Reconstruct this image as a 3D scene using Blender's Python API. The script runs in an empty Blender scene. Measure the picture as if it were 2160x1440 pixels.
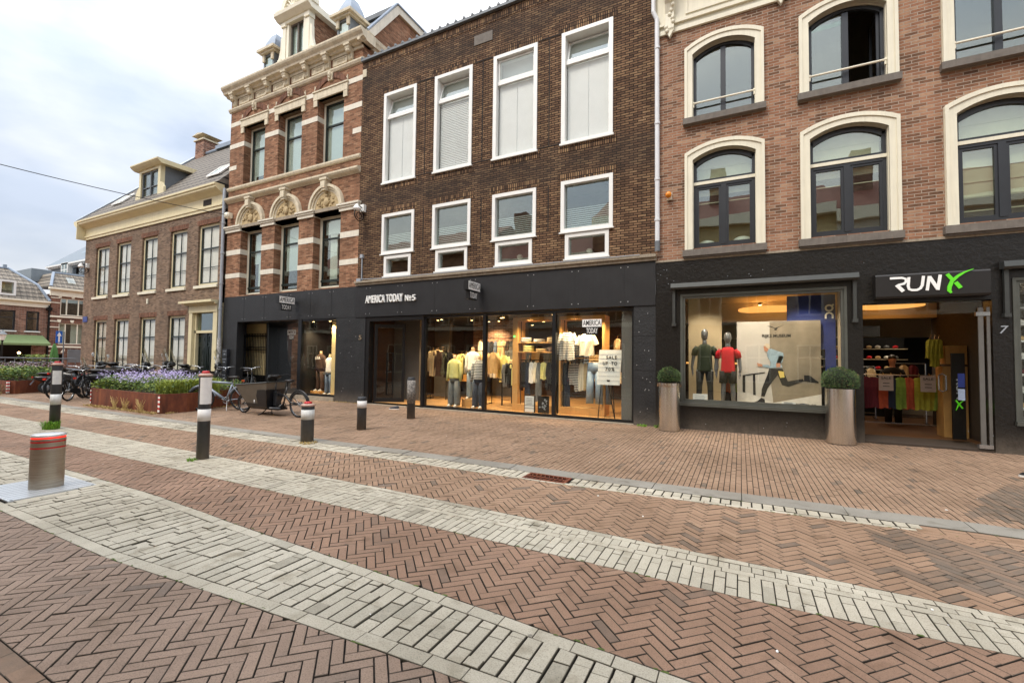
import bpy, math, random
from math import sin, cos, pi, radians, sqrt, atan2
from mathutils import Vector, Matrix
random.seed(7)
S = bpy.context.scene
COL = S.collection

# ---------------------------------------------------------------- camera
YAW, PIT, ROL = radians(-27.12), radians(2.18), radians(0.733)
Fv = Vector((sin(YAW)*cos(PIT), cos(YAW)*cos(PIT), sin(PIT)))
R0 = Vector((cos(YAW), -sin(YAW), 0)); U0 = R0.cross(Fv)
Rv = cos(ROL)*R0 + sin(ROL)*U0; Uv = -sin(ROL)*R0 + cos(ROL)*U0
cam = bpy.data.objects.new('camera', bpy.data.cameras.new('camera'))
COL.objects.link(cam)
cam.matrix_world = Matrix(((Rv.x, Uv.x, -Fv.x, 0), (Rv.y, Uv.y, -Fv.y, 0), (Rv.z, Uv.z, -Fv.z, 1.6), (0, 0, 0, 1)))
cam.data.sensor_width = 36; cam.data.lens = 942/2160*36
cam.data.clip_start = 0.05; cam.data.clip_end = 1000
S.camera = cam

# ---------------------------------------------------------------- sky, sun, exposure
W = bpy.data.worlds.new("World"); S.world = W; W.use_nodes = True
nt = W.node_tree; N = nt.nodes; L = nt.links
N.clear()
out = N.new('ShaderNodeOutputWorld'); bg = N.new('ShaderNodeBackground')
sky = N.new('ShaderNodeTexSky'); sky.sky_type = 'NISHITA'; sky.sun_disc = False
SUN_EL, SUN_AZ = radians(52), radians(200)
sky.sun_elevation = SUN_EL; sky.sun_rotation = SUN_AZ
sky.air_density = 1.2; sky.dust_density = 2.0
tc = N.new('ShaderNodeTexCoord'); mp = N.new('ShaderNodeMapping'); mp.inputs['Scale'].default_value = (1.0, 1.0, 2.4)
n1 = N.new('ShaderNodeTexNoise'); n1.inputs['Scale'].default_value = 2.1; n1.inputs['Detail'].default_value = 7; n1.inputs['Roughness'].default_value = 0.55
n2 = N.new('ShaderNodeTexNoise'); n2.inputs['Scale'].default_value = 1.3; n2.inputs['Detail'].default_value = 5
r1 = N.new('ShaderNodeValToRGB'); r1.color_ramp.elements[0].position = 0.30; r1.color_ramp.elements[1].position = 0.56
r1.color_ramp.elements[0].color = (0.55, 0.55, 0.55, 1)
r2 = N.new('ShaderNodeValToRGB'); r2.color_ramp.elements[0].position = 0.38; r2.color_ramp.elements[1].position = 0.57
r2.color_ramp.elements[0].color = (6.3, 7.15, 8.6, 1); r2.color_ramp.elements[1].color = (10.8, 10.8, 10.9, 1)
mx = N.new('ShaderNodeMix'); mx.data_type = 'RGBA'
L.new(tc.outputs['Generated'], mp.inputs['Vector']); L.new(mp.outputs['Vector'], n1.inputs['Vector']); L.new(mp.outputs['Vector'], n2.inputs['Vector'])
L.new(n1.outputs['Fac'], r1.inputs['Fac']); L.new(n2.outputs['Fac'], r2.inputs['Fac'])
L.new(r1.outputs['Color'], mx.inputs['Factor']); L.new(sky.outputs['Color'], mx.inputs['A']); L.new(r2.outputs['Color'], mx.inputs['B'])
# an overcast sky is brightest overhead
sep = N.new('ShaderNodeSeparateXYZ'); L.new(tc.outputs['Generated'], sep.inputs[0])
def wm(op, a, b):
    n = N.new('ShaderNodeMath'); n.operation = op
    for i, v in enumerate((a, b)):
        if isinstance(v, (int, float)): n.inputs[i].default_value = v
        else: L.new(v, n.inputs[i])
    return n.outputs[0]
zf = wm('ADD', wm('MULTIPLY', wm('POWER', wm('MAXIMUM', sep.outputs[2], 0.0), 2.2), 2.4), 0.86)
zm = N.new('ShaderNodeMix'); zm.data_type = 'RGBA'; zm.blend_type = 'MULTIPLY'; zm.inputs['Factor'].default_value = 1
L.new(mx.outputs['Result'], zm.inputs['A']); L.new(zf, zm.inputs['B'])
L.new(zm.outputs['Result'], bg.inputs['Color']); bg.inputs['Strength'].default_value = 0.082
L.new(bg.outputs['Background'], out.inputs['Surface'])
sun = bpy.data.lights.new('sun', 'SUN'); sun.energy = 1.5; sun.angle = radians(18); sun.color = (1, 0.91, 0.79)
so = bpy.data.objects.new('sun', sun); COL.objects.link(so)
# towards the light: azimuth behind the camera and to its left, high
sd = Vector((sin(SUN_AZ)*cos(SUN_EL), cos(SUN_AZ)*cos(SUN_EL), sin(SUN_EL)))
so.rotation_euler = sd.to_track_quat('Z', 'Y').to_euler()
S.view_settings.view_transform = 'Standard'; S.view_settings.look = 'None'
S.view_settings.exposure = 0.50; S.view_settings.gamma = 1
S.cycles.max_bounces = 7; S.cycles.diffuse_bounces = 3; S.cycles.glossy_bounces = 3
S.cycles.transmission_bounces = 4; S.cycles.transparent_max_bounces = 12
S.cycles.sample_clamp_indirect = 6; S.cycles.caustics_reflective = False; S.cycles.caustics_refractive = False

# ---------------------------------------------------------------- materials
def s2l(c):
    if isinstance(c, str): c = tuple(int(c[i:i+2], 16)/255 for i in (0, 2, 4))
    return tuple((x/12.92 if x <= .04045 else ((x+.055)/1.055)**2.4) for x in c)
MATS = {}
def newmat(name):
    m = bpy.data.materials.new(name); m.use_nodes = True; MATS[name] = m
    nt = m.node_tree; b = nt.nodes['Principled BSDF']
    return m, nt, nt.nodes, nt.links, b
def mth(N, L, op, a, b=None, c=None):
    n = N.new('ShaderNodeMath'); n.operation = op
    for i, v in enumerate((a, b, c)):
        if v is None: continue
        if isinstance(v, (int, float)): n.inputs[i].default_value = v
        else: L.new(v, n.inputs[i])
    return n.outputs[0]
def ramp(N, L, fac, stops, interp='LINEAR'):
    r = N.new('ShaderNodeValToRGB'); cr = r.color_ramp; cr.interpolation = interp
    while len(cr.elements) < len(stops): cr.elements.new(0.5)
    for e, (p, c) in zip(cr.elements, stops):
        e.position = p; e.color = (*c, 1) if len(c) == 3 else c
    if fac is not None: L.new(fac, r.inputs['Fac'])
    return r.outputs['Color']
def mixc(N, L, f, a, b, mode='MIX'):
    m = N.new('ShaderNodeMix'); m.data_type = 'RGBA'; m.blend_type = mode
    for k, v in (('Factor', f), ('A', a), ('B', b)):
        if isinstance(v, (int, float)): m.inputs[k].default_value = v
        elif isinstance(v, tuple): m.inputs[k].default_value = (*v, 1) if len(v) == 3 else v
        else: L.new(v, m.inputs[k])
    return m.outputs['Result']
def noise(N, L, vec, scale, detail=4, rough=.5):
    n = N.new('ShaderNodeTexNoise'); n.inputs['Scale'].default_value = scale; n.inputs['Detail'].default_value = detail
    n.inputs['Roughness'].default_value = rough
    if vec is not None: L.new(vec, n.inputs['Vector'])
    return n.outputs['Fac']
def bump(N, L, b, h, strength=.4, dist=.01):
    n = N.new('ShaderNodeBump'); n.inputs['Strength'].default_value = strength; n.inputs['Distance'].default_value = dist
    L.new(h, n.inputs['Height']); L.new(n.outputs['Normal'], b.inputs['Normal'])
def mat(name, col, rough=.6, metal=0, var=.12, ns=6, bmp=0, bs=60, spec=.5, emit=None, es=1, streak=0, dust=0):
    m, nt, N, L, b = newmat(name); col = s2l(col) if isinstance(col, str) else col
    tc = N.new('ShaderNodeTexCoord').outputs['Object']
    f = noise(N, L, tc, ns, 5, .6)
    c = ramp(N, L, f, [(.3, tuple(x*(1-var) for x in col)), (.7, tuple(min(1, x*(1+var)) for x in col))])
    if streak:
        mp = N.new('ShaderNodeMapping'); mp.inputs['Scale'].default_value = (9, 9, .6); L.new(tc, mp.inputs['Vector'])
        sf = noise(N, L, mp.outputs['Vector'], 2, 5, .7)
        sfm = ramp(N, L, sf, [(.45, (1, 1, 1)), (.75, (1-streak,)*3)])
        c = mixc(N, L, 1.0, c, sfm, 'MULTIPLY')
    if dust:
        # splashed street dust, thickest at the foot of the thing
        sz = N.new('ShaderNodeSeparateXYZ'); L.new(tc, sz.inputs[0])
        dz = mth(N, L, 'SUBTRACT', 1.0, mth(N, L, 'MINIMUM', mth(N, L, 'DIVIDE', mth(N, L, 'MAXIMUM', sz.outputs[2], 0.0), .55), 1.0))
        dn = mth(N, L, 'MULTIPLY', mth(N, L, 'MULTIPLY', dz, dz), mth(N, L, 'MULTIPLY', noise(N, L, tc, 7, 6, .75), dust*2))
        c = mixc(N, L, mth(N, L, 'MINIMUM', dn, .8), c, (.23, .19, .15))
    L.new(c, b.inputs['Base Color'])
    b.inputs['Roughness'].default_value = rough; b.inputs['Metallic'].default_value = metal
    b.inputs['Specular IOR Level'].default_value = spec
    if bmp: bump(N, L, b, noise(N, L, tc, bs, 4, .6), bmp, .01)
    if emit:
        b.inputs['Emission Color'].default_value = (*s2l(emit), 1); b.inputs['Emission Strength'].default_value = es
    return m
def brickmat(name, stops, mortar, bw=.215, rh=.0625, ms=.0085, off=.5, bmp=.6, dirt=.35, ox=0.0, oz=0.0, soot=None, smooth=.15):
    """brick wall: u = x + y, v = z, so fronts and reveals both course properly"""
    m, nt, N, L, b = newmat(name)
    tc = N.new('ShaderNodeTexCoord').outputs['Object']
    sp = N.new('ShaderNodeSeparateXYZ'); L.new(tc, sp.inputs[0])
    u = mth(N, L, 'ADD', sp.outputs[0], sp.outputs[1]); u = mth(N, L, 'ADD', u, ox); v = mth(N, L, 'ADD', sp.outputs[2], oz)
    cb = N.new('ShaderNodeCombineXYZ'); L.new(u, cb.inputs[0]); L.new(v, cb.inputs[1])
    # slight wobble so courses are not ruler straight
    br = N.new('ShaderNodeTexBrick'); br.offset = off; br.inputs['Scale'].default_value = 1
    br.inputs['Color1'].default_value = (0, 0, 0, 1); br.inputs['Color2'].default_value = (1, 1, 1, 1); br.inputs['Mortar'].default_value = (.5, .5, .5, 1)
    br.inputs['Brick Width'].default_value = bw; br.inputs['Row Height'].default_value = rh
    br.inputs['Mortar Size'].default_value = ms; br.inputs['Mortar Smooth'].default_value = smooth; br.inputs['Bias'].default_value = 0
    wob = noise(N, L, cb.outputs[0], 1.1, 3); wv = mth(N, L, 'MULTIPLY_ADD', wob, .02, -.01)
    va = N.new('ShaderNodeVectorMath'); va.operation = 'ADD'; L.new(cb.outputs[0], va.inputs[0])
    cw = N.new('ShaderNodeCombineXYZ'); L.new(wv, cw.inputs[1]); L.new(cw.outputs[0], va.inputs[1]); L.new(va.outputs[0], br.inputs['Vector'])
    bc = N.new('ShaderNodeRGBToBW'); L.new(br.outputs['Color'], bc.inputs[0])
    bwv = mth(N, L, 'ADD', bc.outputs[0], mth(N, L, 'MULTIPLY_ADD', noise(N, L, cb.outputs[0], 14, 3, .6), .5, -.25))
    c = ramp(N, L, bwv, stops)
    big = noise(N, L, tc, .55, 5, .62)
    c = mixc(N, L, 1.0, c, ramp(N, L, big, [(.32, (1-dirt,)*3), (.66, (1.12,)*3)]), 'MULTIPLY')
    mp = N.new('ShaderNodeMapping'); mp.inputs['Scale'].default_value = (2.2, 2.2, .22); L.new(tc, mp.inputs['Vector'])
    c = mixc(N, L, 1.0, c, ramp(N, L, noise(N, L, mp.outputs['Vector'], 1.6, 6, .7), [(.40, (1.06,)*3), (.68, (.72,)*3)]), 'MULTIPLY')
    mc = mixc(N, L, noise(N, L, tc, 3, 4), tuple(x*.75 for x in mortar), tuple(min(1, x*1.2) for x in mortar))
    c = mixc(N, L, br.outputs['Fac'], c, mc)
    L.new(c, b.inputs['Base Color']); b.inputs['Roughness'].default_value = .88; b.inputs['Specular IOR Level'].default_value = .25
    h = mth(N, L, 'SUBTRACT', 1, br.outputs['Fac']); h = mth(N, L, 'MULTIPLY_ADD', noise(N, L, tc, 70, 4), .35, h)
    bump(N, L, b, h, bmp, .012)
    if soot:
        # old soot in bands below the sills, ragged along its edges
        sv = mth(N, L, 'ADD', sp.outputs[2], mth(N, L, 'MULTIPLY_ADD', noise(N, L, tc, 1.3, 5, .65), 1.6, -.8))
        acc = None
        for z_, w_ in soot:
            d_ = mth(N, L, 'SUBTRACT', 1.0, mth(N, L, 'MINIMUM', mth(N, L, 'DIVIDE', mth(N, L, 'ABSOLUTE', mth(N, L, 'SUBTRACT', sv, z_)), w_), 1.0))
            acc = d_ if acc is None else mth(N, L, 'MAXIMUM', acc, d_)
        L.new(mixc(N, L, mth(N, L, 'MULTIPLY', acc, .55), c, (.030, .024, .020)), b.inputs['Base Color'])
    return m
def tilemat(name, cols, tw=.34, th=.33, axis='z'):
    """pantiles: rolls across x, courses along the slope"""
    m, nt, N, L, b = newmat(name)
    tc = N.new('ShaderNodeTexCoord').outputs['Object']
    sp = N.new('ShaderNodeSeparateXYZ'); L.new(tc, sp.inputs[0])
    ux = sp.outputs[0] if axis == 'z' else sp.outputs[1]
    a = mth(N, L, 'FRACT', mth(N, L, 'DIVIDE', ux, tw)); c2 = mth(N, L, 'FRACT', mth(N, L, 'DIVIDE', sp.outputs[2], th))
    roll = mth(N, L, 'SINE', mth(N, L, 'MULTIPLY', a, 2*pi))
    step = mth(N, L, 'SUBTRACT', 1, c2)
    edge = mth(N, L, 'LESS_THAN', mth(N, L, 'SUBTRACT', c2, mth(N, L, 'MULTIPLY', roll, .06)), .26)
    gap = mth(N, L, 'LESS_THAN', a, .22)
    f = noise(N, L, tc, 7, 4, .7)
    c = ramp(N, L, f, [(.3, cols[0]), (.7, cols[1])])
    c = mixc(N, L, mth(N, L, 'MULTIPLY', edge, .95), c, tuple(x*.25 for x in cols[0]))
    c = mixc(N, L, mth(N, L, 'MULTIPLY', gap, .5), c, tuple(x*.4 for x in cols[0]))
    L.new(c, b.inputs['Base Color']); b.inputs['Roughness'].default_value = .75
    h = mth(N, L, 'ADD', mth(N, L, 'MULTIPLY', roll, .5), step)
    bump(N, L, b, h, .9, .05)
    return m
def glassmat(name, tint=(.9, .93, .92), ior=1.5, boost=1.0, rough=0.0):
    m, nt, N, L, b = newmat(name); N.remove(b)
    o = N['Material Output']
    tr = N.new('ShaderNodeBsdfTransparent'); tr.inputs['Color'].default_value = (*tint, 1)
    gl = N.new('ShaderNodeBsdfGlossy'); gl.inputs['Roughness'].default_value = rough; gl.inputs['Color'].default_value = (.93, .97, .94, 1)
    lw = N.new('ShaderNodeLayerWeight'); lw.inputs['Blend'].default_value = .5
    tc = N.new('ShaderNodeTexCoord').outputs['Object']
    bn = N.new('ShaderNodeBump'); bn.inputs['Strength'].default_value = .09; bn.inputs['Distance'].default_value = .02
    L.new(noise(N, L, tc, 1.6, 1), bn.inputs['Height']); L.new(bn.outputs['Normal'], gl.inputs['Normal'])
    f0 = ((ior-1)/(ior+1))**2*2*boost*.5
    f = mth(N, L, 'MULTIPLY_ADD', mth(N, L, 'POWER', lw.outputs['Facing'], 4.5), 1-f0, f0)
    mx = N.new('ShaderNodeMixShader'); L.new(f, mx.inputs[0]); L.new(tr.outputs[0], mx.inputs[1]); L.new(gl.outputs[0], mx.inputs[2])
    L.new(mx.outputs[0], o.inputs['Surface'])
    return m
def stripemat(name, c1, c2, period=.045, duty=.4, axis=2):
    m, nt, N, L, b = newmat(name)
    tc = N.new('ShaderNodeTexCoord').outputs['Object']; sp = N.new('ShaderNodeSeparateXYZ'); L.new(tc, sp.inputs[0])
    w = mth(N, L, 'ADD', sp.outputs[axis], mth(N, L, 'MULTIPLY', noise(N, L, tc, 5, 2), .03))
    f = mth(N, L, 'LESS_THAN', mth(N, L, 'FRACT', mth(N, L, 'DIVIDE', w, period)), duty)
    L.new(mixc(N, L, f, s2l(c1), s2l(c2)), b.inputs['Base Color']); b.inputs['Roughness'].default_value = .9
    return m
def pavemat(name, stops, rough=.8, speck=.25, attr=True):
    m, nt, N, L, b = newmat(name)
    tc = N.new('ShaderNodeTexCoord').outputs['Object']
    at = N.new('ShaderNodeAttribute'); at.attribute_name = 'tint'
    v = mth(N, L, 'ADD', at.outputs['Fac'], mth(N, L, 'MULTIPLY_ADD', noise(N, L, tc, 9, 4, .6), .34, -.17))
    c = ramp(N, L, v, stops)
    sp = noise(N, L, tc, 120, 3, .75)
    c = mixc(N, L, 1.0, c, ramp(N, L, sp, [(.34, (1-speck*1.5,)*3), (.48, (1, 1, 1)), (.70, (1+speck*.7,)*3)]), 'MULTIPLY')
    big = noise(N, L, tc, .7, 6, .65)
    c = mixc(N, L, 1.0, c, ramp(N, L, big, [(.34, (.74, .72, .69)), (.62, (1.04,)*3)]), 'MULTIPLY')
    st = noise(N, L, tc, 4.3, 3, .5)
    c = mixc(N, L, 1.0, c, ramp(N, L, st, [(.27, (.70, .68, .64)), (.42, (1,)*3)]), 'MULTIPLY')
    vo = N.new('ShaderNodeTexVoronoi'); vo.inputs['Scale'].default_value = 3.1; L.new(tc, vo.inputs['Vector'])
    c = mixc(N, L, mth(N, L, 'MULTIPLY', mth(N, L, 'LESS_THAN', vo.outputs['Distance'], .045), .55), c, (.06, .052, .045))
    # dirt packed into the joints: the stones' flanks carry a negative tint
    dk = mth(N, L, 'MINIMUM', mth(N, L, 'MAXIMUM', mth(N, L, 'ADD', at.outputs['Fac'], 1.0), .10), 1.0)
    cd = N.new('ShaderNodeCombineColor')
    for i in range(3): L.new(dk, cd.inputs[i])
    c = mixc(N, L, 1.0, c, cd.outputs[0], 'MULTIPLY')
    L.new(c, b.inputs['Base Color']); b.inputs['Roughness'].default_value = rough; b.inputs['Specular IOR Level'].default_value = .35
    bump(N, L, b, noise(N, L, tc, 120, 4, .7), .35, .004)
    return m

M = lambda n: MATS[n]
def rgb(r, g, b): return s2l((r/255, g/255, b/255))
brickmat('brick_b1', [(.0, rgb(84, 64, 50)), (.35, rgb(116, 92, 73)), (.65, rgb(131, 105, 84)), (1, rgb(146, 121, 99))], rgb(143, 132, 120), bw=.2, rh=.052, ms=.006, dirt=.3)
brickmat('brick_b2', [(.0, rgb(114, 80, 61)), (.35, rgb(150, 106, 80)), (.7, rgb(164, 118, 90)), (1, rgb(176, 136, 107))], rgb(119, 100, 80), bw=.21, rh=.06, ms=.006, dirt=.35)
brickmat('brick_b3', [(.0, rgb(92, 69, 52)), (.3, rgb(116, 88, 66)), (.55, rgb(128, 99, 74)), (.85, rgb(139, 110, 82)), (1, rgb(150, 121, 91))], rgb(26, 19, 15), bw=.215, rh=.064, ms=.0095, bmp=1.0, dirt=.4, smooth=.1, soot=((6.95, .75), (11.3, .5)))
brickmat('brick_b4', [(.0, rgb(107, 79, 61)), (.3, rgb(143, 101, 77)), (.65, rgb(156, 112, 87)), (1, rgb(172, 137, 110))], rgb(163, 148, 132), bw=.215, rh=.064, ms=.0075, dirt=.25)
brickmat('brick_soldier', [(.0, rgb(74, 56, 42)), (.5, rgb(128, 98, 74)), (1, rgb(160, 130, 96))], rgb(29, 21, 17), bw=.062, rh=.21, ms=.010, off=0, bmp=1.0, dirt=.4)
brickmat('brick_soldier_red', [(.0, rgb(92, 60, 46)), (.5, rgb(124, 82, 62)), (1, rgb(142, 100, 80))], rgb(111, 93, 79), bw=.058, rh=.22, ms=.006, off=0, dirt=.3)
brickmat('brick_far', [(.0, rgb(106, 69, 54)), (.5, rgb(141, 99, 80)), (1, rgb(167, 125, 104))], rgb(154, 141, 130), bw=.3, rh=.09, ms=.01, dirt=.25)
brickmat('brick_far2', [(.0, rgb(94, 57, 42)), (.5, rgb(127, 82, 65)), (1, rgb(151, 103, 79))], rgb(138, 123, 112), bw=.3, rh=.09, ms=.01, dirt=.25)
tilemat('pantile', (rgb(93, 86, 78), rgb(134, 125, 112)))
tilemat('pantile_y', (rgb(107, 98, 87), rgb(148, 138, 123)), axis='y')
mat('zinc', '8b96a3', .45, .3, .1, 3, .2, 8)
mat('lead', '6f7478', .6, .2, .15, 3)
mat('cream', 'e2dcc6', .5, 0, .05, 2, streak=.12)
mat('cream_yellow', 'ddd1aa', .5, 0, .06, 2, streak=.15)
mat('cream_white', 'efe8d2', .5, 0, .04, 3, streak=.08)
mat('stone_cream', 'd4c8ae', .75, 0, .14, 5, .3, 40, streak=.3)
mat('stone_white', 'ded7c6', .75, 0, .08, 5, .2, 40, streak=.15)
mat('relief_stone', 'b9a47c', .8, 0, .25, 9, .6, 20)
mat('blue_stone', '6e675f', .8, 0, .15, 9, .3, 50, streak=.2)
mat('concrete_ledge', '9c907e', .85, 0, .2, 5, .5, 40, streak=.35)
mat('green_dark', '1f2a26', .35, 0, .08, 5)
mat('green_door', '16201c', .3, 0, .1, 5)
mat('black_frame', '17181a', .3, 0, .1, 5)
mat('anthracite', '2a2d31', .35, 0, .08, 5)
mat('white_paint', 'e9e9e4', .4, 0, .03, 4, streak=.06)
mat('black_plaster', (.0155, .0160, .0170), .50, 0, .28, 2.4, 1.0, 22, streak=.25, dust=.45)
mat('black_panel', (.0145, .0145, .0155), .42, 0, .25, 2.2, .45, 60, streak=.2)
mat('granite', '191715', .3, 0, .55, 28, .9, 14, spec=.5, streak=.3, dust=.4)
mat('pipe_grey', 'a3a9b0', .4, .2, .05, 4)
mat('pipe_white', 'd9dbdd', .35, 0, .05, 4)
mat('torn_dark', '77726c', .8, 0, .8, 22); mat('door_alu', '6c6a66', .4, .3, .1, 4); mat('poster_pipe', 'b8b6b2', .8, 0, .7, 18)
mat('blind_white', 'dfe2e0', .8, 0, .03, 3)
mat('curtain', 'f0eee6', .9, 0, .05, 4)
mat('curtain_warm', 'd6cfb2', .9, 0, .08, 4)
mat('room_dark', '2b2622', .9, 0, .2, 2)
mat('room_wall', '6f6558', .9, 0, .2, 2)
mat('white_bright', 'f2f2ee', .5, 0, .01, 3)
mat('sign_black', '0d0d0e', .4, 0, .05, 3)
mat('rivet', 'b8b8b6', .3, .6, .05, 3)
mat('grey_bollard', '34373b', .5, 0, .22, 9, .2, 40, streak=.3, dust=.55)
mat('white_band', 'cfd0cd', .45, 0, .1, 14, streak=.15)
mat('red_cap', 'b3141c', .35, 0, .08, 8)
mat('cap_rim', 'a98a7c', .5, 0, .2, 20)
mat('light_red', 'c01818', .4, emit='ff2a1c', es=1.3)
mat('gold_digits', 'a2927a', .35, .5, .1, 3)
mat('rubber', '121212', .7, 0, .2, 9)
mat('bike_black', '16171a', .3, 0, .1, 9)
mat('bike_grey', '8b95a2', .35, .1, .06, 9)
mat('chrome', 'b8bcc0', .2, .9, .05, 9)
mat('box_brown', '8b7e6c', .5, 0, .08, 8)
mat('leather', '201c1a', .5, 0, .1, 9)
mat('tarp', '141516', .35, 0, .3, 20, .6, 20)
mat('red_plastic', 'c33427', .3, 0, .1, 9)
mat('plate_blue', 'a9bad6', .5, 0, .1, 30)
mat('screen_beige', 'b5aa93', .25, 0, .06, 9)
mat('brown_box_dark', '4a443c', .5); mat('soil', '3a2f25', .95, 0, .3, 20, .6, 30)
mat('lamp_amber', 'e0861a', .25, 0, .1, 9)
mat('awning_green', '748558', .8, 0, .08, 5)
mat('parasol_green', '3f6b2f', .8, 0, .15, 5)
mat('street_blue', '3c4c88', .5); mat('blue_sign', '1f5fb8', .4, 0, .03, 5)
mat('skin', 'c08a70', .6)
mat('wood_warm', 'c89a5c', .5, 0, .12, 3, streak=.15)
mat('wood_pale', 'd9c492', .6, 0, .1, 4, streak=.1)
mat('wood_floor', 'b98e5a', .45, 0, .18, 3)
mat('shop_ceiling', '1a1714', .8)
mat('shop_grey', '6c6a66', .8, 0, .08, 2)
mat('shop_cream', 'b9a88a', .8, 0, .08, 2)
mat('carpet', '3b3026', .95, 0, .2, 9)
mat('steel_plate', 'd2d5d6', .3, .35, .08, 4, streak=.1)
mat('metal_rod', '1c1b1a', .35, .5)
mat('mannequin_grey', '6d6e70', .28, .3, .05, 5)
mat('mannequin_skin', 'b59a78', .5)
mat('shoe_white', 'dcdad4', .6)
mat('shoe_dark', '1d2330', .6)
mat('foliage_box', '33471a', .7, 0, .5, 60)
mat('cable_black', '1c1c1c', .5)
mat('lamp_emit', 'ffd9a0', .5, emit='ffd08a', es=14)
mat('lamp_cove', 'ffd9a0', .5, emit='ffb45c', es=.9)
mat('green_led', '20d060', .5, emit='30ff60', es=6)
glassmat('glass', ior=1.52, boost=1.35)
glassmat('glass_shop', tint=(.93, .94, .92), ior=1.45, boost=1.0)
glassmat('glass_clear', tint=(.97, .97, .95), ior=1.5, boost=.8)
glassmat('glass_blind', tint=(.99, .99, .98), ior=1.5, boost=.8)
glassmat('glass_up', tint=(.90, .95, .92), ior=1.75, boost=2.1)
def brushed():
    m, nt, N, L, b = newmat('brushed_steel')
    tc = N.new('ShaderNodeTexCoord').outputs['Object']; mp = N.new('ShaderNodeMapping'); mp.inputs['Scale'].default_value = (1, 1, 60); L.new(tc, mp.inputs['Vector'])
    f = noise(N, L, mp.outputs['Vector'], 4, 6, .7)
    L.new(ramp(N, L, f, [(.3, s2l('8f867a')), (.7, s2l('c4bcae'))]), b.inputs['Base Color'])
    L.new(ramp(N, L, f, [(.3, (.3,)*3), (.7, (.46,)*3)]), b.inputs['Roughness']); b.inputs['Metallic'].default_value = .95
    b.inputs['Anisotropic'].default_value = .5
brushed()
def pot_steel():
    m, nt, N, L, b = newmat('pot_steel')
    tc = N.new('ShaderNodeTexCoord').outputs['Object']; mp = N.new('ShaderNodeMapping'); mp.inputs['Scale'].default_value = (14, 14, .35); L.new(tc, mp.inputs['Vector'])
    f = noise(N, L, mp.outputs['Vector'], 3, 5, .7)
    g = noise(N, L, mp.outputs['Vector'], 1.2, 3, .6)
    L.new(mixc(N, L, 1.0, ramp(N, L, f, [(.3, s2l('d4d0c8')), (.7, s2l('dcd8d0'))]), ramp(N, L, g, [(.35, (.92,)*3), (.6, (1,)*3)]), 'MULTIPLY'), b.inputs['Base Color'])
    L.new(ramp(N, L, g, [(.3, (.22,)*3), (.7, (.25,)*3)]), b.inputs['Roughness']); b.inputs['Metallic'].default_value = 1
pot_steel()
def corten():
    m, nt, N, L, b = newmat('corten')
    tc = N.new('ShaderNodeTexCoord').outputs['Object']; mp = N.new('ShaderNodeMapping'); mp.inputs['Scale'].default_value = (1, 1, .35); L.new(tc, mp.inputs['Vector'])
    f = noise(N, L, mp.outputs['Vector'], 5, 8, .7)
    L.new(ramp(N, L, f, [(.25, rgb(60, 30, 20)), (.5, rgb(106, 54, 32)), (.75, rgb(140, 80, 46))]), b.inputs['Base Color'])
    b.inputs['Roughness'].default_value = .8; bump(N, L, b, f, .2, .01)
corten()
stripemat('stripe_bw', 'e6e2d8', '1c1d24', .048, .45)
stripemat('chevron', 'e8e4de', 'b5281e', .12, .5)
stripemat('striped_reflector', 'e9e7e4', 'cfccca', .018, .5)
for n_, c_ in dict(yellow='ddd68a', cream='e6dcc4', white='e8e5de', grey='6f7170', denim='5a6a80', denim_dark='2d3646', dark='1e1c1c', brown='4a362c', navy='1f2638',
                   black='141414', sand='cbb58c', green_dark='2b3320', red='c01a24', orange='d8401c', lime='9ab024', neon='c9c81e', maroon='5a1622', tan='c8aa78', denim_light='93a6b8', olive='585a44').items():
    mat('cloth_'+n_, c_, .9, 0, .12, 12, .3, 60)
pavemat('pave_rose', [(.0, rgb(116, 103, 92)), (.35, rgb(142, 121, 105)), (.7, rgb(151, 129, 112)), (1, rgb(161, 141, 124))], rough=.75)
pavemat('pave_mid', [(.0, rgb(106, 93, 81)), (.3, rgb(137, 110, 91)), (.7, rgb(147, 117, 96)), (1, rgb(157, 131, 110))], rough=.75, speck=.2)
pavemat('pave_red', [(.0, rgb(108, 96, 84)), (.3, rgb(139, 113, 92)), (.7, rgb(148, 120, 97)), (1, rgb(159, 132, 108))], rough=.75, speck=.15)
pavemat('pave_walk', [(.0, rgb(105, 94, 82)), (.3, rgb(138, 113, 93)), (.7, rgb(147, 121, 99)), (1, rgb(160, 136, 113))], rough=.8, speck=.12)
pavemat('pave_white', [(.0, rgb(141, 134, 118)), (.3, rgb(171, 164, 147)), (.7, rgb(185, 177, 159)), (1, rgb(198, 190, 172))], rough=.8, speck=.22)
pavemat('pave_kerb', [(.0, rgb(127, 123, 114)), (1, rgb(152, 147, 137))], rough=.85, speck=.15)
mat('joint_dirt', '17110c', .95, 0, .35, 6, .5, 60)
mat('moss', '4c5a26', .95, 0, .4, 30)

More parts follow.
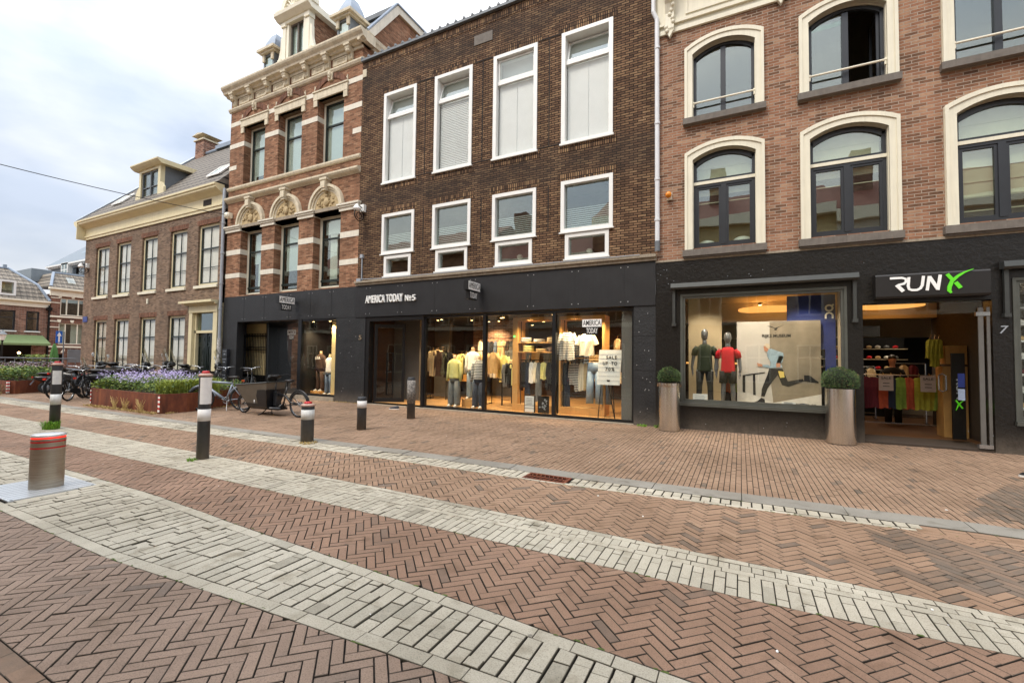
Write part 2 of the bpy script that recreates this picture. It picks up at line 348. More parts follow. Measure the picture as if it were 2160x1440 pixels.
# ---------------------------------------------------------------- mesh helpers
ORG = {}
class MB:
    def __init__(s): s.V = []; s.F = []; s.mi = []; s.m = 0; s.sm = []; s.smooth = False
    def face(s, idx): s.F.append(tuple(idx)); s.mi.append(s.m); s.sm.append(s.smooth)
    def poly(s, pts): i = len(s.V); s.V += [tuple(p) for p in pts]; s.face(range(i, i+len(pts)))
    def box(s, x0, x1, y0, y1, z0, z1):
        i = len(s.V); s.V += [(x, y, z) for z in (z0, z1) for y in (y0, y1) for x in (x0, x1)]
        for f in ((0, 2, 3, 1), (4, 5, 7, 6), (0, 1, 5, 4), (2, 6, 7, 3), (0, 4, 6, 2), (1, 3, 7, 5)): s.face([i+k for k in f])
    def prism(s, pts, a, b, axis='y'):
        """pts 2D polygon: axis y -> (x,z); axis x -> (y,z); axis z -> (x,y)"""
        n = len(pts); i = len(s.V)
        def P(p, t): return (p[0], t, p[1]) if axis == 'y' else ((t, p[0], p[1]) if axis == 'x' else (p[0], p[1], t))
        s.V += [P(p, a) for p in pts]+[P(p, b) for p in pts]
        s.face(range(i, i+n)); s.face(range(i+2*n-1, i+n-1, -1))
        for k in range(n): k2 = (k+1) % n; s.face((i+k2, i+k, i+n+k, i+n+k2))
    def strip(s, A, B, close=False):
        n = len(A); i = len(s.V); s.V += [tuple(p) for p in A]+[tuple(p) for p in B]
        for k in range(n if close else n-1): k2 = (k+1) % n; s.face((i+k, i+k2, i+n+k2, i+n+k))
    def rings(s, rings, cap=True):
        n = len(rings[0]); i = len(s.V)
        for r in rings: s.V += [tuple(p) for p in r]
        for j in range(len(rings)-1):
            for k in range(n): k2 = (k+1) % n; s.face((i+j*n+k, i+j*n+k2, i+(j+1)*n+k2, i+(j+1)*n+k))
        if cap: s.face([i+k for k in range(n-1, -1, -1)]); s.face([i+(len(rings)-1)*n+k for k in range(n)])
    def tube(s, path, r, n=8, cap=True):
        path = [Vector(p) for p in path]; R = r if isinstance(r, (list, tuple)) else [r]*len(path)
        rg = []; prev = None
        for k, p in enumerate(path):
            d = (path[min(k+1, len(path)-1)]-path[max(k-1, 0)]).normalized()
            if prev is None: prev = d.orthogonal().normalized()
            prev = (prev - d*prev.dot(d)).normalized(); q = d.cross(prev)
            rg.append([p+(prev*cos(2*pi*j/n)+q*sin(2*pi*j/n))*R[k] for j in range(n)])
        s.rings(rg, cap)
    def lathe(s, prof, cx=0, cy=0, n=20, sx=1, sy=1, rot=0, cap=True):
        rg = []
        for r, z in prof:
            rg.append([(cx+cos(2*pi*j/n)*r*sx*cos(rot)-sin(2*pi*j/n)*r*sy*sin(rot), cy+cos(2*pi*j/n)*r*sx*sin(rot)+sin(2*pi*j/n)*r*sy*cos(rot), z) for j in range(n)])
        s.rings(rg, cap)
    def loft(s, secs, n=14):
        """secs: (x,y,z,rx,ry)"""
        s.rings([[(x+cos(2*pi*j/n)*rx, y+sin(2*pi*j/n)*ry, z) for j in range(n)] for x, y, z, rx, ry in secs])
    def ball(s, c, rx, ry=None, rz=None, n=10, m=7):
        ry = ry or rx; rz = rz or rx
        s.rings([[(c[0]+rx*sin(pi*j/m)*cos(2*pi*k/n), c[1]+ry*sin(pi*j/m)*sin(2*pi*k/n), c[2]-rz*cos(pi*j/m)) for k in range(n)] for j in [.15]+list(range(1, m))+[m-.15]])
    def torus(s, c, R, r, axis='y', N=28, n=8, a0=0, a1=2*pi, ry=None):
        full = abs(a1-a0-2*pi) < 1e-6; cnt = N if full else N+1; rg = []
        for k in range(cnt):
            a = a0+(a1-a0)*k/N; row = []
            for j in range(n):
                b = 2*pi*j/n; rr = R+r*cos(b); t = r*sin(b)*(ry or 1)
                if axis == 'y': row.append((c[0]+rr*cos(a), c[1]+t, c[2]+rr*sin(a)))
                elif axis == 'x': row.append((c[0]+t, c[1]+rr*cos(a), c[2]+rr*sin(a)))
                else: row.append((c[0]+rr*cos(a), c[1]+rr*sin(a), c[2]+t))
            rg.append(row)
        if full: rg.append(rg[0])
        s.rings(rg, not full)
    def frame(s, x0, x1, z0, z1, w, y0, y1, wb=None, wt=None):
        wb = w if wb is None else wb; wt = w if wt is None else wt
        s.box(x0, x0+w, y0, y1, z0, z1); s.box(x1-w, x1, y0, y1, z0, z1)
        if wb: s.box(x0+w, x1-w, y0, y1, z0, z0+wb)
        if wt: s.box(x0+w, x1-w, y0, y1, z1-wt, z1)
    def wall(s, x0, x1, z0, z1, holes, y, depth=.25, sides=True):
        xs = sorted({x0, x1, *[min(max(v, x0), x1) for h in holes for v in h[:2]]}); zs = sorted({z0, z1, *[min(max(v, z0), z1) for h in holes for v in h[2:]]})
        for a, b in zip(xs, xs[1:]):
            for c, d in zip(zs, zs[1:]):
                mx, mz = (a+b)/2, (c+d)/2
                if any(h[0] < mx < h[1] and h[2] < mz < h[3] for h in holes): continue
                s.poly([(a, y, c), (b, y, c), (b, y, d), (a, y, d)])
        for h in holes:
            a, b, c, d = h[:4]
            s.poly([(a, y, c), (a, y, d), (a, y+depth, d), (a, y+depth, c)]); s.poly([(b, y, d), (b, y, c), (b, y+depth, c), (b, y+depth, d)])
            s.poly([(a, y, d), (b, y, d), (b, y+depth, d), (a, y+depth, d)]); s.poly([(b, y, c), (a, y, c), (a, y+depth, c), (b, y+depth, c)])
    def split(s, name, mats, parent):
        """one object for every loose piece"""
        par = list(range(len(s.V)))
        def fd(a):
            while par[a] != a: par[a] = par[par[a]]; a = par[a]
            return a
        key = {}
        for i, v in enumerate(s.V): k = (round(v[0], 4), round(v[1], 4), round(v[2], 4)); par[fd(i)] = fd(key.setdefault(k, i))
        for f in s.F:
            for a in f[1:]: par[fd(a)] = fd(f[0])
        gr = {}
        for j, f in enumerate(s.F): gr.setdefault(fd(f[0]), []).append(j)
        for fs in gr.values():
            q = MB(); mp = {}
            for j in fs:
                for a in s.F[j]:
                    if a not in mp: mp[a] = len(q.V); q.V.append(s.V[a])
                q.F.append(tuple(mp[a] for a in s.F[j])); q.mi.append(s.mi[j]); q.sm.append(s.sm[j])
            q.build(name, mats, parent)
    def build(s, name, mats, parent=None, loc=None, label=None, cat=None, group=None, kind=None):
        if not s.V: return None
        me = bpy.data.meshes.new(name)
        o = ORG[parent.name] if parent is not None else (loc or (0, 0, 0))
        me.from_pydata([(v[0]-o[0], v[1]-o[1], v[2]-o[2]) for v in s.V], [], s.F)
        for m_ in (mats if isinstance(mats, (list, tuple)) else [mats]): me.materials.append(MATS[m_] if isinstance(m_, str) else m_)
        me.polygons.foreach_set('material_index', s.mi); me.polygons.foreach_set('use_smooth', s.sm)
        me.update()
        ob = bpy.data.objects.new(name, me); COL.objects.link(ob)
        if parent is not None: ob.parent = parent
        else: ob.location = o
        ORG[ob.name] = o
        tag(ob, label, cat, group, kind)
        return ob
def tag(o, label=None, cat=None, group=None, kind=None):
    if label: o['label'] = label
    if cat: o['category'] = cat
    if group: o['group'] = group
    if kind: o['kind'] = kind
def thing(name, loc, label, cat, group=None):
    o = bpy.data.objects.new(name, None); COL.objects.link(o); o.location = loc; o.empty_display_size = .2
    ORG[o.name] = tuple(loc); tag(o, label, cat, group)
    return o
def copy_tree(o, parent=None):
    c = o.copy(); COL.objects.link(c); c.parent = parent; ORG[c.name] = ORG.get(o.name, (0, 0, 0))
    for ch in [x for x in bpy.data.objects if x.parent == o and x != c]: copy_tree(ch, c)
    return c
def place(root, x, y, z=0, rz=0, rx=0, ry=0): root.location = (x, y, z); root.rotation_euler = (rx, ry, rz)
def textmesh(body, size, bold=0.0, sx=1.0, extrude=.004, spacing=1.0):
    cu = bpy.data.curves.new('t', 'FONT'); cu.body = body; cu.size = size; cu.offset = bold; cu.extrude = extrude; cu.space_character = spacing
    cu.align_x = 'LEFT'; cu.resolution_u = 3
    ob = bpy.data.objects.new('t', cu); COL.objects.link(ob)
    dg = bpy.context.evaluated_depsgraph_get(); dg.update()
    me = bpy.data.meshes.new_from_object(ob.evaluated_get(dg)); bpy.data.objects.remove(ob)
    xs = [v.co.x for v in me.vertices] or [0]; x0 = min(xs)
    V = [((v.co.x-x0)*sx, v.co.y, v.co.z) for v in me.vertices]; F = [tuple(p.vertices) for p in me.polygons]
    bpy.data.meshes.remove(me)
    return V, F
def text(mb, body, x, y, z, size, width=None, bold=0.0, extrude=.004, rot=0, spacing=1.0, axis='y', centre=False, slant=0):
    """letters standing in the xz plane, facing -y, lower left at (x,z); width fits the word"""
    V, F = textmesh(body, size, bold, 1, extrude, spacing)
    if not V: return
    w = max(v[0] for v in V); k = width/w if width else 1
    i = len(mb.V); W_ = w*k
    for v in V:
        a, b, c = v[0]*k-(W_/2 if centre else 0)+v[1]*slant, v[1], v[2]
        a, b = a*cos(rot)-b*sin(rot), a*sin(rot)+b*cos(rot)
        mb.V.append((x+a, y-c, z+b) if axis == 'y' else (x+c, y+a, z+b))
    for f in F: mb.face([i+q for q in f])
def stroke(mb, pts, w, y0, y1, closed=False):
    """ribbon along 2D points in xz with width w (number or list)"""
    n = len(pts); L_, R_ = [], []
    for k in range(n):
        a = pts[(k-1) % n] if (closed or k > 0) else pts[k]; b = pts[(k+1) % n] if (closed or k < n-1) else pts[k]
        dx, dz = b[0]-a[0], b[1]-a[1]; d = sqrt(dx*dx+dz*dz) or 1; ww = (w[k] if isinstance(w, (list, tuple)) else w)/2
        L_.append((pts[k][0]-dz/d*ww, pts[k][1]+dx/d*ww)); R_.append((pts[k][0]+dz/d*ww, pts[k][1]-dx/d*ww))
    for k in range(n if closed else n-1):
        k2 = (k+1) % n; mb.prism([R_[k], R_[k2], L_[k2], L_[k]], y0, y1)
def arc(cx, cz, r, a0, a1, n=16, rz=None): return [(cx+r*cos(radians(a0+(a1-a0)*k/n)), cz+(rz or r)*sin(radians(a0+(a1-a0)*k/n))) for k in range(n+1)]
def segarch(x0, x1, zs, rise, n=14):
    """points of a segmental arch from x0 to x1, springing at zs"""
    c = (x1-x0)/2; r = (c*c+rise*rise)/(2*rise); cz = zs+rise-r; cx = (x0+x1)/2; a = math.asin(c/r)
    return [(cx+r*sin(-a+2*a*k/n), cz+r*cos(-a+2*a*k/n)) for k in range(n+1)]
def curtain(mb, x0, x1, z0, z1, y, amp=.02, per=.09):
    n = max(6, int((x1-x0)/per*6)); A = [(x0+(x1-x0)*k/n, y+amp*sin(2*pi*(x1-x0)*k/n/per)+amp*.5*sin(5*k/n+x0), z0) for k in range(n+1)]
    mb.smooth = True; mb.strip(A, [(p[0], p[1], z1) for p in A]); mb.smooth = False
# ================================================================ GROUND
def pl(pts):
    def f(x):
        if x <= pts[0][0]: return pts[0][1]
        for (a, b), (c, d) in zip(pts, pts[1:]):
            if x <= c: return b+(d-b)*(x-a)/(c-a)
        return pts[-1][1]
    return f
F_LOW = pl([(-30, 1.72), (-4.5, 1.73), (-3.5, 1.80), (-2.4, 1.87), (-1.45, 1.92), (2, 2.05)])
F_UP = pl([(-30, 2.76), (-6, 2.74), (-4.4, 2.65), (-2, 2.55), (-.2, 2.46), (2, 2.35)])
M_LOW = pl([(-30, 3.46), (.4, 3.48), (1.4, 3.53), (5, 3.7)])
M_UP = pl([(-30, 4.26), (-12, 4.25), (-4, 4.20), (1.6, 4.05), (5, 3.98)])
G_LOW = pl([(-30, 5.2), (-10.5, 5.28), (-6, 5.40), (-2, 5.45), (.6, 5.60), (1.5, 5.65)])
K_LOW = pl([(-30, 5.72), (-11, 5.77), (-1, 5.81), (2.3, 5.87), (9, 6.0)])
K_UP = pl([(-30, 5.98), (-10, 6.03), (-2, 6.10), (2.4, 6.20), (9, 6.4)])
NEAR = lambda x: 0.98
def clip(poly, f, above):
    out_ = []; n = len(poly); d = [(p[1]-f(p[0]))*(1 if above else -1) for p in poly]
    for k in range(n):
        a, b, da, db = poly[k], poly[(k+1) % n], d[k], d[(k+1) % n]
        if da >= 0: out_.append(a)
        if (da >= 0) != (db >= 0): t = da/(da-db); out_.append((a[0]+(b[0]-a[0])*t, a[1]+(b[1]-a[1])*t))
    return out_
class Pave:
    def __init__(s): s.V = []; s.F = []; s.T = []
    def stone(s, poly, tint, z=0.0, ch=.0035, jit=.0015, dep=.026):
        n = len(poly)
        if n < 3: return
        ar = abs(sum(poly[k][0]*poly[(k+1) % n][1]-poly[(k+1) % n][0]*poly[k][1] for k in range(n)))/2
        if ar < .0004: return
        cx = sum(p[0] for p in poly)/n; cy = sum(p[1] for p in poly)/n
        tx, ty = random.gauss(0, .006), random.gauss(0, .006); z += random.gauss(0, jit)
        zz = lambda p: z+(p[0]-cx)*tx+(p[1]-cy)*ty
        # inset by shifting every edge inwards
        if sum(poly[k][0]*poly[(k+1) % n][1]-poly[(k+1) % n][0]*poly[k][1] for k in range(n)) < 0: poly = poly[::-1]
        ins = []
        for k in range(n):
            p, a, b = poly[k], poly[k-1], poly[(k+1) % n]
            e1 = (p[0]-a[0], p[1]-a[1]); e2 = (b[0]-p[0], b[1]-p[1]); l1 = sqrt(e1[0]**2+e1[1]**2) or 1; l2 = sqrt(e2[0]**2+e2[1]**2) or 1
            nx = -e1[1]/l1-e2[1]/l2; ny = e1[0]/l1+e2[0]/l2; ln = sqrt(nx*nx+ny*ny) or 1
            ins.append((p[0]+nx/ln*ch*1.3, p[1]+ny/ln*ch*1.3))
        i = len(s.V)
        s.V += [(p[0], p[1], zz(p)) for p in ins]+[(p[0], p[1], zz(p)-ch*.8) for p in poly]+[(p[0], p[1], -dep) for p in poly]
        s.T += [tint]*n+[-.30]*n+[-1.0]*n; s.F.append(tuple(range(i, i+n)))
        for k in range(n):
            k2 = (k+1) % n; s.F.append((i+n+k, i+n+k2, i+k2, i+k)); s.F.append((i+2*n+k, i+2*n+k2, i+n+k2, i+n+k))
    def build(s, name, m):
        me = bpy.data.meshes.new(name); me.from_pydata(s.V, [], s.F); me.materials.append(M(m))
        at = me.attributes.new('tint', 'FLOAT', 'POINT'); at.data.foreach_set('value', s.T); me.update()
        o = bpy.data.objects.new(name, me); COL.objects.link(o); o['kind'] = 'structure'; return o
def rect(x0, x1, y0, y1): return [(x0, y0), (x1, y0), (x1, y1), (x0, y1)]
def herring(P, x0, x1, ylo, yhi, Lb=.219, Wb=.0685, gap=.0068, tint=lambda x, y: random.random()):
    c = cos(pi/4); mlo, mhi = int(x0/(Lb*sqrt(2)))-3, int(x1/(Lb*sqrt(2)))+3
    for m_ in range(mlo, mhi):
        xc = m_*Lb*sqrt(2); a, b = ylo(xc), yhi(xc)
        for k in range(int((a-.5)/(Wb*sqrt(2))), int((b+.5)/(Wb*sqrt(2)))+1):
            ou, ov = k*Wb+m_*Lb, k*Wb-m_*Lb
            for (u0, u1, v0, v1) in ((0, Lb, 0, Wb), (0, Wb, Wb, Wb+Lb)):
                ju, jv = random.gauss(0, .0007), random.gauss(0, .0007)
                q = [(ou+u+ju, ov+v+jv) for u, v in ((u0+gap/2, v0+gap/2), (u1-gap/2, v0+gap/2), (u1-gap/2, v1-gap/2), (u0+gap/2, v1-gap/2))]
                q = [(c*(u-v), c*(u+v)) for u, v in q]
                if all(p[1] < ylo(p[0]) for p in q) or all(p[1] > yhi(p[0]) for p in q): continue
                q = clip(clip(q, lambda x: ylo(x)+.003, True), lambda x: yhi(x)-.003, False)
                if len(q) > 2: P.stone(q, tint(q[0][0], q[0][1]))
def rt(): return random.uniform(.12, .3) if random.random() < .035 else min(1, max(0, random.gauss(.55, .11)))
def rowx(P, x0, x1, f0, f1, ln, gap=.004, tint=rt, z=0, jit=.0015, var=0):
    x = x0
    while x < x1:
        l_ = ln*(1+random.uniform(-var, var)); a, b = x+gap/2, x+l_-gap/2
        P.stone([(a, f0(a)+gap/2), (b, f0(b)+gap/2), (b, f1(b)-gap/2), (a, f1(a)-gap/2)], tint(), z, jit=jit); x += l_
def cols(P, x0, x1, f0, f1, w, pat, gap=.004, tint=rt, jit=.002, wvar=0, gy=None):
    gy = gap if gy is None else gy
    x = x0; n = 0
    while x < x1:
        ww = w*(1+random.uniform(-wvar, wvar)); a, b = x+gap/2, x+ww-gap/2; y = f0(x); top = f1(x); cuts = pat(n, top-y)
        yy = [0]+list(cuts)+[top-y]
        for s0, s1 in zip(yy, yy[1:]):
            P.stone([(a, f0(a)+s0+gy/2), (b, f0(b)+s0+gy/2), (b, (f1(b) if s1 == yy[-1] else f0(b)+s1)-gy/2), (a, (f1(a) if s1 == yy[-1] else f0(a)+s1)-gy/2)], tint(), jit=jit)
        x += ww; n += 1
add = lambda f, c: (lambda x: f(x)+c)
XL = -27.0
# road herringbone, rose tone near, redder towards the kerb
P = Pave(); herring(P, -16, 4.5, NEAR, F_LOW, tint=lambda x, y: rt()-.08); P.build('road', 'pave_rose')
P = Pave(); herring(P, XL, 4.5, F_UP, M_LOW, tint=lambda x, y: min(1, rt())); P.build('road', 'pave_mid')
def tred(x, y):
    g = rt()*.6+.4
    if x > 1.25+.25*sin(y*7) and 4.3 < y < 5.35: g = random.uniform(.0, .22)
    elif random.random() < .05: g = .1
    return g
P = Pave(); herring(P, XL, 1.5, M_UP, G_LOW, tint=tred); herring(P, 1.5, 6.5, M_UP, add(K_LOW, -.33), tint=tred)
for k in range(4): rowx(P, 1.5, 7, add(K_LOW, -.33+.08*k), add(K_LOW, -.33+.08*(k+1)), .205, tint=lambda: rt()*.6+.4)
P.build('road', 'pave_red')
# pale bands
P = Pave()
rowx(P, -16, 4, F_LOW, add(F_LOW, .10), .23, var=.02); rowx(P, -16, 4, add(F_UP, -.10), F_UP, .23, var=.02)
def patF(n, h):
    o = random.choice([.07, .12, .19, .24]); r = []
    while o < h-.05: r.append(o); o += random.choice([.2, .21, .21, .105])
    return r
for a, b in ((-16, -7.93), (-6.98, 4)): cols(P, a, b, add(F_LOW, .10), add(F_UP, -.10), .105, patF, gap=.013, gy=.004, jit=.003, wvar=.04, tint=rt)
cols(P, -7.93, -6.98, add(F_UP, -.14), add(F_UP, -.10), .105, lambda n, h: [])
rowx(P, XL, 6, add(M_UP, -.075), M_UP, .22, var=.02)
rowx(P, XL, 6, lambda x: 3.835, lambda x: 3.91, .22, var=.02)
cols(P, XL, 6, lambda x: 3.91, add(M_UP, -.075), .078, lambda n, h: [] if h < .14 else [.085 if n % 2 else h-.09])
cols(P, XL, 6, M_LOW, lambda x: 3.835, .0775, lambda n, h: [.095+.01*(n % 3)] if n % 2 else [h-.095-.008*(n % 3)], jit=.0015, gap=.006)
rowx(P, XL, 1.5, G_LOW, add(G_LOW, .07), .22)
def patG(n, h): return [] if h < .2 else [h*.5+.04*(n % 3-1)]
for a, b in ((XL, -2.66), (-2.0, 1.5)): cols(P, a, b, add(G_LOW, .07), K_LOW, .105, patG, gap=.013, gy=.005, jit=.003)
P.build('road', 'pave_white')
P = Pave(); rowx(P, XL, 9, K_LOW, K_UP, 1.0, gap=.006, z=.006); P.build('kerb', 'pave_kerb')
# pavement in front of the shops
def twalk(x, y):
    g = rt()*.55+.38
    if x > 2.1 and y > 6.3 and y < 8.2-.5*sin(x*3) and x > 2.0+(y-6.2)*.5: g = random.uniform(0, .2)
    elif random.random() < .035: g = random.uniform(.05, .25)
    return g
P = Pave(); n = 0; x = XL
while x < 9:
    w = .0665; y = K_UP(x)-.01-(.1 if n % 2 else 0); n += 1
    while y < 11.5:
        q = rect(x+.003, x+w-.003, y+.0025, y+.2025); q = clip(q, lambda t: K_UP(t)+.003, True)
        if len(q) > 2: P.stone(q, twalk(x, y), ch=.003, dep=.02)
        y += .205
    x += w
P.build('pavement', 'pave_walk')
# the near corner: another brick laid lengthwise
P = Pave(); y = .98-.095
rowx(P, -9, 6, lambda x: .885, lambda x: .98, .205, tint=lambda: random.uniform(0, .3))
k = 0
while y > -2.6: y -= .1; k += 1; rowx(P, -9+.1*(k % 2), 6, lambda x: y, lambda x: y+.1, .205, tint=lambda: rt()*.5+.35)
P.build('pavement', 'pave_walk')
# far paving that is too small to lay stone by stone, and the bedding under everything
def plane(name, x0, x1, y0, y1, z, m):
    b = MB(); b.poly([(x0, y0, z), (x1, y0, z), (x1, y1, z), (x0, y1, z)]); return b.build(name, m, kind='structure')
plane('ground', -400, 400, -400, 400, -.024, 'joint_dirt')
def farpave():
    m, nt, N_, L_, b = newmat('far_paving')
    tc = N_.new('ShaderNodeTexCoord').outputs['Object']
    br = N_.new('ShaderNodeTexBrick'); br.inputs['Scale'].default_value = 1; br.inputs['Brick Width'].default_value = .2; br.inputs['Row Height'].default_value = .07; br.inputs['Mortar Size'].default_value = .004
    br.inputs['Color1'].default_value = (*s2l('8a6650'), 1); br.inputs['Color2'].default_value = (*s2l('9c755c'), 1); br.inputs['Mortar'].default_value = (*s2l('4a3c32'), 1)
    mp = N_.new('ShaderNodeMapping'); mp.inputs['Rotation'].default_value = (0, 0, pi/2); L_.new(tc, mp.inputs[0]); L_.new(mp.outputs[0], br.inputs['Vector'])
    L_.new(mixc(N_, L_, 1.0, br.outputs['Color'], ramp(N_, L_, noise(N_, L_, tc, .6, 5), [(.3, (.8,)*3), (.7, (1.05,)*3)]), 'MULTIPLY'), b.inputs['Base Color']); b.inputs['Roughness'].default_value = .9
farpave()
plane('road', -70, XL, -2.6, 5.7, -.003, 'far_paving'); plane('pavement', -70, XL, 5.7, 40, -.001, 'far_paving'); plane('road', XL, -16, -2.6, 1.72, -.004, 'far_paving')
plane('road', XL, -16, 1.72, 2.76, -.0035, 'pave_white'); plane('pavement', -16, -9, -2.6, .98, -.003, 'far_paving'); plane('pavement', 6, 30, -2.6, 11.3, -.01, 'far_paving')

# gully grate, litter, weeds
g = MB()
g.frame(-2.64, -2.02, 5.50, 5.80, .03, 0, 0)
g = MB(); x0, x1, y0, y1 = -2.64, -2.03, 5.49, 5.79
for a, b, c, d in ((x0, x1, y0, y0+.03), (x0, x1, y1-.03, y1), (x0, x0+.03, y0+.03, y1-.03), (x1-.03, x1, y0+.03, y1-.03)): g.box(a, b, c, d, -.015, .004)
for k in range(9): x = x0+.05+k*.062; g.tube([(x, y0+.03, 0), (x+.04, (y0+y1)/2, .001), (x, y1-.03, 0)], .008, 6)
g.box(x0+.03, x1-.03, (y0+y1)/2-.01, (y0+y1)/2+.01, -.01, .005)
g.build('drain_grate', 'corten', loc=(-2.3, 5.6, 0), label='rusty iron gully grate in the pale gutter by the kerb', cat='drain')
def blades(mb, cx, cy, r, n, h, spread=1.0, w=.006, z=0):
    for _ in range(n):
        a = random.uniform(0, 2*pi); rr = r*sqrt(random.random()); x, y = cx+rr*cos(a), cy+rr*sin(a); hh = h*random.uniform(.5, 1.1); b = random.uniform(0, 2*pi); d = hh*random.uniform(.2, .9)*spread
        ox, oy = cos(b+pi/2)*w, sin(b+pi/2)*w
        p1 = (x+cos(b)*d*.5, y+sin(b)*d*.5, z+hh*.75); p2 = (x+cos(b)*d, y+sin(b)*d, z+hh*.85)
        mb.poly([(x-ox, y-oy, z-.01), (x+ox, y+oy, z-.01), (p1[0]+ox, p1[1]+oy, p1[2]), (p1[0]-ox, p1[1]-oy, p1[2])]); mb.poly([(p1[0]-ox, p1[1]-oy, p1[2]), (p1[0]+ox, p1[1]+oy, p1[2]), p2])
mat('grass_blade', '6f9a2c', .6, 0, .3, 30); mat('straw', 'b29a62', .8, 0, .3, 30)
for (x, y, r, n, h, m_, lab) in ((-12.88, 4.0, .13, 240, .20, 'grass_blade', 'tuft of bright green grass at the foot of the scruffy bollard'),
    (-7.36, 3.86, .07, 40, .05, 'grass_blade', 'small green weed at the foot of the tall reflective bollard'),
    (-7.1, 5.68, .16, 120, .035, 'straw', 'dry grass round the foot of the short bollard with the red lamp'),
    (-2.15, 11.14, .12, 60, .06, 'grass_blade', 'weeds in the corner left of the narrow steel planter'),
    (-1.75, 11.12, .12, 50, .08, 'grass_blade', 'weeds growing between black pillar and narrow steel planter')):
    b = MB(); blades(b, x, y, r, n, h); b.build('weed_tuft', m_, loc=(x, y, 0), label=lab, cat='weed')
b = MB()
for _ in range(260): blades(b, random.uniform(-17.9, -13.9), random.gauss(6.30, .05), .05, 3, .06, w=.008)
for _ in range(150): t = random.random(); blades(b, -13.72-.6*t, 6.5+2.2*t, .05, 3, .05, w=.008)
for _ in range(100): blades(b, random.uniform(-26, -24.9), random.gauss(6.2, .08), .06, 3, .12, w=.008)
for _ in range(60): blades(b, random.uniform(-13, -11.4), 11.22, .03, 3, .04)
b.build('weeds', 'straw', kind='stuff')
b = MB()
for _ in range(420):
    x = random.uniform(-14, 3); f = random.choice([F_LOW, F_UP, M_LOW, G_LOW, K_LOW]); y = f(x)+random.gauss(0, .006); s_ = random.uniform(.004, .012)
    b.poly([(x-s_*2, y-s_*.6, .001), (x+s_*2, y-s_*.5, .001), (x+s_*1.4, y+s_*.6, .003), (x-s_, y+s_*.5, .003)])
b.build('moss', 'moss', kind='stuff')
b = MB()
for _ in range(80):
    x, y = random.uniform(-9, 3.2), random.uniform(1.2, 11); s_ = random.uniform(.002, .006); a = random.uniform(0, pi)
    b.box(x-s_, x+s_, y-s_*.6, y+s_*.6, .001, .004)
for x, y, a in ((.17, 2.93, .3), (-.9, 4.75, 1), (1.1, 3.9, .2), (-1.5, 5.2, 2), (2.0, 6.6, 2)):
    b.prism([(x+.014*cos(a+t)*(1 if k % 2 else .5), y+.014*sin(a+t)) for k, t in enumerate((0, 1.2, 2.6, 4.1, 5.2))], .002, .006, 'z')
b.build('litter', 'white_paint', kind='stuff')
# ================================================================ BUILDINGS
FY = 11.3          # shared facade plane
def sash(root, x0, x1, z0, z1, y, fr=.07, fm='cream', sm='green_dark', sw=.055, meet=None, vbars=0, hbars=(), gl='glass_up', cur=None, blind=None, cm='curtain', name='window', pane_label=None):
    """framed window: outer wooden frame, dark sash, glazing bars, pane, curtain or blind behind"""
    w = MB(); w.frame(x0, x1, z0, z1, fr, y, y+.12); f = w.build(name, fm, root)
    a, b, c, d = x0+fr, x1-fr, z0+fr, z1-fr
    s = MB(); s.frame(a, b, c, d, sw, y+.015, y+.07)
    if meet: s.box(a+sw, b-sw, y+.006, y+.065, meet-.03, meet+.03)
    for k in range(vbars): xx = a+(b-a)*(k+1)/(vbars+1); s.box(xx-.012, xx+.012, y+.022, y+.06, c+sw, d-sw)
    for h in hbars: s.box(a+sw, b-sw, y+.020, y+.058, h-.012, h+.012)
    s.build('sash', sm, f)
    g_ = MB(); g_.box(a+.01, b-.01, y+.040, y+.045, c+.01, d-.01); g_.build('pane', gl, f)
    if cur:
        q = MB()
        for (u0, u1, v0, v1) in cur: curtain(q, a+(b-a)*u0, a+(b-a)*u1, c+(d-c)*v0, c+(d-c)*v1, y+.105, .014)
        q.build('curtain', cm, f)
    if blind:
        q = MB()
        for (u0, u1, v0, v1) in blind: q.box(a+(b-a)*u0, a+(b-a)*u1, y+.085, y+.09, c+(d-c)*v0, c+(d-c)*v1)
        q.build('blind', 'blind_white', f)
    return f
def shell(root, x0, x1, y0, y1, z0, z1, floors=(), m='room_dark'):
    """room backs: dark walls and floors some way behind the facade"""
    b = MB(); b.poly([(x0, y1, z0), (x1, y1, z0), (x1, y1, z1), (x0, y1, z1)])
    for X in (x0+.02, x1-.02): b.poly([(X, y0, z0), (X, y1, z0), (X, y1, z1), (X, y0, z1)])
    for z in (*floors, z1-.01): b.box(x0+.02, x1-.02, y0+.02, y1, z-.1, z)
    return b.build('interior', m, root)

# ---------------------------------------------------------------- house 1: long cream-trimmed brick house
X0, X1 = -33.0, -19.88
h1 = thing('brick_house', (-26.5, FY, 0), 'long two storey brick house with cream windows and pantiled hip roof', 'house')
UW = [(-31.70, -30.16), (-29.32, -27.84), (-26.72, -25.25), (-24.10, -22.67), (-21.78, -20.17)]
LW = [(-31.54, -30.10), (-29.26, -27.75), (-26.64, -25.15), (-24.03, -22.58)]
holes = [(a, b, 4.66, 7.40) for a, b in UW]+[(a, b, .35, 3.40) for a, b in LW]+[(-22.0, -20.0, 0, 3.5)]
w = MB(); w.wall(X0, X1, 0, 8.0, holes, FY, .30)
w.poly([(X0, FY, 0), (X0, FY, 8), (X0, 24, 8), (X0, 24, 0)]); w.build('wall', 'brick_b1', h1)
w = MB(); w.box(X0-.02, X1, FY-.03, FY-.001, 0, .42)
shell(h1, X0+.05, X1-.05, FY+.3, 14, 0, 8.1, (.02, 4.1))
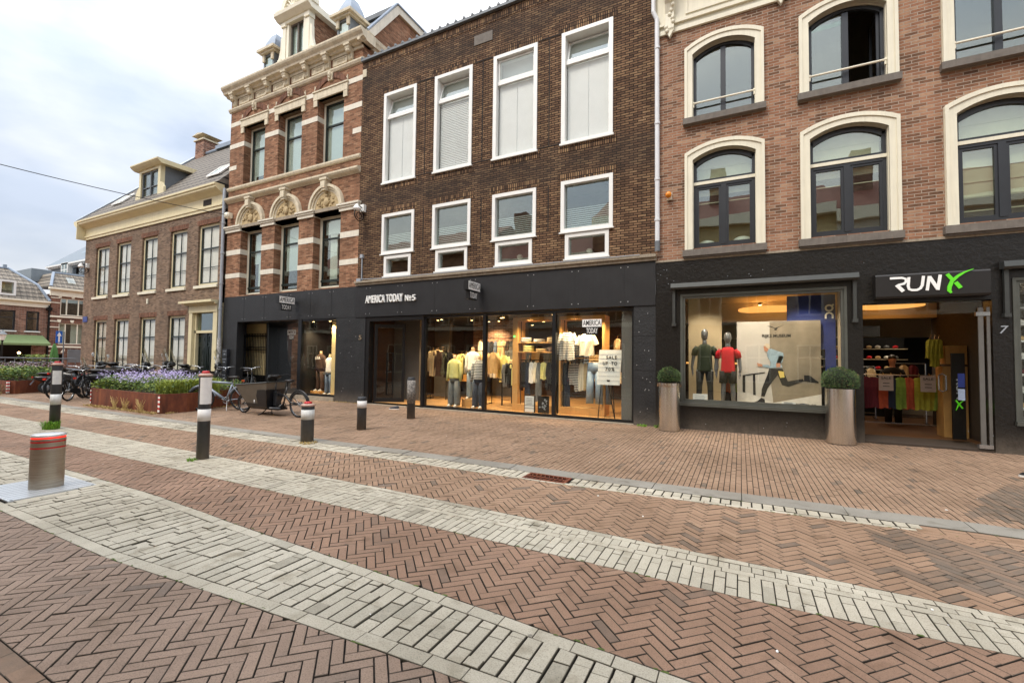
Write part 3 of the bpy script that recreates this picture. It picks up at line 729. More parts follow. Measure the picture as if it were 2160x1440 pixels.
for a, b in UW:
    f = sash(h1, a, b, 4.66, 7.40, FY+.09, .10, 'cream_yellow', 'green_dark', .05, meet=6.32, gl='glass_clear', vbars=1, hbars=(5.48,), cur=[(.0, .55, 0, 1), (.5, 1.0, 0, 1)])
    s = MB(); s.box(a-.12, b+.06, FY-.07, FY+.13, 4.54, 4.66); s.build('sill', 'cream', f)
for a, b in LW:
    f = sash(h1, a, b, .35, 3.40, FY+.09, .10, 'cream_yellow', 'green_dark', .05, meet=2.42, gl='glass_clear', vbars=1, hbars=(1.35,), cur=[(.0, 1., 0, 1)])
    s = MB(); s.box(a-.03, b+.03, FY-.04, FY+.13, .27, .35); s.build('sill', 'blue_stone', f)
s = MB()
for a, b in UW+LW[:]:
    z = 7.40 if (a, b) in UW else 3.40; s.box(a-.1, b+.1, FY-.004, FY+.01, z+.002, z+.22)
s.split('lintel_course', 'brick_soldier_red', h1)
# entrance
d = MB(); d.box(-22.08, -21.82, FY-.10, FY+.2, 0, 3.45); d.box(-20.22, -19.92, FY-.10, FY+.2, 0, 3.45); d.box(-22.08, -19.92, FY-.12, FY+.2, 3.45, 3.85)
d.box(-22.45, -19.9, FY-.38, FY, 3.85, 3.95); d.box(-22.25, -19.9, FY-.24, FY, 3.78, 3.85); d.box(-21.82, -20.22, FY+.02, FY+.2, 2.55, 2.66)
d.box(-21.82, -21.70, FY+.02, FY+.2, 0, 3.45); d.box(-20.34, -20.22, FY+.02, FY+.2, 0, 3.45)
ent = d.build('door_surround', 'cream_yellow', h1)
d = MB(); d.box(-21.70, -20.34, FY+.15, FY+.2, 0, 2.55)
for cx in (-21.37, -20.67):
    for z0, z1 in ((.12, .8), (.9, 2.0), (2.1, 2.45)): d.frame(cx-.27, cx+.27, z0, z1, .05, FY+.12, FY+.15); d.box(cx-.15, cx+.15, FY+.13, FY+.15, z0+.1, z1-.1)
d.box(-21.05, -20.99, FY+.11, FY+.15, 0, 2.55)
dd = d.build('door', 'green_door', h1)
d = MB()
for cx in (-21.37, -20.67):
    for k in range(9): d.tube([(cx-.2+.05*(k % 5), FY+.125, .95+.1*k), (cx-.1+.03*k, FY+.12, 1.05+.1*k), (cx+.18-.04*(k % 4), FY+.125, 1.0+.1*k)], .008, 5)
d.build('door_grille', 'black_frame', dd)
d = MB(); d.box(-21.7, -20.34, FY+.10, FY+.106, 2.66, 3.45); d.build('fanlight', 'glass_up', h1)
# cornice and gutter
c = MB(); c.prism([(FY, 7.95), (FY-.06, 7.95), (FY-.06, 8.05), (FY-.10, 8.08), (FY-.10, 8.16), (FY-.04, 8.2), (FY-.04, 8.56), (FY-.14, 8.62), (FY-.20, 8.66), (FY-.32, 8.72), (FY-.38, 8.78), (FY-.38, 8.85), (FY-.43, 8.88), (FY-.43, 8.96), (FY, 8.96)], X0-.02, X1-.02, 'x')
c.prism([(X0, 7.95), (X0-.06, 7.95), (X0-.06, 8.2), (X0-.04, 8.56), (X0-.20, 8.66), (X0-.38, 8.78), (X0-.43, 8.88), (X0-.43, 8.96), (X0, 8.96)][::-1], FY-.42, 24, 'y')
cor = c.build('cornice', 'cream_yellow', h1)
c = MB(); c.box(-21.38, -20.76, FY-.055, FY-.045, 8.22, 8.48); c.build('vent', 'room_dark', h1)
# roof
r = MB(); A, B_, C_, D_ = (X0-.4, FY-.3, 9.03), (X1, FY-.3, 9.03), (X1, 15.2, 13.7), (-29.9, 15.2, 13.7)
r.poly([A, B_, C_, D_]); r.poly([(X0-.4, 24, 9.03), A, D_, (-29.9, 19, 13.7)]); r.poly([B_, (X1, 24, 9.03), C_])
rf = r.build('roof', 'pantile', h1)
r = MB(); r.tube([(-29.9, 15.2, 13.75), (X1, 15.2, 13.75)], .10, 8); r.tube([A, (-29.9, 15.2, 13.75)], .09, 8); r.box(-27.5, X1, 15.0, 15.3, 13.68, 13.9); r.build('ridge_flashing', 'zinc', rf)
# chimney
c = MB(); c.box(-29.6, -28.72, 15.0, 15.85, 12.6, 14.55); ch = c.build('chimney', 'brick_far', rf)
c = MB(); c.box(-29.68, -28.64, 14.92, 15.93, 14.55, 14.63)
for k in (-29.5, -28.82):
    for j in (15.1, 15.75): c.tube([(k, j, 14.63), (k, j, 14.86)], .025, 6)
c.prism([(-29.75, 14.86), (-28.55, 14.86), (-29.15, 14.98)], 14.85, 16.0); c.build('chimney_cap', 'stone_cream', rf)
# dormer and two skylights
dm = MB(); zr = lambda y: 9.03+(y-11.0)*(13.7-9.03)/4.2
yb = 13.1
dm.box(-27.80, -27.62, 11.5, 11.7, 9.25, 11.05); dm.box(-25.95, -25.72, 11.5, 11.7, 9.25, 11.05); dm.box(-27.62, -25.95, 11.5, 11.7, 9.25, 9.5); dm.box(-27.62, -25.95, 11.5, 11.7, 10.92, 11.05)
dm.prism([(-25.72, 9.3), (-25.35, 9.3), (-25.38, 9.9), (-25.6, 10.15), (-25.72, 10.2)], 11.5, 11.6); dm.prism([(-27.80, 9.3), (-28.15, 9.3), (-28.1, 9.9), (-27.9, 10.15), (-27.80, 10.2)][::-1], 11.5, 11.6)
dorm = dm.build('dormer', 'cream_yellow', rf)
dm = MB(); dm.prism([(11.2, 11.22), (11.2, 11.28), (13.15, 11.28), (13.15, 11.05), (11.42, 11.05), (11.3, 11.12)], -28.1, -25.42, 'x'); dm.build('dormer_cornice', 'cream_yellow', rf)
dm = MB(); dm.prism([(11.7, zr(11.7)), (13.0, 11.05), (11.7, 11.05)], -25.78, -25.72, 'x'); dm.prism([(11.7, zr(11.7)), (13.0, 11.05), (11.7, 11.05)], -27.80, -27.74, 'x'); dm.split('dormer_cheek', 'lead', rf)
dm = MB(); dm.box(-27.62, -25.95, 11.62, 11.64, 9.5, 10.92); dm.build('dormer_pane', 'glass_up', rf)
dm = MB(); dm.frame(-27.62, -25.95, 9.5, 10.92, .06, 11.57, 11.62); dm.box(-26.83, -26.74, 11.56, 11.62, 9.5, 10.92); dm.box(-27.6, -25.97, 11.575, 11.62, 10.1, 10.14); dm.build('dormer_sash', 'lead', rf)
for a, b, y0, y1 in ((-21.75, -20.75, 11.55, 12.15), (-30.9, -29.9, 11.6, 12.2)):
    s = MB(); s.poly([(a, y0, zr(y0)+.12), (b, y0, zr(y0)+.12), (b, y1, zr(y1)+.12), (a, y1, zr(y1)+.12)]); s.build('skylight', 'glass_up', rf)
    s = MB(); s.poly([(a, y0, zr(y0)+.10), (b, y0, zr(y0)+.10), (b, y1, zr(y1)+.10), (a, y1, zr(y1)+.10)]); 
    for (p, q) in (((a, y0), (b, y0)), ((a, y1), (b, y1)), ((a, y0), (a, y1)), ((b, y0), (b, y1))): s.tube([(p[0], p[1], zr(p[1])+.1), (q[0], q[1], zr(q[1])+.1)], .05, 4)
    s.build('skylight_frame', 'white_paint', rf)
# things fixed to house 1
p = MB(); p.tube([(-19.72, FY-.10, 8.75), (-19.70, FY-.12, 8.3), (-19.66, FY-.12, 2.3)], .06, 12)
pp = p.build('downpipe', 'pipe_grey', loc=(-19.66, FY-.12, 0), label='grey downpipe with torn posters where the cream trimmed house meets the striped one', cat='downpipe')
p = MB(); p.tube([(-19.66, FY-.12, 2.3), (-19.66, FY-.12, 0)], .085, 12); p.build('pasted_base', 'poster_pipe', pp)
p = MB()
for z in (7.2, 5.9, 4.6, 3.5): p.tube([(-19.67, FY-.12, z), (-19.67, FY-.12, z+.08)], .078, 12)
p.build('pipe_collar', 'pipe_grey', pp)
p = MB(); p.box(-32.85, -32.35, FY-.03, FY, 3.33, 3.63); sn = p.build('street_name_sign', 'street_blue', loc=(-32.6, FY, 3.4), label='small blue enamel street name sign at the house corner', cat='sign')
def wall_lamp(x, y, z, lab):
    t = thing('wall_lamp', (x, y, z), lab, 'lamp', 'scroll wall lamps')
    a = MB(); a.torus((x-.02, y-.22, z-.1), .2, .02, 'x', 20, 6); a.torus((x-.02, y-.22, z-.12), .11, .016, 'x', 16, 6); a.tube([(x, y, z+.15), (x, y-.2, z+.2), (x, y-.35, z+.12)], .02, 6); a.build('bracket', 'metal_rod', t)
    a = MB(); a.box(x-.08, x+.08, y-.12, y, z+.05, z+.3); a.lathe([(.09, z+.02), (.14, z+.08), (.06, z+.22), (.02, z+.26)], x, y-.34, 12); a.build('lamp_head', 'white_paint', t)
wall_lamp(-32.5, FY, 6.3, 'white capped lamp on a black scroll bracket at the far brick corner')
wall_lamp(-11.62, FY, 6.55, 'white capped lamp on a black scroll bracket beside the dark brick facade')
p = MB(); p.box(-26.0, -25.88, FY-.04, FY, 4.05, 4.3); p.build('wall_plate', 'cream', loc=(-25.9, FY, 4.05), label='small cream plate on the brick between the storeys', cat='plate')
# overhead cable from the facade across the street
cb_ = MB(); A = Vector((-19.25, 11.15, 7.5)); Bq = Vector((-20.6, 5.0, 7.42)); dq = (Vector((-21.0, -3.4, 7.9)))
pts = []
for k in range(25):
    t = k/24; pts.append(A+(dq-A)*t-Vector((0, 0, 1.1*4*t*(1-t)*.35)))
cb_.tube(pts, .014, 6); cb_.build('overhead_cable', 'cable_black', loc=tuple(A), label='thin black cable crossing the sky to the facade above the cream trimmed house', cat='cable')
lm = MB(); lm.ball((-19.3, 11.1, 7.48), .12, .12, .14); lm.box(-19.38, -19.22, 11.12, 11.28, 7.4, 7.62); lm.build('cable_anchor', 'cream_white', loc=(-19.3, 11.2, 7.5), label='cream ornamental cable anchor beside the leftmost arch', cat='anchor')

# ---------------------------------------------------------------- house 2: red brick with stone bands
X0, X1 = -19.6, -11.87
h2 = thing('banded_house', (-15.7, FY, 0), 'tall red brick house with white stone bands, carved arches and ornate dormers', 'house')
UO = [(-18.62, -17.24), (-16.40, -15.01), (-14.14, -12.76)]
LO = [(-18.62, -17.24), (-16.44, -15.01), (-14.18, -12.77)]
w = MB(); w.wall(X0, X1, 4.04, 12.9, [(a, b, 4.08, 6.82) for a, b in LO]+[(a, b, 8.72, 11.22) for a, b in UO], FY, .36)
w.box(X1-.3, X1, FY+.02, 15, 11.5, 12.9)
w.poly([(X0, FY, 0), (X0, FY, 13), (X0, 18, 13), (X0, 18, 0)])
w.build('wall', 'brick_b2', h2)
shell(h2, X0+.05, X1-.05, FY+.36, 14, 4.05, 12.9, (4.1, 8.2))
st = MB()
for z0, z1 in ((4.84, 5.03), (5.82, 6.03)):
    for a, b in ((X0, LO[0][0]), (LO[0][1], LO[1][0]), (LO[1][1], LO[2][0]), (LO[2][1], X1)):
        st.box(a-.002, b+.012, FY-.012, FY+.34, z0, z1)
for a, b in ((X0, UO[0][0]), (UO[0][1], UO[1][0]), (UO[1][1], UO[2][0]), (UO[2][1], X1)):
    st.box(a-.002, b+.012, FY-.012, FY+.34, 10.44, 10.63); st.box(a-.002, b+.01, FY-.012, FY+.1, 11.40, 11.58)
st.box(X0, -19.1, FY-.012, FY+.1, 9.5, 9.68); st.box(-12.28, X1, FY-.012, FY+.1, 9.52, 9.71)
st.split('stone_band', 'stone_white', h2)
tr = MB()
# string courses
tr.prism([(FY, 8.06), (FY-.12, 8.14), (FY-.16, 8.2), (FY-.16, 8.26), (FY, 8.30)], X0-.05, X1+.02, 'x')
tr.prism([(FY, 8.58), (FY-.05, 8.60), (FY-.08, 8.66), (FY-.08, 8.72), (FY, 8.74)], X0-.02, X1+.02, 'x')
tr.prism([(FY, 12.02), (FY-.06, 12.05), (FY-.10, 12.12), (FY-.10, 12.17), (FY, 12.22)], X0-.06, X1+.06, 'x')
# lintels with ears and diamonds
for a, b in UO:
    tr.box(a-.20, b+.20, FY-.06, FY+.12, 11.22, 11.50); tr.box(a-.23, b+.23, FY-.09, FY, 11.50, 11.55)
    for s_, xx in ((1, a), (-1, b)):
        tr.box(min(xx-s_*.19, xx), max(xx-s_*.19, xx), FY-.05, FY+.04, 10.98, 11.22)
        tr.prism([(xx-s_*.2, 11.55), (xx, 11.55), (xx-s_*.17, 11.80)][::s_], FY-.03, FY+.02)
tr.build('stone_trim', 'stone_cream', h2)
# relieving arches of rubbed brick
ar = MB()
for a, b in UO:
    i_ = segarch(a+.02, b-.02, 11.56, .30); o_ = segarch(a-.17, b+.17, 11.62, .47)
    ar.strip([(p[0], FY-.035, p[1]) for p in i_], [(p[0], FY-.035, p[1]) for p in o_]); ar.strip([(p[0], FY-.035, p[1]) for p in i_], [(p[0], FY, p[1]) for p in i_]); ar.strip([(p[0], FY-.035, p[1]) for p in o_], [(p[0], FY, p[1]) for p in o_])
ar.split('relieving_arch', 'brick_soldier_red', h2)
for a, b in UO:
    ks = MB(); cx = (a+b)/2; ks.prism([(cx-.10, 11.78), (cx+.10, 11.78), (cx+.15, 12.14), (cx-.15, 12.14)], FY-.07, FY+.02); ks.ball((cx, FY-.09, 11.98), .08, .07, .12, 10, 8); ks.ball((cx, FY-.14, 11.95), .025, .03, .03, 6, 5)
    for e in (-.04, .04): ks.ball((cx+e, FY-.14, 12.02), .014)
    ks.ball((cx, FY-.11, 11.86), .05, .05, .05, 8, 6); ks.build('keystone', 'stone_cream', h2)
# carved arches over the first floor windows
for k, (a, b) in enumerate(LO):
    cx = (a+b)/2; cz = 7.02; m_ = MB()
    for r0, r1, yy in ((.70, .78, .09), (.78, .88, .14), (.62, .70, .04)):
        i_ = arc(cx, cz, r0, 0, 180, 24, rz=r0*.98); o_ = arc(cx, cz, r1, 0, 180, 24, rz=r1*.98)
        m_.strip([(p[0], FY-yy, p[1]) for p in i_], [(p[0], FY-yy, p[1]) for p in o_]); m_.strip([(p[0], FY-yy, p[1]) for p in o_], [(p[0], FY, p[1]) for p in o_]); m_.strip([(p[0], FY-yy, p[1]) for p in i_], [(p[0], FY+.1, p[1]) for p in i_])
    ao = m_.build('arch', 'stone_cream', h2)
    m_ = MB(); m_.prism(arc(cx, cz, .63, 0, 180, 20), FY-.025, FY-.004)
    m_.build('tympanum', 'relief_stone', ao)
    m_ = MB(); m_.smooth = True; rr = random.Random(k)
    m_.ball((cx, FY-.05, 7.25), .13, .06, .17, 12, 8); m_.ball((cx, FY-.05, 7.47), .07, .05, .06)
    for q in range(26):
        an = radians(rr.uniform(8, 172)); ra = rr.uniform(.22, .52); px_, pz_ = cx+ra*cos(an), 7.06+ra*sin(an)*.95
        a0 = rr.uniform(0, 6.28); c_ = rr.uniform(.04, .08); pts = [(px_+c_*(1-t/9)*cos(a0+t*.7), FY-.03-.02*sin(t), pz_+c_*(1-t/9)*sin(a0+t*.7)) for t in range(8)]
        m_.tube(pts, [.022-.0015*t for t in range(8)], 5)
    m_.build('carving', 'relief_stone', ao)
    m_ = MB(); m_.prism([(cx-.09, 7.62), (cx+.09, 7.62), (cx+.14, 8.08), (cx-.14, 8.08)], FY-.22, FY); m_.box(cx-.18, cx+.18, FY-.25, FY, 8.0, 8.08); m_.box(cx-.11, cx+.11, FY-.25, FY-.2, 7.7, 7.95); m_.build('keystone', 'stone_cream', ao)
    m_ = MB(); m_.box(a, b, FY+.0, FY+.3, 6.82, 6.90); m_.box(a, b, FY-.05, FY+.2, 6.90, 7.02); m_.build('transom_stone', 'concrete_ledge', ao)
im = MB()
for a, b in ((X0, LO[0][0]), (LO[0][1], LO[1][0]), (LO[1][1], LO[2][0]), (LO[2][1], X1)):
    im.box(a-.03, b+.03, FY-.06, FY+.30, 6.78, 6.90); im.box(a-.06, b+.06, FY-.10, FY+.31, 6.90, 6.97); im.box(a-.09, b+.09, FY-.14, FY+.32, 6.97, 7.03)
im.split('impost', 'stone_white', h2)
for k, (a, b) in enumerate(UO): sash(h2, a+.0, b, 8.72, 11.24, FY+.30, .09, 'cream', 'green_dark', .06, meet=10.30, cur=[(.0, .16, 0, 1)], blind=[(.18, 1, 0 if k else .15, 1)])
sash(h2, LO[0][0], LO[0][1], 4.08, 6.84, FY+.30, .12, 'cream', 'green_dark', .05, meet=5.92, cur=[(.45, .75, 0, 1)], blind=[(.25, 1, .48, 1)])
sash(h2, LO[1][0], LO[1][1], 4.08, 6.84, FY+.30, .12, 'cream', 'green_dark', .05, meet=6.02, blind=[(.12, 1, .30, 1)])
sash(h2, LO[2][0], LO[2][1], 4.08, 6.84, FY+.30, .12, 'cream', 'green_dark', .05, meet=5.98, cur=[(.3, .62, 0, 1)], blind=[(0.1, 1, .78, 1)])
lr = MB()
for a, b in LO: lr.box(a+.12, b-.12, FY+.28, FY+.36, 4.36, 4.44)
lr.split('lower_rail', 'green_dark', h2)
# bracketed cornice
CT = 13.02
cn = MB(); cn.prism([(FY, 12.66), (FY-.12, 12.66), (FY-.16, 12.72), (FY-.28, 12.75), (FY-.30, 12.82), (FY-.38, 12.90), (FY-.41, 12.96), (FY-.41, CT), (FY+.3, CT), (FY+.3, 12.66)], X0-.15, X1+.28, 'x')
cn.prism([(X1, 12.66), (X1+.10, 12.66), (X1+.14, 12.72), (X1+.2, 12.75), (X1+.22, 12.82), (X1+.26, 12.90), (X1+.28, CT-.002), (X1-.1, CT-.002)], FY-.29, FY+1.6, 'y')
cn.box(X0-.02, X1+.02, FY-.05, FY-.001, 12.55, 12.66)
cor2 = cn.build('cornice', 'stone_cream', h2)
bxs = [-19.25, -18.12, -17.0, -15.87, -14.72, -13.58, -12.42]
for x in bxs:
    q = MB(); q.prism([(FY-.02, 12.22), (FY-.08, 12.24), (FY-.10, 12.42), (FY-.20, 12.48), (FY-.26, 12.58), (FY-.28, 12.70), (FY-.02, 12.70)], x-.10, x+.10, 'x'); q.box(x-.14, x+.14, FY-.30, FY-.02, 12.66, 12.735)
    for e in (-.07, 0, .07): q.tube([(x+e, FY-.10, 12.25), (x+e, FY-.11, 12.45)], .022, 6)
    q.ball((x, FY-.19, 12.50), .10, .08, .07); q.build('bracket', 'stone_cream', h2)
for a, b in zip(bxs, bxs[1:]):
    q = MB(); q.frame(a+.22, b-.22, 12.27, 12.52, .035, FY-.035, FY-.001); q.box(a+.25, b-.25, FY-.014, FY-.001, 12.30, 12.49)
    for e in range(5): q.tube([((a+b)/2+.08*(e-2), FY-.02, 12.36), ((a+b)/2+.08*(e-2)+.04, FY-.03, 12.44)], .014, 5)
    q.build('frieze_panel', 'stone_cream', h2)
# mansard roof with brick gable wall to the right
rf = MB(); rf.poly([(X0, 11.6, 13.0), (X1-.3, 11.6, 13.0), (X1-.3, 12.9, 15.05), (X0, 12.9, 15.05)]); rf.poly([(X0, 12.9, 15.05), (X1-.3, 12.9, 15.05), (X1-.3, 16, 15.05), (X0, 16, 15.05)]); rf.poly([(X0, 16, 11), (X0, 11.6, 13.0), (X0, 12.9, 15.05), (X0, 16, 15.05)])
rf.box(X0-.1, X1+.0, 12.75, 12.95, 15.0, 15.18)
roof2 = rf.build('roof', 'lead', h2)
gw = MB(); gw.prism([(11.7, 12.9), (16, 12.9), (16, 14.95), (12.95, 14.95), (11.75, 13.3)], X1-.28, X1-.02, 'x'); gw.build('gable_wall', 'brick_b2', h2)
bb = MB(); bb.prism([(11.45, 13.25), (11.75, 13.25), (13.02, 14.98), (12.93, 15.27)], X1-.3, X1+.08, 'x'); bb.prism([(12.93, 15.27), (13.02, 14.98), (16, 14.98), (16, 15.27)], X1-.3, X1+.079, 'x'); bb.build('barge_board', 'stone_white', h2)
bb = MB(); bb.box(X1-.34, X1+.12, 12.90, 16, 15.27, 15.33); bb.tube([(X1+.05, 11.42, 13.3), (X1+.05, 12.9, 15.32)], .05, 6); bb.build('flashing', 'zinc', h2)
# central dormer
dz = 13.0
d = MB(); yf = 11.22
for s_ in (-1, 1):
    x = -15.42; d.box(x+s_*.5-.07 if s_ < 0 else x+s_*.5-.07, x+s_*.5+.07, yf, yf+.2, dz, 14.85)
    d.box(x+s_*.68-.10, x+s_*.68+.10, yf-.03, yf+.2, dz, 14.75); d.box(x+s_*.68-.14, x+s_*.68+.14, yf-.08, yf+.2, 14.62, 14.78)
    # scroll shells
    pts = [(x+s_*.78, dz), (x+s_*1.25, dz), (x+s_*1.20, dz+.25), (x+s_*1.02, dz+.45), (x+s_*.92, dz+.8), (x+s_*.90, dz+1.25), (x+s_*.78, dz+1.35)]
    d.prism(pts[::s_], yf, yf+.12)
    for q in range(6): an = radians(20+q*14); d.tube([(x+s_*.84, yf-.01, dz+.05), (x+s_*(.84+.36*cos(an)), yf-.03, dz+.05+.36*sin(an))], .025, 5)
d.prism([(yf-.10, 14.85), (yf-.28, 14.98), (yf-.30, 15.10), (yf+2.0, 15.10), (yf+2.0, 14.85)], -16.42, -14.42, 'x'); d.box(-16.22, -14.62, yf-.05, yf+.2, 14.72, 14.86)
i_ = arc(-15.42, 15.10, .50, 0, 180, 20, .55); o_ = arc(-15.42, 15.10, .72, 0, 180, 20, .78); d.strip([(p[0], yf-.2, p[1]) for p in i_], [(p[0], yf-.2, p[1]) for p in o_]); d.strip([(p[0], yf-.2, p[1]) for p in o_], [(p[0], yf+.6, p[1]) for p in o_]); d.strip([(p[0], yf-.2, p[1]) for p in i_], [(p[0], yf, p[1]) for p in i_])
d.prism(arc(-15.42, 15.10, .51, 0, 180, 16, .56), yf-.1, yf)
for q in range(9): an = radians(14+q*19); d.tube([(-15.42, yf-.13, 15.13), (-15.42+.42*cos(an), yf-.16, 15.13+.42*sin(an))], .03, 5)
d.box(-16.46, -16.16, yf-.2, yf+.2, 15.1, 15.28); d.box(-14.68, -14.38, yf-.2, yf+.2, 15.1, 15.28)
dc = d.build('central_dormer', 'cream_white', roof2)
d = MB(); d.box(-16.16, -16.10, yf+.2, 13, dz, 14.85); d.box(-14.72, -14.66, yf+.2, 13, dz, 14.85); d.split('dormer_cheek', 'brick_b2', roof2)
d = MB(); d.frame(-15.86, -14.98, dz+.02, 14.72, .06, yf+.1, yf+.16); d.box(-15.46, -15.38, yf+.09, yf+.16, dz, 14.72); d.build('dormer_sash', 'blue_stone', roof2)
d = MB(); d.box(-15.85, -14.99, yf+.17, yf+.18, dz, 14.7); d.build('dormer_pane', 'glass_up', roof2)
d = MB(); d.box(-15.85, -14.99, yf+.2, yf+.21, dz, 14.7); d.build('dormer_blind', 'blind_white', roof2)
for cx in (-17.02, -12.78):
    t = MB(); t.box(cx-.32, cx-.24, 11.2, 11.3, dz, 13.85); t.box(cx+.24, cx+.32, 11.2, 11.3, dz, 13.85); t.box(cx-.24, cx+.24, 11.2, 11.3, dz, dz+.1); t.box(cx-.24, cx+.24, 11.2, 11.3, 13.75, 13.85)
    t.box(cx+.26, cx+.32, 11.3, 12.3, dz, 13.85); t.box(cx-.32, cx-.26, 11.3, 12.3, dz, 13.85)
    tt = t.build('turret_dormer', 'lead', roof2)
    t = MB(); t.box(cx-.52, cx+.52, 11.0, 12.4, 13.93, 14.03); t.box(cx-.42, cx+.42, 11.08, 12.3, 13.85, 13.93); t.build('turret_eaves', 'stone_cream', roof2)
    t = MB(); t.box(cx+.2, cx+.33, 11.14, 11.2, 13.55, 13.85); t.box(cx-.33, cx-.2, 11.14, 11.2, 13.55, 13.85); t.split('turret_console', 'stone_cream', roof2)
    t = MB(); ring = lambda r, z: [(cx-r, 11.55-r, z), (cx+r, 11.55-r, z), (cx+r, 11.55+r, z), (cx-r, 11.55+r, z)]
    t.rings([ring(.48, 14.03), ring(.36, 14.15), ring(.28, 14.45), ring(.16, 14.76), ring(.02, 14.84)]); t.build('turret_roof', 'zinc', roof2)
    t = MB(); t.box(cx-.24, cx+.24, 11.22, 11.225, dz+.1, 13.75); t.build('turret_pane', 'glass_up', roof2)
    t = MB(); t.box(cx-.24, cx+.24, 11.27, 11.275, dz+.1, 13.75); t.build('turret_blind', 'blind_white', roof2)

# ---------------------------------------------------------------- house 3: dark brick, white square windows
X0, X1 = -11.87, -1.84
h3 = thing('dark_brick_building', (-6.8, FY, 0), 'dark brown brick building with tall white framed windows over smaller ones', 'building')
UP = [(-10.81, -9.41), (-8.67, -7.25), (-6.51, -5.08), (-4.35, -2.92)]
MIDW = [(-10.78, -9.41, 5.04, 6.40), (-8.67, -7.25, 5.02, 6.42), (-6.49, -5.08, 5.03, 6.40), (-4.34, -2.91, 5.02, 6.43)]
LOWW = [(-10.65, -9.51), (-8.52, -7.34), (-6.37, -5.19), (-4.21, -3.01)]
holes = [(a, b, 7.46, 10.58) for a, b in UP]+list(MIDW)+[(a, b, 4.28, 4.97) for a, b in LOWW]
w = MB(); w.wall(X0, X1, 4.0, 12.0, holes, FY, .22); w.poly([(X1, FY, 4), (X1, 16, 4), (X1, 16, 12), (X1, FY, 12)]); w.poly([(X0, FY, 4), (X0, FY, 12), (X0, 16, 12), (X0, 16, 4)]); w.poly([(X0, FY+.0, 12), (X1, FY+.0, 12), (X1, 16, 12), (X0, 16, 12)])
w.build('wall', 'brick_b3', h3)
shell(h3, X0+.05, X1-.05, FY+.24, 14, 4.05, 11.9, (4.1, 7.1), 'room_wall')
s = MB()
for a, b in UP: s.box(a-.12, b+.12, FY-.008, FY+.01, 10.60, 10.80); s.box(a-.1, b+.1, FY-.008, FY+.01, 7.24, 7.42)
for a, b, c, d in MIDW: s.box(a-.1, b+.1, FY-.008, FY+.01, 6.44, 6.63)
s.box(X0+.1, X1, FY-.012, FY+.01, 11.70, 11.90)
s.split('soldier_course', 'brick_soldier', h3)
s = MB()
for k in range(3):
    xg = (UP[k][1]+UP[k+1][0])/2; s.box(xg-.012, xg+.012, FY-.012, FY+.004, 7.5, 10.62); s.box(xg-.012, xg+.012, FY-.012, FY+.004, 5.12, 6.38)
    for zz in (7.5, 10.6): s.box(xg-.33, xg+.33, FY-.012, FY+.004, zz-.012, zz+.012)
s.split('panel_joint', 'room_dark', h3)
s = MB(); x = X0
while x < X1: s.box(x, min(x+.30, X1), FY-.10, FY+.3, 11.99, 12.07+.0); s.prism([(x+.0, 12.07), (x+.09, 12.07), (x+.07, 12.14), (x+.02, 12.14)], FY-.11, FY+.3); x += .305
s.build('coping', 'lead', h3)
s = MB(); s.box(X0, X1+.02, FY-.10, FY, 4.04, 4.12); s.box(X0, X1+.02, FY-.16, FY, 4.12, 4.17); s.box(X0, X1, FY-.05, FY, 4.17, 4.22); s.build('ledge', 'concrete_ledge', h3)
s = MB(); s.box(-7.21, -6.57, FY-.02, FY+.01, 11.14, 11.44); s.build('stone_plaque', 'blue_stone', h3)
s = MB(); s.box(X0+.02, X0+.2, FY-.02, FY+.01, 11.45, 11.72); s.build('corner_stone', 'stone_cream', h3)
for k, (a, b) in enumerate(UP):
    f = MB(); f.frame(a, b, 7.46, 10.58, .11, FY-.03, FY+.14, wb=.07, wt=.10); f.box(a+.11, b-.11, FY+.04, FY+.14, 9.70, 9.80); f.box(a-.03, b+.03, FY-.06, FY, 7.42, 7.47); f.box(a+.02, b-.02, FY+.14, FY+.34, 10.48, 10.56); f.box(a+.02, a+.11, FY+.14, FY+.34, 9.75, 10.48); f.box(b-.11, b-.02, FY+.14, FY+.34, 9.75, 10.48)
    fr = f.build('window', 'white_paint', h3)
    g_ = MB(); g_.box(a+.11, b-.11, FY+.09, FY+.096, 7.53, 9.70); g_.build('pane', 'glass_blind', fr)
    q = MB()
    if k == 1:
        z = 7.56
        while z < 9.68: q.box(a+.13, b-.13, FY+.15, FY+.19, z, z+.033); z += .055
    else: q.box(a+.12, b-.12, FY+.16, FY+.17, 7.53, 9.70)
    q.box(a+.12, b-.12, FY+.345, FY+.35, 9.7, 10.5); q.box((a+b)/2-.006, (a+b)/2+.006, FY+.142, FY+.15, 7.55, 9.7); q.build('blind', 'blind_white', fr)
    q = MB(); an = 0 if k == 2 else radians(16); z0, z1 = 9.82, 10.46; yo = FY+.07
    def tl(x, yy, z): dzz = z-z0; return (x, yo+yy-sin(an)*-1*dzz*0-sin(an)*(z1-z0)*0+sin(an)*(z-z0)*1.0, z0+cos(an)*(z-z0))
    for (u0, u1, v0, v1) in ((a+.12, a+.17, z0, z1), (b-.17, b-.12, z0, z1), (a+.17, b-.17, z0, z0+.05), (a+.17, b-.17, z1-.05, z1)):
        i = len(q.V); q.V += [tl(x, y, z) for z in (v0, v1) for y in (0, .05) for x in (u0, u1)]
        for ff in ((0, 2, 3, 1), (4, 5, 7, 6), (0, 1, 5, 4), (2, 6, 7, 3), (0, 4, 6, 2), (1, 3, 7, 5)): q.face([i+t for t in ff])
    vt = q.build('vent_sash', 'white_paint', fr)
    q = MB(); q.poly([tl(a+.17, .02, z0+.05), tl(b-.17, .02, z0+.05), tl(b-.17, .02, z1-.05), tl(a+.17, .02, z1-.05)]); q.build('vent_pane', 'glass_up', fr)
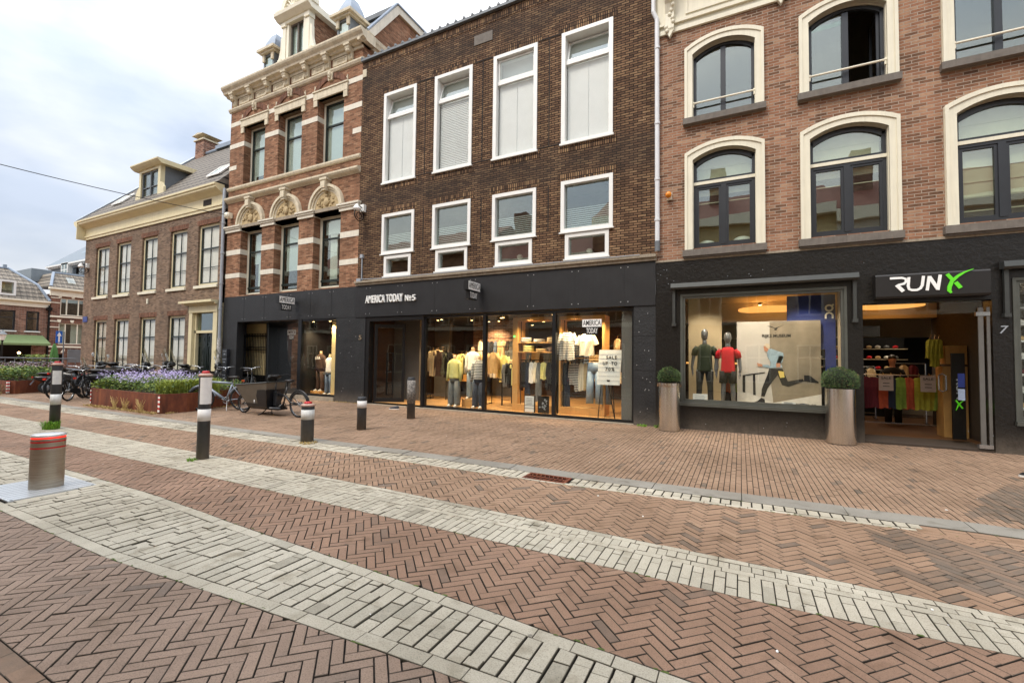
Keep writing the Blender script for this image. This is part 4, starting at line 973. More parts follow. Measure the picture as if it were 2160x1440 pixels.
def b3win(a, b, c, d, cur):
    f = MB(); f.frame(a, b, c, d, .10, FY-.03, FY+.14); f.box(a-.03, b+.03, FY-.07, FY-.0, c-.035, c+.0); fr = f.build('window', 'white_paint', h3)
    g_ = MB(); g_.box(a+.1, b-.1, FY+.09, FY+.096, c+.1, d-.1); g_.build('pane', 'glass_up', fr)
    if cur:
        q = MB(); z = c+.12
        while z < c+(d-c)*.5: q.box(a+.1, b-.1, FY+.16, FY+.19, z, z+.012); z += .055
        q.build('blind', 'blind_white', fr)
for a, b, c, d in MIDW: b3win(a, b, c, d, True)
for a, b in LOWW: b3win(a, b, 4.28, 4.97, False)
for xx, m_, lab, hh in ((-5.72, 'stone_white', 'pale bust on the sill of the third small window', .24), (-3.62, 'stone_white', 'pale vase on the sill of the rightmost small window', .2)):
    v = MB(); v.lathe([(.06, 4.39), (.07, 4.42), (.03, 4.46), (.08, 4.39+hh*.6), (.09, 4.39+hh*.8), (.05, 4.39+hh)], xx, FY+.3, 12); v.build('ornament', m_, loc=(xx, FY+.3, 4.39), label=lab, cat='ornament')
p = MB(); p.tube([(-1.88, FY-.12, 12.0), (-1.88, FY-.12, 10.25), (-1.80, FY-.10, 10.05), (-1.79, FY-.10, 4.25)], .055, 12)
pp = p.build('downpipe', 'pipe_white', loc=(-1.8, FY-.1, 4.2), label='pale downpipe between the dark brick facade and the orange brick one', cat='downpipe')
p = MB()
for z in (9.3, 7.4, 6.0, 5.0): p.tube([(-1.79, FY-.10, z), (-1.79, FY-.10, z+.05)], .068, 12)
p.build('pipe_collar', 'pipe_white', pp)
p = MB(); p.tube([(-1.79, FY-.10, 4.25), (-1.79, FY-.10, 4.5)], .062, 12); p.build('pipe_shoe', 'lead', pp)
p = MB(); p.tube([(-11.64, FY-.03, 4.26), (-11.64, FY-.03, 5.05)], .02, 8); p.box(-11.70, -11.58, FY-.08, FY, 5.0, 5.12); p.tube([(-11.64, FY-.05, 4.26), (-10.5, FY-.17, 4.20), (-2.2, FY-.17, 4.19)], .012, 6); p.box(-11.8, -11.62, FY-.12, FY, 4.18, 4.28)
p.build('conduit', 'pipe_grey', loc=(-11.64, FY, 4.2), label='grey cable conduit with a small box at the left of the dark brick wall', cat='conduit')

# ---------------------------------------------------------------- house 4: orange brick with arched cream surrounds
X0, X1 = -1.84, 9.2
h4 = thing('orange_brick_building', (3.6, FY, 0), 'orange brick building with arched cream window surrounds over a black shopfront', 'building')
cxs = [-.33, 2.01, 4.35, 6.69]
WN = []
for k, cx in enumerate(cxs):
    WN.append((cx-(.66 if k == 0 else .665), cx+(.66 if k == 0 else .665)))
holes = [(a, b, 4.26, 6.68) for a, b in WN]+[(a, b, 7.40, 9.26) for a, b in WN]
w = MB(); w.wall(X0, X1, 3.98, 9.9, holes, FY, .28); w.poly([(X1, FY, 0), (X1, 16, 0), (X1, 16, 12), (X1, FY, 12)]); w.build('wall', 'brick_b4', h4)
shell(h4, X0+.05, X1-.05, FY+.28, 14.5, 4.0, 11, (4.15, 7.25), 'room_wall')
def surround(a, b, z0, zs, rise, par):
    s = MB()
    for wd, y0, y1 in ((.175, -.045, .0), (.165, -.075, -.045), (.06, -.10, -.075)):
        # mouldings: full board, raised inner, raised outer bead
        oa, ob = (a-.175, b+.175)
        ia, ib = (a, b) if wd > .1 else (a-.115, b+.115)
        if wd == .165: oa, ob = a-.165, b+.165
        ri = rise; zi = zs if wd > .1 else zs+.115
        inner = segarch(ia, ib, zi, ri); outer = segarch(oa, ob, zs+(.175 if wd != .165 else .165), ri+.02)
        for sx0, sx1 in ((oa, ia), (ib, ob)): s.box(sx0, sx1, FY+y0, FY+y1, z0, zi)
        A = [(p[0], p[1]) for p in inner]; B = [(p[0], p[1]) for p in outer]
        A = [(oa, zi)]+[(ia, zi)]+A[1:-1]+[(ib, zi)]+[(ob, zi)]; B = [(oa, zi+.001)]+B+[(ob, zi+.001)]; n_ = min(len(A), len(B)); B = [B[0]]+B[1:-1]+[B[-1]]
        A2 = [(oa, zi)]+[(p[0], p[1]) for p in segarch(ia, ib, zi, ri)]+[(ob, zi)]
        for q in range(len(A2)-1):
            b0, b1 = (B[q] if q < len(B) else B[-1]), (B[q+1] if q+1 < len(B) else B[-1])
            s.prism([A2[q], A2[q+1], b1, b0], FY+y0, FY+y1)
    # deep inner return
    inner = segarch(a, b, zs, rise); s.strip([(p[0], FY-.07, p[1]) for p in inner], [(p[0], FY+.14, p[1]) for p in inner])
    s.box(a-.01, a+.012, FY-.0, FY+.14, z0, zs); s.box(b-.012, b+.01, FY-.0, FY+.14, z0, zs)
    # infill between the arch and the square hole behind it
    for q in range(len(inner)-1): s.prism([inner[q], inner[q+1], (inner[q+1][0], zs+rise+.06), (inner[q][0], zs+rise+.06)], FY+.01, FY+.06)
    return s.build('window_surround', 'cream', par)
def casement(a, b, z0, z1, zs, rise, tr_, par, fanlight, openr=False):
    y = FY+.10; s = MB()
    am = segarch(a, b, zs, rise)
    f = MB(); f.box(a+.012, a+.075, y, y+.08, z0, zs); f.box(b-.075, b-.012, y, y+.08, z0, zs); f.box(a+.075, b-.075, y, y+.08, z0, z0+.07)
    ih = segarch(a+.012, b-.012, zs, rise); ii = segarch(a+.075, b-.075, zs-.09 if fanlight else zs-.06, rise)
    for q in range(len(ih)-1): f.prism([ii[q], ii[q+1], ih[q+1], ih[q]], y, y+.08)
    top = tr_ if fanlight else None
    if fanlight:
        f.box(a+.075, b-.075, y-.01, y+.08, tr_-.07, tr_-.01); f.box(a+.075, b-.075, y-.01, y+.08, tr_+.06, tr_+.11)
    cx = (a+b)/2; ztop = (tr_-.07) if fanlight else zs+rise*.9-.08
    f.box(cx-.055, cx+.055, y-.012, y+.07, z0+.07, ztop)
    if fanlight:
        f.frame(a+.075, cx-.055, z0+.07, ztop, .05, y+.01, y+.06); f.frame(cx+.055, b-.075, z0+.07, ztop, .05, y+.01, y+.06)
    fr = f.build('window', 'anthracite', par)
    if fanlight:
        q = MB(); q.box(a+.012, b-.012, y-.03, y+.08, tr_-.01, tr_+.06); q.build('transom', 'cream', fr)
    g_ = MB()
    if openr: g_.box(a+.08, cx, y+.04, y+.046, z0+.07, zs); g_.prism([p for p in ii if p[0] <= cx+.02]+[(cx, zs-.1), (a+.075, zs-.1)], y+.040, y+.046)
    else: g_.prism([(a+.075, z0+.07), (b-.075, z0+.07)]+ii[::-1], y+.04, y+.046)
    g_.build('pane', 'glass_up', fr)
    if openr:
        # right leaf swung inwards
        o = MB(); o.box(b-.13, b-.08, y+.06, y+.66, z0+.08, z0+.13); o.box(b-.13, b-.08, y+.06, y+.66, zs-.05, zs); o.box(b-.13, b-.08, y+.06, y+.11, z0+.13, zs-.05); o.box(b-.13, b-.08, y+.61, y+.66, z0+.13, zs-.05); o.build('open_leaf', 'anthracite', fr)
    return fr
for k, (a, b) in enumerate(WN):
    su = surround(a, b, 4.22, 6.36, .20, h4); f = casement(a, b, 4.27, 6.6, 6.34, .20, 5.80, h4, True)
    q = MB(); z = 5.60
    q.box(a+.09, b-.09, FY+.24, FY+.25, 5.55 if k != 2 else 4.78, 6.5)
    for t in range(4 if k != 2 else 7): zz = 6.2-.28*t; q.box(a+.09, b-.09, FY+.225, FY+.24, zz, zz+.02)
    q.build('blind', 'curtain_warm', f)
    s = MB(); s.box(a-.22, b+.20, FY-.14, FY+.02, 4.06, 4.21); s.box(a-.20, b+.18, FY-.10, FY+.02, 4.02, 4.06); s.build('sill', 'blue_stone', su)
    su = surround(a, b, 7.38, 8.93, .22, h4); f = casement(a, b, 7.40, 9.1, 8.91, .22, 0, h4, False, openr=(k == 1))
    s = MB(); s.box(a-.21, b+.21, FY-.14, FY+.1, 7.24, 7.38); s.build('sill', 'blue_stone', su)
    s = MB(); s.tube([(a+.0, FY+.0, 7.76), (b-.0, FY+.0, 7.76)], .022, 8)
    for xx in (a+.02, b-.02): s.box(xx-.015, xx+.015, FY-.01, FY+.02, 7.66, 7.80)
    s.build('safety_bar', 'cream_white', su)
b = MB(); b.box(X0, X1, FY-.06, FY, 9.64, 9.74); b.box(X0, X1, FY-.03, FY, 9.74, 9.84); b.box(X0, X1, FY-.09, FY, 9.84, 9.90); b.box(X0, X1, FY-.04, FY+.3, 9.90, 10.95)
b.prism([(FY, 10.9), (FY-.12, 10.95), (FY-.3, 11.05), (FY-.5, 11.15), (FY-.7, 11.35), (FY-.75, 11.5), (FY+.3, 11.5), (FY+.3, 10.9)], X0, X1, 'x')
x = X0+.45
while x < X1-2: b.frame(x+.25, x+2.05, 10.0, 10.75, .05, FY-.07, FY-.04); x += 2.33
co4 = b.build('cornice', 'cream', h4)
for x in (-1.50, .84, 3.18, 5.52):
    q = MB(); q.prism([(FY-.04, 9.62), (FY-.09, 9.60), (FY-.14, 9.72), (FY-.13, 10.1), (FY-.2, 10.3), (FY-.38, 10.5), (FY-.48, 10.75), (FY-.45, 10.98), (FY-.04, 11.0)], x-.10, x+.10, 'x')
    for t in range(12): q.ball((x+random.uniform(-.09, .09), FY-.14-max(0, (t-5))*.045, 9.66+t*.1), .05, .04, .05, 6, 5)
    q.prism([(x-.09, 9.66), (x+.09, 9.66), (x, 9.50)], FY-.13, FY-.03); q.build('bracket', 'cream', h4)
s = MB(); s.box(X0, X1, FY-.05, FY, 3.98, 4.03); s.build('ledge', 'concrete_ledge', h4)
a_ = thing('alarm_beacon', (-1.53, FY, 5.5), 'round amber alarm beacon on the orange brick wall', 'beacon')
q = MB(); q.box(-1.58, -1.46, FY-.05, FY, 5.50, 5.66); q.build('base', 'cream_white', a_); q = MB(); q.smooth = True; q.ball((-1.53, FY-.11, 5.60), .075, .08, .075, 12, 8); q.build('lens', 'lamp_amber', a_)
for q0, lab in (((.05, 4.42), 'white round lamp shade on the sill behind the left first floor window'), ((-.72, 4.40), 'low white round shade at the left of the same first floor window')):
    q = MB(); q.smooth = True; q.ball((q0[0], FY+.5, q0[1]), .22, .2, .14, 14, 8); q.build('lamp_shade', 'white_paint', loc=(q0[0], FY+.5, q0[1]-.1), label=lab, cat='lamp')
for n_, c_ in (('neon', (.36, .34, .035)), ('lime', (.20, .30, .04)), ('orange', (.42, .075, .03))): mat('cloth_'+n_, c_, .9, 0, .2, 12, .3, 60)
mat('mullion_alu', '5c5e58', .4, .4, .1, 4)
mat('alu_dark', '4a4c4a', .4, .4, .1, 4)
mat('sign_brown', '1d1a18', .45)
mat('sign_green', '58c322', .4, 0, .03, emit='58c322', es=.25)
mat('shop_grey_light', '9b978f', .8); mat('wood_floor_dark', '5a3c22', .5)
mat('cloth_bluebanner', '24357a', .8)
mat('sale_paper', 'c2aea0', .8)
# ================================================================ SHOPFRONTS
# ---- black clothing shop under houses 2 and 3 (its own fascia in front of both)
SX0, SX1 = -19.6, -1.84
sh = thing('clothing_shopfront', (-10, FY, 0), 'black plastered shopfront of the clothing shop with large windows', 'shopfront')
OPN = [(-18.62, -12.83, 0.0, 2.97), (-11.42, -2.37, 0.0, 2.95)]
w = MB(); w.wall(SX0, -11.9, 0, 4.03, [OPN[0]], FY-.02, .30); w.box(SX0-.01, SX0, FY-.02, FY+.3, 0, 4.03); w.wall(-11.9, SX1, 0, 3.2, [OPN[1]], FY-.02, .22); w.poly([(SX0, FY-.02, 4.03), (-11.9, FY-.02, 4.03), (-11.9, FY+.05, 4.03), (SX0, FY+.05, 4.03)])
w.build('pier', 'black_plaster', sh)
pn = MB(); pn.box(-11.9, SX1-.002, FY-.05, FY-.0201, 2.95, 4.03); pn.build('fascia', 'black_panel', sh)
pn = MB()
for x in (-11.3, -9.9, -8.5, -7.1, -5.2, -3.9, -2.6): pn.box(x-.004, x+.004, FY-.052, FY-.045, 2.95, 4.03)
for x in (-18.2, -16.9, -15.4, -14.2, -13.1): pn.box(x-.004, x+.004, FY-.024, FY-.015, 2.98, 4.03)
for x0, x1, z in ((-12.83, -11.42, 1.05), (-12.83, -11.42, 2.15), (-2.37, -1.84, 1.35), (-2.37, -1.84, 2.2), (-19.6, -18.62, 1.4), (-12.83, -11.42, 2.96)): pn.box(x0, x1, FY-.024, FY-.015, z-.004, z+.004)
pn.split('panel_joint', 'sign_black', sh)
rv = MB()
for x in (-11.3, -9.9, -8.5, -7.1, -5.2, -3.9, -2.6):
    for dx in (-.09, .09):
        for z in (3.06, 3.93): rv.ball((x+dx, FY-.053, z), .014, .006, .014, 6, 4)
for x in (-18.2, -16.9, -15.4, -14.2, -13.1):
    for dx in (-.09, .09):
        for z in (3.08, 3.92): rv.ball((x+dx, FY-.024, z), .014, .006, .014, 6, 4)
for _ in range(26): rv.ball((random.choice([random.uniform(-12.8, -11.5), random.uniform(-2.3, -1.9)]), FY-.024, random.uniform(.2, 2.9)), .009, .003, .012, 5, 4)
rv.build('rivet', 'rivet', sh)
# large glazing: frames, panes
def glazing(par, x0, x1, z0, z1, y, posts, door=None, m='black_frame', gl='glass_shop'):
    f = MB(); f.box(x0, x1, y-.04, y+.06, z0, z0+.07); f.box(x0, x1, y-.04, y+.06, z1-.08, z1); f.box(x0, x0+.06, y-.04, y+.06, z0+.07, z1-.08); f.box(x1-.06, x1, y-.04, y+.06, z0+.07, z1-.08)
    for p in posts: f.box(p-.05, p+.05, y-.06, y+.06, z0+.07, z1-.08)
    fr = f.build('window', m, par)
    xs = [x0+.06]+[v for p in posts for v in (p-.05, p+.05)]+[x1-.06]
    for k in range(0, len(xs), 2):
        if door is not None and k//2 == door: continue
        g_ = MB(); g_.box(xs[k], xs[k+1], y, y+.008, z0+.07, z1-.08); g_.build('pane', gl, fr)
    return fr
glazing(sh, -8.95, -2.37, .02, 2.93, FY+.10, [-6.73, -4.53])
f = MB(); f.box(-11.42, -8.95, FY-.0, FY+.2, 2.80, 2.93); f.box(-11.42, -11.25, FY+.0, FY+.2, 0, 2.8); f.box(-9.05, -8.94, FY+.03, FY+.17, 0, 2.8); f.build('door_frame', 'black_frame', sh)
# entrance door folded inwards, glass set in a black frame
dr = MB(); dv = Vector((sin(radians(62)), cos(radians(62))*1.0, 0)); P0 = Vector((-11.2, FY+.2, 0))
def leaf(mb, u0, u1, z0, z1, t=.05):
    a = P0+dv*u0; b = P0+dv*u1; n_ = Vector((-dv.y, dv.x, 0))*t
    i = len(mb.V); mb.V += [(p.x, p.y, z) for z in (z0, z1) for p in (a, b, b+n_, a+n_)]
    for ff in ((0, 3, 2, 1), (4, 5, 6, 7), (0, 1, 5, 4), (1, 2, 6, 5), (2, 3, 7, 6), (3, 0, 4, 7)): mb.face([i+k for k in ff])
leaf(dr, 0, .10, .05, 2.72); leaf(dr, .95, 1.05, .05, 2.72); leaf(dr, .1, .95, 2.6, 2.72); leaf(dr, .1, .95, .05, .2)
dd = dr.build('door', 'black_frame', sh); dr = MB(); leaf(dr, .1, .95, .2, 2.6, .01); dr.build('pane', 'glass_shop', dd)
dr = MB(); leaf(dr, .42, .47, .3, 1.75, .08); leaf(dr, .62, .67, .3, 1.75, .08)
for z in (.3, .7, 1.1, 1.45, 1.72): leaf(dr, .47, .62, z, z+.025, .06)
dr.build('door_handle', 'metal_rod', dd)
th = MB(); th.box(-11.42, -2.37, FY-.06, FY+.06, -.01, .02); th.box(-15.5, -12.83, FY-.06, FY+.1, -.01, .14); th.build('threshold', 'concrete_ledge', sh)
# narrow left bay: recessed gate, angled glass, window box
f = MB(); f.box(-14.86, -14.68, FY-.0, FY+.22, 0, 2.97); f.box(-14.68, -12.83, FY+.02, FY+.12, .14, .22); f.box(-14.68, -12.83, FY+.02, FY+.12, 2.9, 2.97); fr = f.build('window', 'black_frame', sh)
g_ = MB(); g_.box(-14.68, -12.84, FY+.06, FY+.068, .22, 2.9); g_.build('pane', 'glass_shop', fr)
g_ = MB(); g_.poly([(-14.86, FY+.1, .1), (-17.9, FY+.85, .1), (-17.9, FY+.85, 2.95), (-14.86, FY+.1, 2.95)]); g_.build('pane', 'glass_shop', fr)
f = MB(); f.tube([(-17.93, FY+.86, 0), (-17.93, FY+.86, 2.97)], .05, 6); f.build('mullion', 'black_frame', fr)
pq = MB(); pq.poly([(-19.5, FY+.28, 0), (-19.5, FY+.28, 2.97), (-19.5, FY+3.2, 2.97), (-19.5, FY+3.2, 0)]); pq.poly([(-19.5, FY+.28, 2.96), (-12.8, FY+.28, 2.96), (-12.8, FY+3.2, 2.96), (-19.5, FY+3.2, 2.96)]); pq.build('porch', 'black_plaster', sh)
pq = MB(); pq.poly([(-18.6, FY-.02, .004), (-14.9, FY-.02, .004), (-14.9, FY+3.2, .004), (-19.5, FY+3.2, .004), (-19.5, FY+.3, .004), (-18.6, FY+.3, .004)]); pq.build('porch_floor', 'carpet', sh)
gt = thing('entrance_gate', (-18.6, FY+.8, 0), 'black barred gate in front of cream boards in the shop recess', 'gate'); yg = FY+.80
q = MB(); q.box(-19.45, -17.96, yg+.10, yg+.14, .72, 2.96); q.build('board', 'wood_pale', gt)
q = MB()
for k in range(14): x = -19.4+k*.11; q.tube([(x, yg, .1), (x, yg, 2.50)], .013, 6); q.ball((x, yg, 2.51), .022, .022, .03, 6, 4)
for k in range(13): x = -19.345+k*.11; q.tube([(x, yg-.01, .12), (x, yg-.01, .66)], .009, 5)
q.build('bars', 'metal_rod', gt)
q = MB(); q.box(-19.45, -17.96, yg-.02, yg+.02, 1.92, 1.96); q.box(-19.45, -17.96, yg-.02, yg+.02, 1.82, 1.85); q.box(-19.45, -17.96, yg-.02, yg+.02, .66, .76); q.box(-19.45, -17.96, yg-.02, yg+.02, 2.40, 2.44); q.box(-19.45, -17.96, yg+.05, yg+.06, .0, .72); q.split('gate_frame', 'metal_rod', gt)
mb_ = thing('letterboxes', (-19.2, FY, .6), 'stack of three black letterboxes on the black wall', 'letterbox')
for k in range(4):
    q = MB(); z = .55+k*.33; q.box(-19.38, -19.06, FY-.14, FY-.021, z, z+.30); bx = q.build('box', 'anthracite', mb_)
    q = MB(); q.box(-19.34, -19.1, FY-.145, FY-.14, z+.2, z+.215); q.box(-19.27, -19.17, FY-.145, FY-.14, z+.07, z+.10); q.build('slot', 'pipe_grey', bx)

# ---- lettering and signs of the clothing shop
lt = MB(); text(lt, 'AMERICA TODAY', -11.36, FY-.085, 3.415, .36, 1.62, .004, .03, spacing=1.06); text(lt, 'N', -9.635, FY-.085, 3.415, .27, .13, .003, .03); text(lt, 'o', -9.475, FY-.085, 3.47, .22, .09, .002, .03); lt.box(-9.475, -9.385, FY-.11, FY-.06, 3.415, 3.437); text(lt, '5', -9.345, FY-.085, 3.415, .27, .13, .003, .03)
lt.build('shop_name', 'white_bright', loc=(-11.36, FY-.08, 3.4), label='white raised letters reading AMERICA TODAY No5 on the black fascia', cat='lettering')
def blade_sign(x, y, lab):
    """two stacked boxes standing out from the wall on an arm; faces look along the street"""
    t = thing('projecting_sign', (x, y, 3.3), lab, 'sign')
    rz = radians(0)
    q = MB(); q.box(x-.08, x+.08, y-.74, y-.10, 3.52, 3.78); u = q.build('sign_box', 'sign_black', t)
    q = MB(); q.box(x-.06, x+.06, y-.64, y-.22, 3.27, 3.515); q.build('sign_box', 'sign_black', t)
    q = MB(); q.box(x+.081, x+.086, y-.73, y-.11, 3.53, 3.77); q.build('panel', 'white_bright', t)
    q = MB(); text(q, 'AMERICA', x+.0895, y-.71, 3.575, .24, .58, .0, .002, axis='x', spacing=1.08); q.build('letters', 'sign_black', t)
    q = MB(); text(q, 'TODAY', x+.063, y-.62, 3.305, .24, .38, .0, .002, axis='x', spacing=1.08); q.build('letters', 'white_bright', t)
    q = MB(); q.box(x-.02, x+.02, y-.1, y, 3.60, 3.64); q.build('arm', 'metal_rod', t)
blade_sign(-15.02, FY-.02, 'black and white projecting AMERICA TODAY sign over the narrow left shop bay'); blade_sign(-6.86, FY-.05, 'black and white projecting AMERICA TODAY sign over the wide shop windows')
def sticker(x, z, w_, y, par, lab):
    t = thing('window_sticker', (x, y, z), lab, 'sticker')
    q = MB(); q.box(x, x+w_, y-.004, y, z+.01, z+.2*w_/.5); q.build('panel', 'white_bright', t)
    q = MB(); text(q, 'AMERICA', x+w_*.04, y-.007, z+.045*w_/.5, .19*w_/.5, w_*.92, .001, .002); q.build('letters', 'sign_black', t)
    q = MB(); q.box(x+w_*.18, x+w_*.82, y-.003, y, z-.2*w_/.5, z+.008); q.build('panel', 'sign_black', t)
    q = MB(); text(q, 'TODAY', x+w_*.22, y-.006, z-.155*w_/.5, .19*w_/.5, w_*.58, .001, .002); q.build('letters', 'white_bright', t)
sticker(-3.74, 2.45, .52, FY+.09, sh, 'white and black AMERICA TODAY sticker in the rightmost shop window')
sticker(-16.15, 2.42, .5, FY+.5, sh, 'small AMERICA TODAY sticker on the angled glass of the left bay')
lt = MB(); text(lt, '5', -11.70, FY-.035, 2.18, .22, .13, .004, .006); lt.build('house_number', 'gold_digits', loc=(-11.7, FY-.03, 2.18), label='bronze figure 5 on the black plaster pier', cat='number')

# ---------------------------------------------------------------- inside the clothing shop
sp = thing('clothing_shop_interior', (-6.5, 15, 0), 'warmly lit clothing shop interior with timber floor and dark ceiling', 'interior')
q = MB(); q.poly([(-11.5, FY+.2, .06), (-1.9, FY+.2, .06), (-1.9, 17.5, .06), (-11.5, 17.5, .06)]); q.box(-14.68, -12.84, FY+.14, 13.2, .05, .14); q.build('floor', 'wood_floor', sp)
q = MB(); q.poly([(-11.5, FY+.2, 3.05), (-11.5, 17.5, 3.05), (-1.9, 17.5, 3.05), (-1.9, FY+.2, 3.05)]); q.poly([(-14.7, FY+.2, 2.97), (-12.84, FY+.2, 2.97), (-12.84, 13.2, 2.97), (-14.7, 13.2, 2.97)]); q.build('ceiling', 'shop_ceiling', sp)
q = MB(); q.poly([(-11.5, 17.5, 0), (-1.9, 17.5, 0), (-1.9, 17.5, 3.05), (-11.5, 17.5, 3.05)]); q.poly([(-11.48, FY+.2, 0), (-11.48, 17.5, 0), (-11.48, 17.5, 3.05), (-11.48, FY+.2, 3.05)]); q.build('back_wall', 'cloth_brown', sp)
q = MB(); q.box(-9.2, -7.7, 16.2, 16.5, .06, 3.05); q.box(-10.9, -10.2, 14.5, 14.7, .06, 3.05); q.box(-11.44, -10.25, 12.75, 12.85, .06, 3.04); q.split('column', 'shop_grey', sp)
q = MB(); q.box(-9.4, -7.2, 15.0, 15.2, .9, 3.05); q.build('brick_partition', 'brick_b4', sp)
q = MB(); q.poly([(-2.34, FY+.2, 0), (-2.34, 17, 0), (-2.34, 17, 3.05), (-2.34, FY+.2, 3.05)]); q.box(-2.75, -2.36, 11.75, 11.8, .06, 2.9); q.build('side_wall', 'wood_warm', sp)
q = MB(); q.box(-2.72, -2.45, FY+.18, FY+.3, .06, 2.88); q.build('side_post', 'shop_grey', sp)
q = MB(); q.poly([(-14.7, 13.2, 0), (-12.8, 13.2, 0), (-12.8, 13.2, 2.97), (-14.7, 13.2, 2.97)]); q.poly([(-14.72, FY+.2, 0), (-14.72, 13.2, 0), (-14.72, 13.2, 2.97), (-14.72, FY+.2, 2.97)]); q.build('window_back', 'black_plaster', sp)
q = MB(); q.box(-13.62, -12.86, FY+.5, FY+.55, .14, 2.9); q.build('timber_panel', 'wood_pale', sp)
# timber display portals with shelves
def portal(x0, x1, y, lab, shelves):
    t = thing('display_portal', (x0, y, .06), lab, 'display frame')
    q = MB(); q.box(x0, x0+.17, y, y+.5, .06, 2.82); q.box(x1-.07, x1, y, y+.5, .06, 2.82); q.box(x0+.17, x1-.07, y, y+.5, 2.72, 2.82); q.box(x0+.17, x1-.07, y, y+.5, .06, .26); q.build('frame', 'wood_warm', t)
    for z in shelves: q = MB(); q.box(x0+.17, x1-.07, y+.02, y+.45, z, z+.03); q.build('shelf', 'wood_warm', t)
    q = MB(); q.tube([(x0+.17, y+.2, 1.56), (x1-.07, y+.2, 1.56)], .015, 6)
    for xx in (x0+.26,): q.tube([(xx, y+.05, .2), (xx, y+.05, 2.7)], .012, 6)
    q.build('rail', 'metal_rod', t)
    q = MB(); q.box(x0+.17, x1-.07, y+.48, y+.5, .26, 2.72); return t
YP = FY+.62
portal(-6.08, -4.60, YP, 'timber display frame with shelves of folded clothes behind the third window', (1.78, 2.06))
portal(-4.72, -3.28, YP, 'timber display frame with hanging striped top behind the rightmost window', (1.62,))
# folded piles
def pile(x, y, z, n, m, lab, w=.34):
    q = MB()
    for k in range(n): dx = random.uniform(-.01, .01); q.smooth = True; q.loft([(x+dx, y, z+k*.045, w*.46, .13), (x+dx, y, z+k*.045+.008, w*.5, .15), (x+dx, y, z+k*.045+.034, w*.5, .15), (x+dx, y, z+k*.045+.042, w*.45, .12)], 16)
    q.build('folded_clothes', m, loc=(x, y, z), label=lab, cat='clothes', group='folded clothes on the shop shelves')
pile(-5.72, YP+.15, 2.09, 3, 'stripe_bw', 'striped folded pile on the upper shelf, left one'); pile(-5.28, YP+.15, 2.09, 2, 'stripe_bw', 'striped folded pile on the upper shelf, middle one'); pile(-4.86, YP+.15, 2.09, 3, 'cloth_sand', 'sand coloured folded pile on the upper shelf')
pile(-5.62, YP+.15, 1.81, 4, 'cloth_yellow', 'tall yellow folded pile on the lower shelf'); pile(-5.2, YP+.15, 1.81, 2, 'cloth_tan', 'flat tan folded pile on the lower shelf'); pile(-4.84, YP+.15, 1.81, 3, 'cloth_brown', 'brown folded pile at the right of the lower shelf')
pile(-6.35, 13.4, .95, 8, 'cloth_sand', 'high pile of folded jumpers on the dark table deep in the shop', .5)
# garments
def garment(x, y, zt, h, w, m, lab, grp, th_=.06, flare=1.15, sleeves=0, folds=3, hang=True, cat='garment', name='hanging_garment'):
    t = thing(name, (x, y, zt), lab, cat, grp); q = MB(); q.smooth = True
    nx, nz = 12, 12; ph = random.uniform(0, 6)
    def hw(v): return w/2*((.35+.65*min(1, v/.10)) if sleeves != 2 else 1)*(1+(flare-1)*v)
    for sgn in (-1, 1):
        rows = []
        for j in range(nz+1):
            v = j/nz; rows.append([(x+(2*i/nx-1)*hw(v), y+sgn*th_*(.35+.65*min(1, v*3))*sqrt(max(.02, 1-(2*i/nx-1)**2))+.024*sin(folds*2*pi*i/nx+ph+v*1.5)*v+.008*sin(7*v+i), zt-v*h+.015*sin(2*pi*i/nx*1.5+ph)*(v > .95)) for i in range(nx+1)])
        for a, b in zip(rows, rows[1:]): q.strip(a, b)
    if sleeves == 1:
        for s_ in (-1, 1): q.tube([(x+s_*w*.40, y, zt-.05), (x+s_*w*.60, y, zt-h*.35), (x+s_*w*.66, y+.01, zt-h*.82)], [.065, .06, .045], 8)
    q.build('cloth', m, t)
    if hang: q = MB(); q.tube([(x, y, zt-.01), (x, y, zt+.05), (x+.02, y, zt+.08), (x, y, zt+.10)], .006, 5); q.build('hanger', 'wood_warm', t)
    return t
YR = YP+.2
seq = [(-5.93, 'cloth_brown', .85, .16, 'brown checked coat'), (-5.80, 'cloth_dark', .75, .14, 'dark jacket'), (-5.66, 'cloth_navy', .95, .12, 'navy trousers'), (-5.55, 'cloth_white', .62, .14, 'white blouse'), (-5.43, 'cloth_cream', .60, .12, 'cream blouse'), (-5.31, 'cloth_grey', 1.15, .14, 'long grey dress'), (-5.16, 'cloth_yellow', .50, .17, 'pale yellow top'), (-4.98, 'cloth_dark', .80, .18, 'black coat'), (-4.82, 'cloth_black', .85, .16, 'black jacket')]
for k, (x, m_, h, w_, nm) in enumerate(seq): garment(x, YR, 1.50, h, w_*1.25, m_, nm+' on the rail behind the third shop window', 'clothes on the rail behind the third shop window', .05)
seq = [(-4.62, 'cloth_yellow', .80, .13, 'lime yellow cardigan'), (-4.47, 'cloth_denim_dark', 1.28, .22, 'dark denim trousers'), (-4.27, 'stripe_bw', .62, .20, 'striped shirt, lower one'), (-4.13, 'stripe_bw', .80, .12, 'longer striped shirt'), (-4.00, 'cloth_cream', .78, .16, 'cream shirt'), (-3.87, 'cloth_sand', .74, .12, 'sand shirt')]
for k, (x, m_, h, w_, nm) in enumerate(seq): garment(x, YR, 1.50, h, w_*1.2, m_, nm+' on the rail behind the rightmost shop window', 'clothes on the rail behind the rightmost shop window', .05)
garment(-4.32, YP-.08, 2.36, .78, .42, 'stripe_bw', 'large striped polo shirt hanging high in the rightmost window', None, .10, 1.1, 1)
garment(-3.76, YP-.08, 2.30, .60, .42, 'cloth_cream', 'cream T-shirt spotlit under the AMERICA TODAY sticker', None, .10, 1.05, 0)
q = MB()
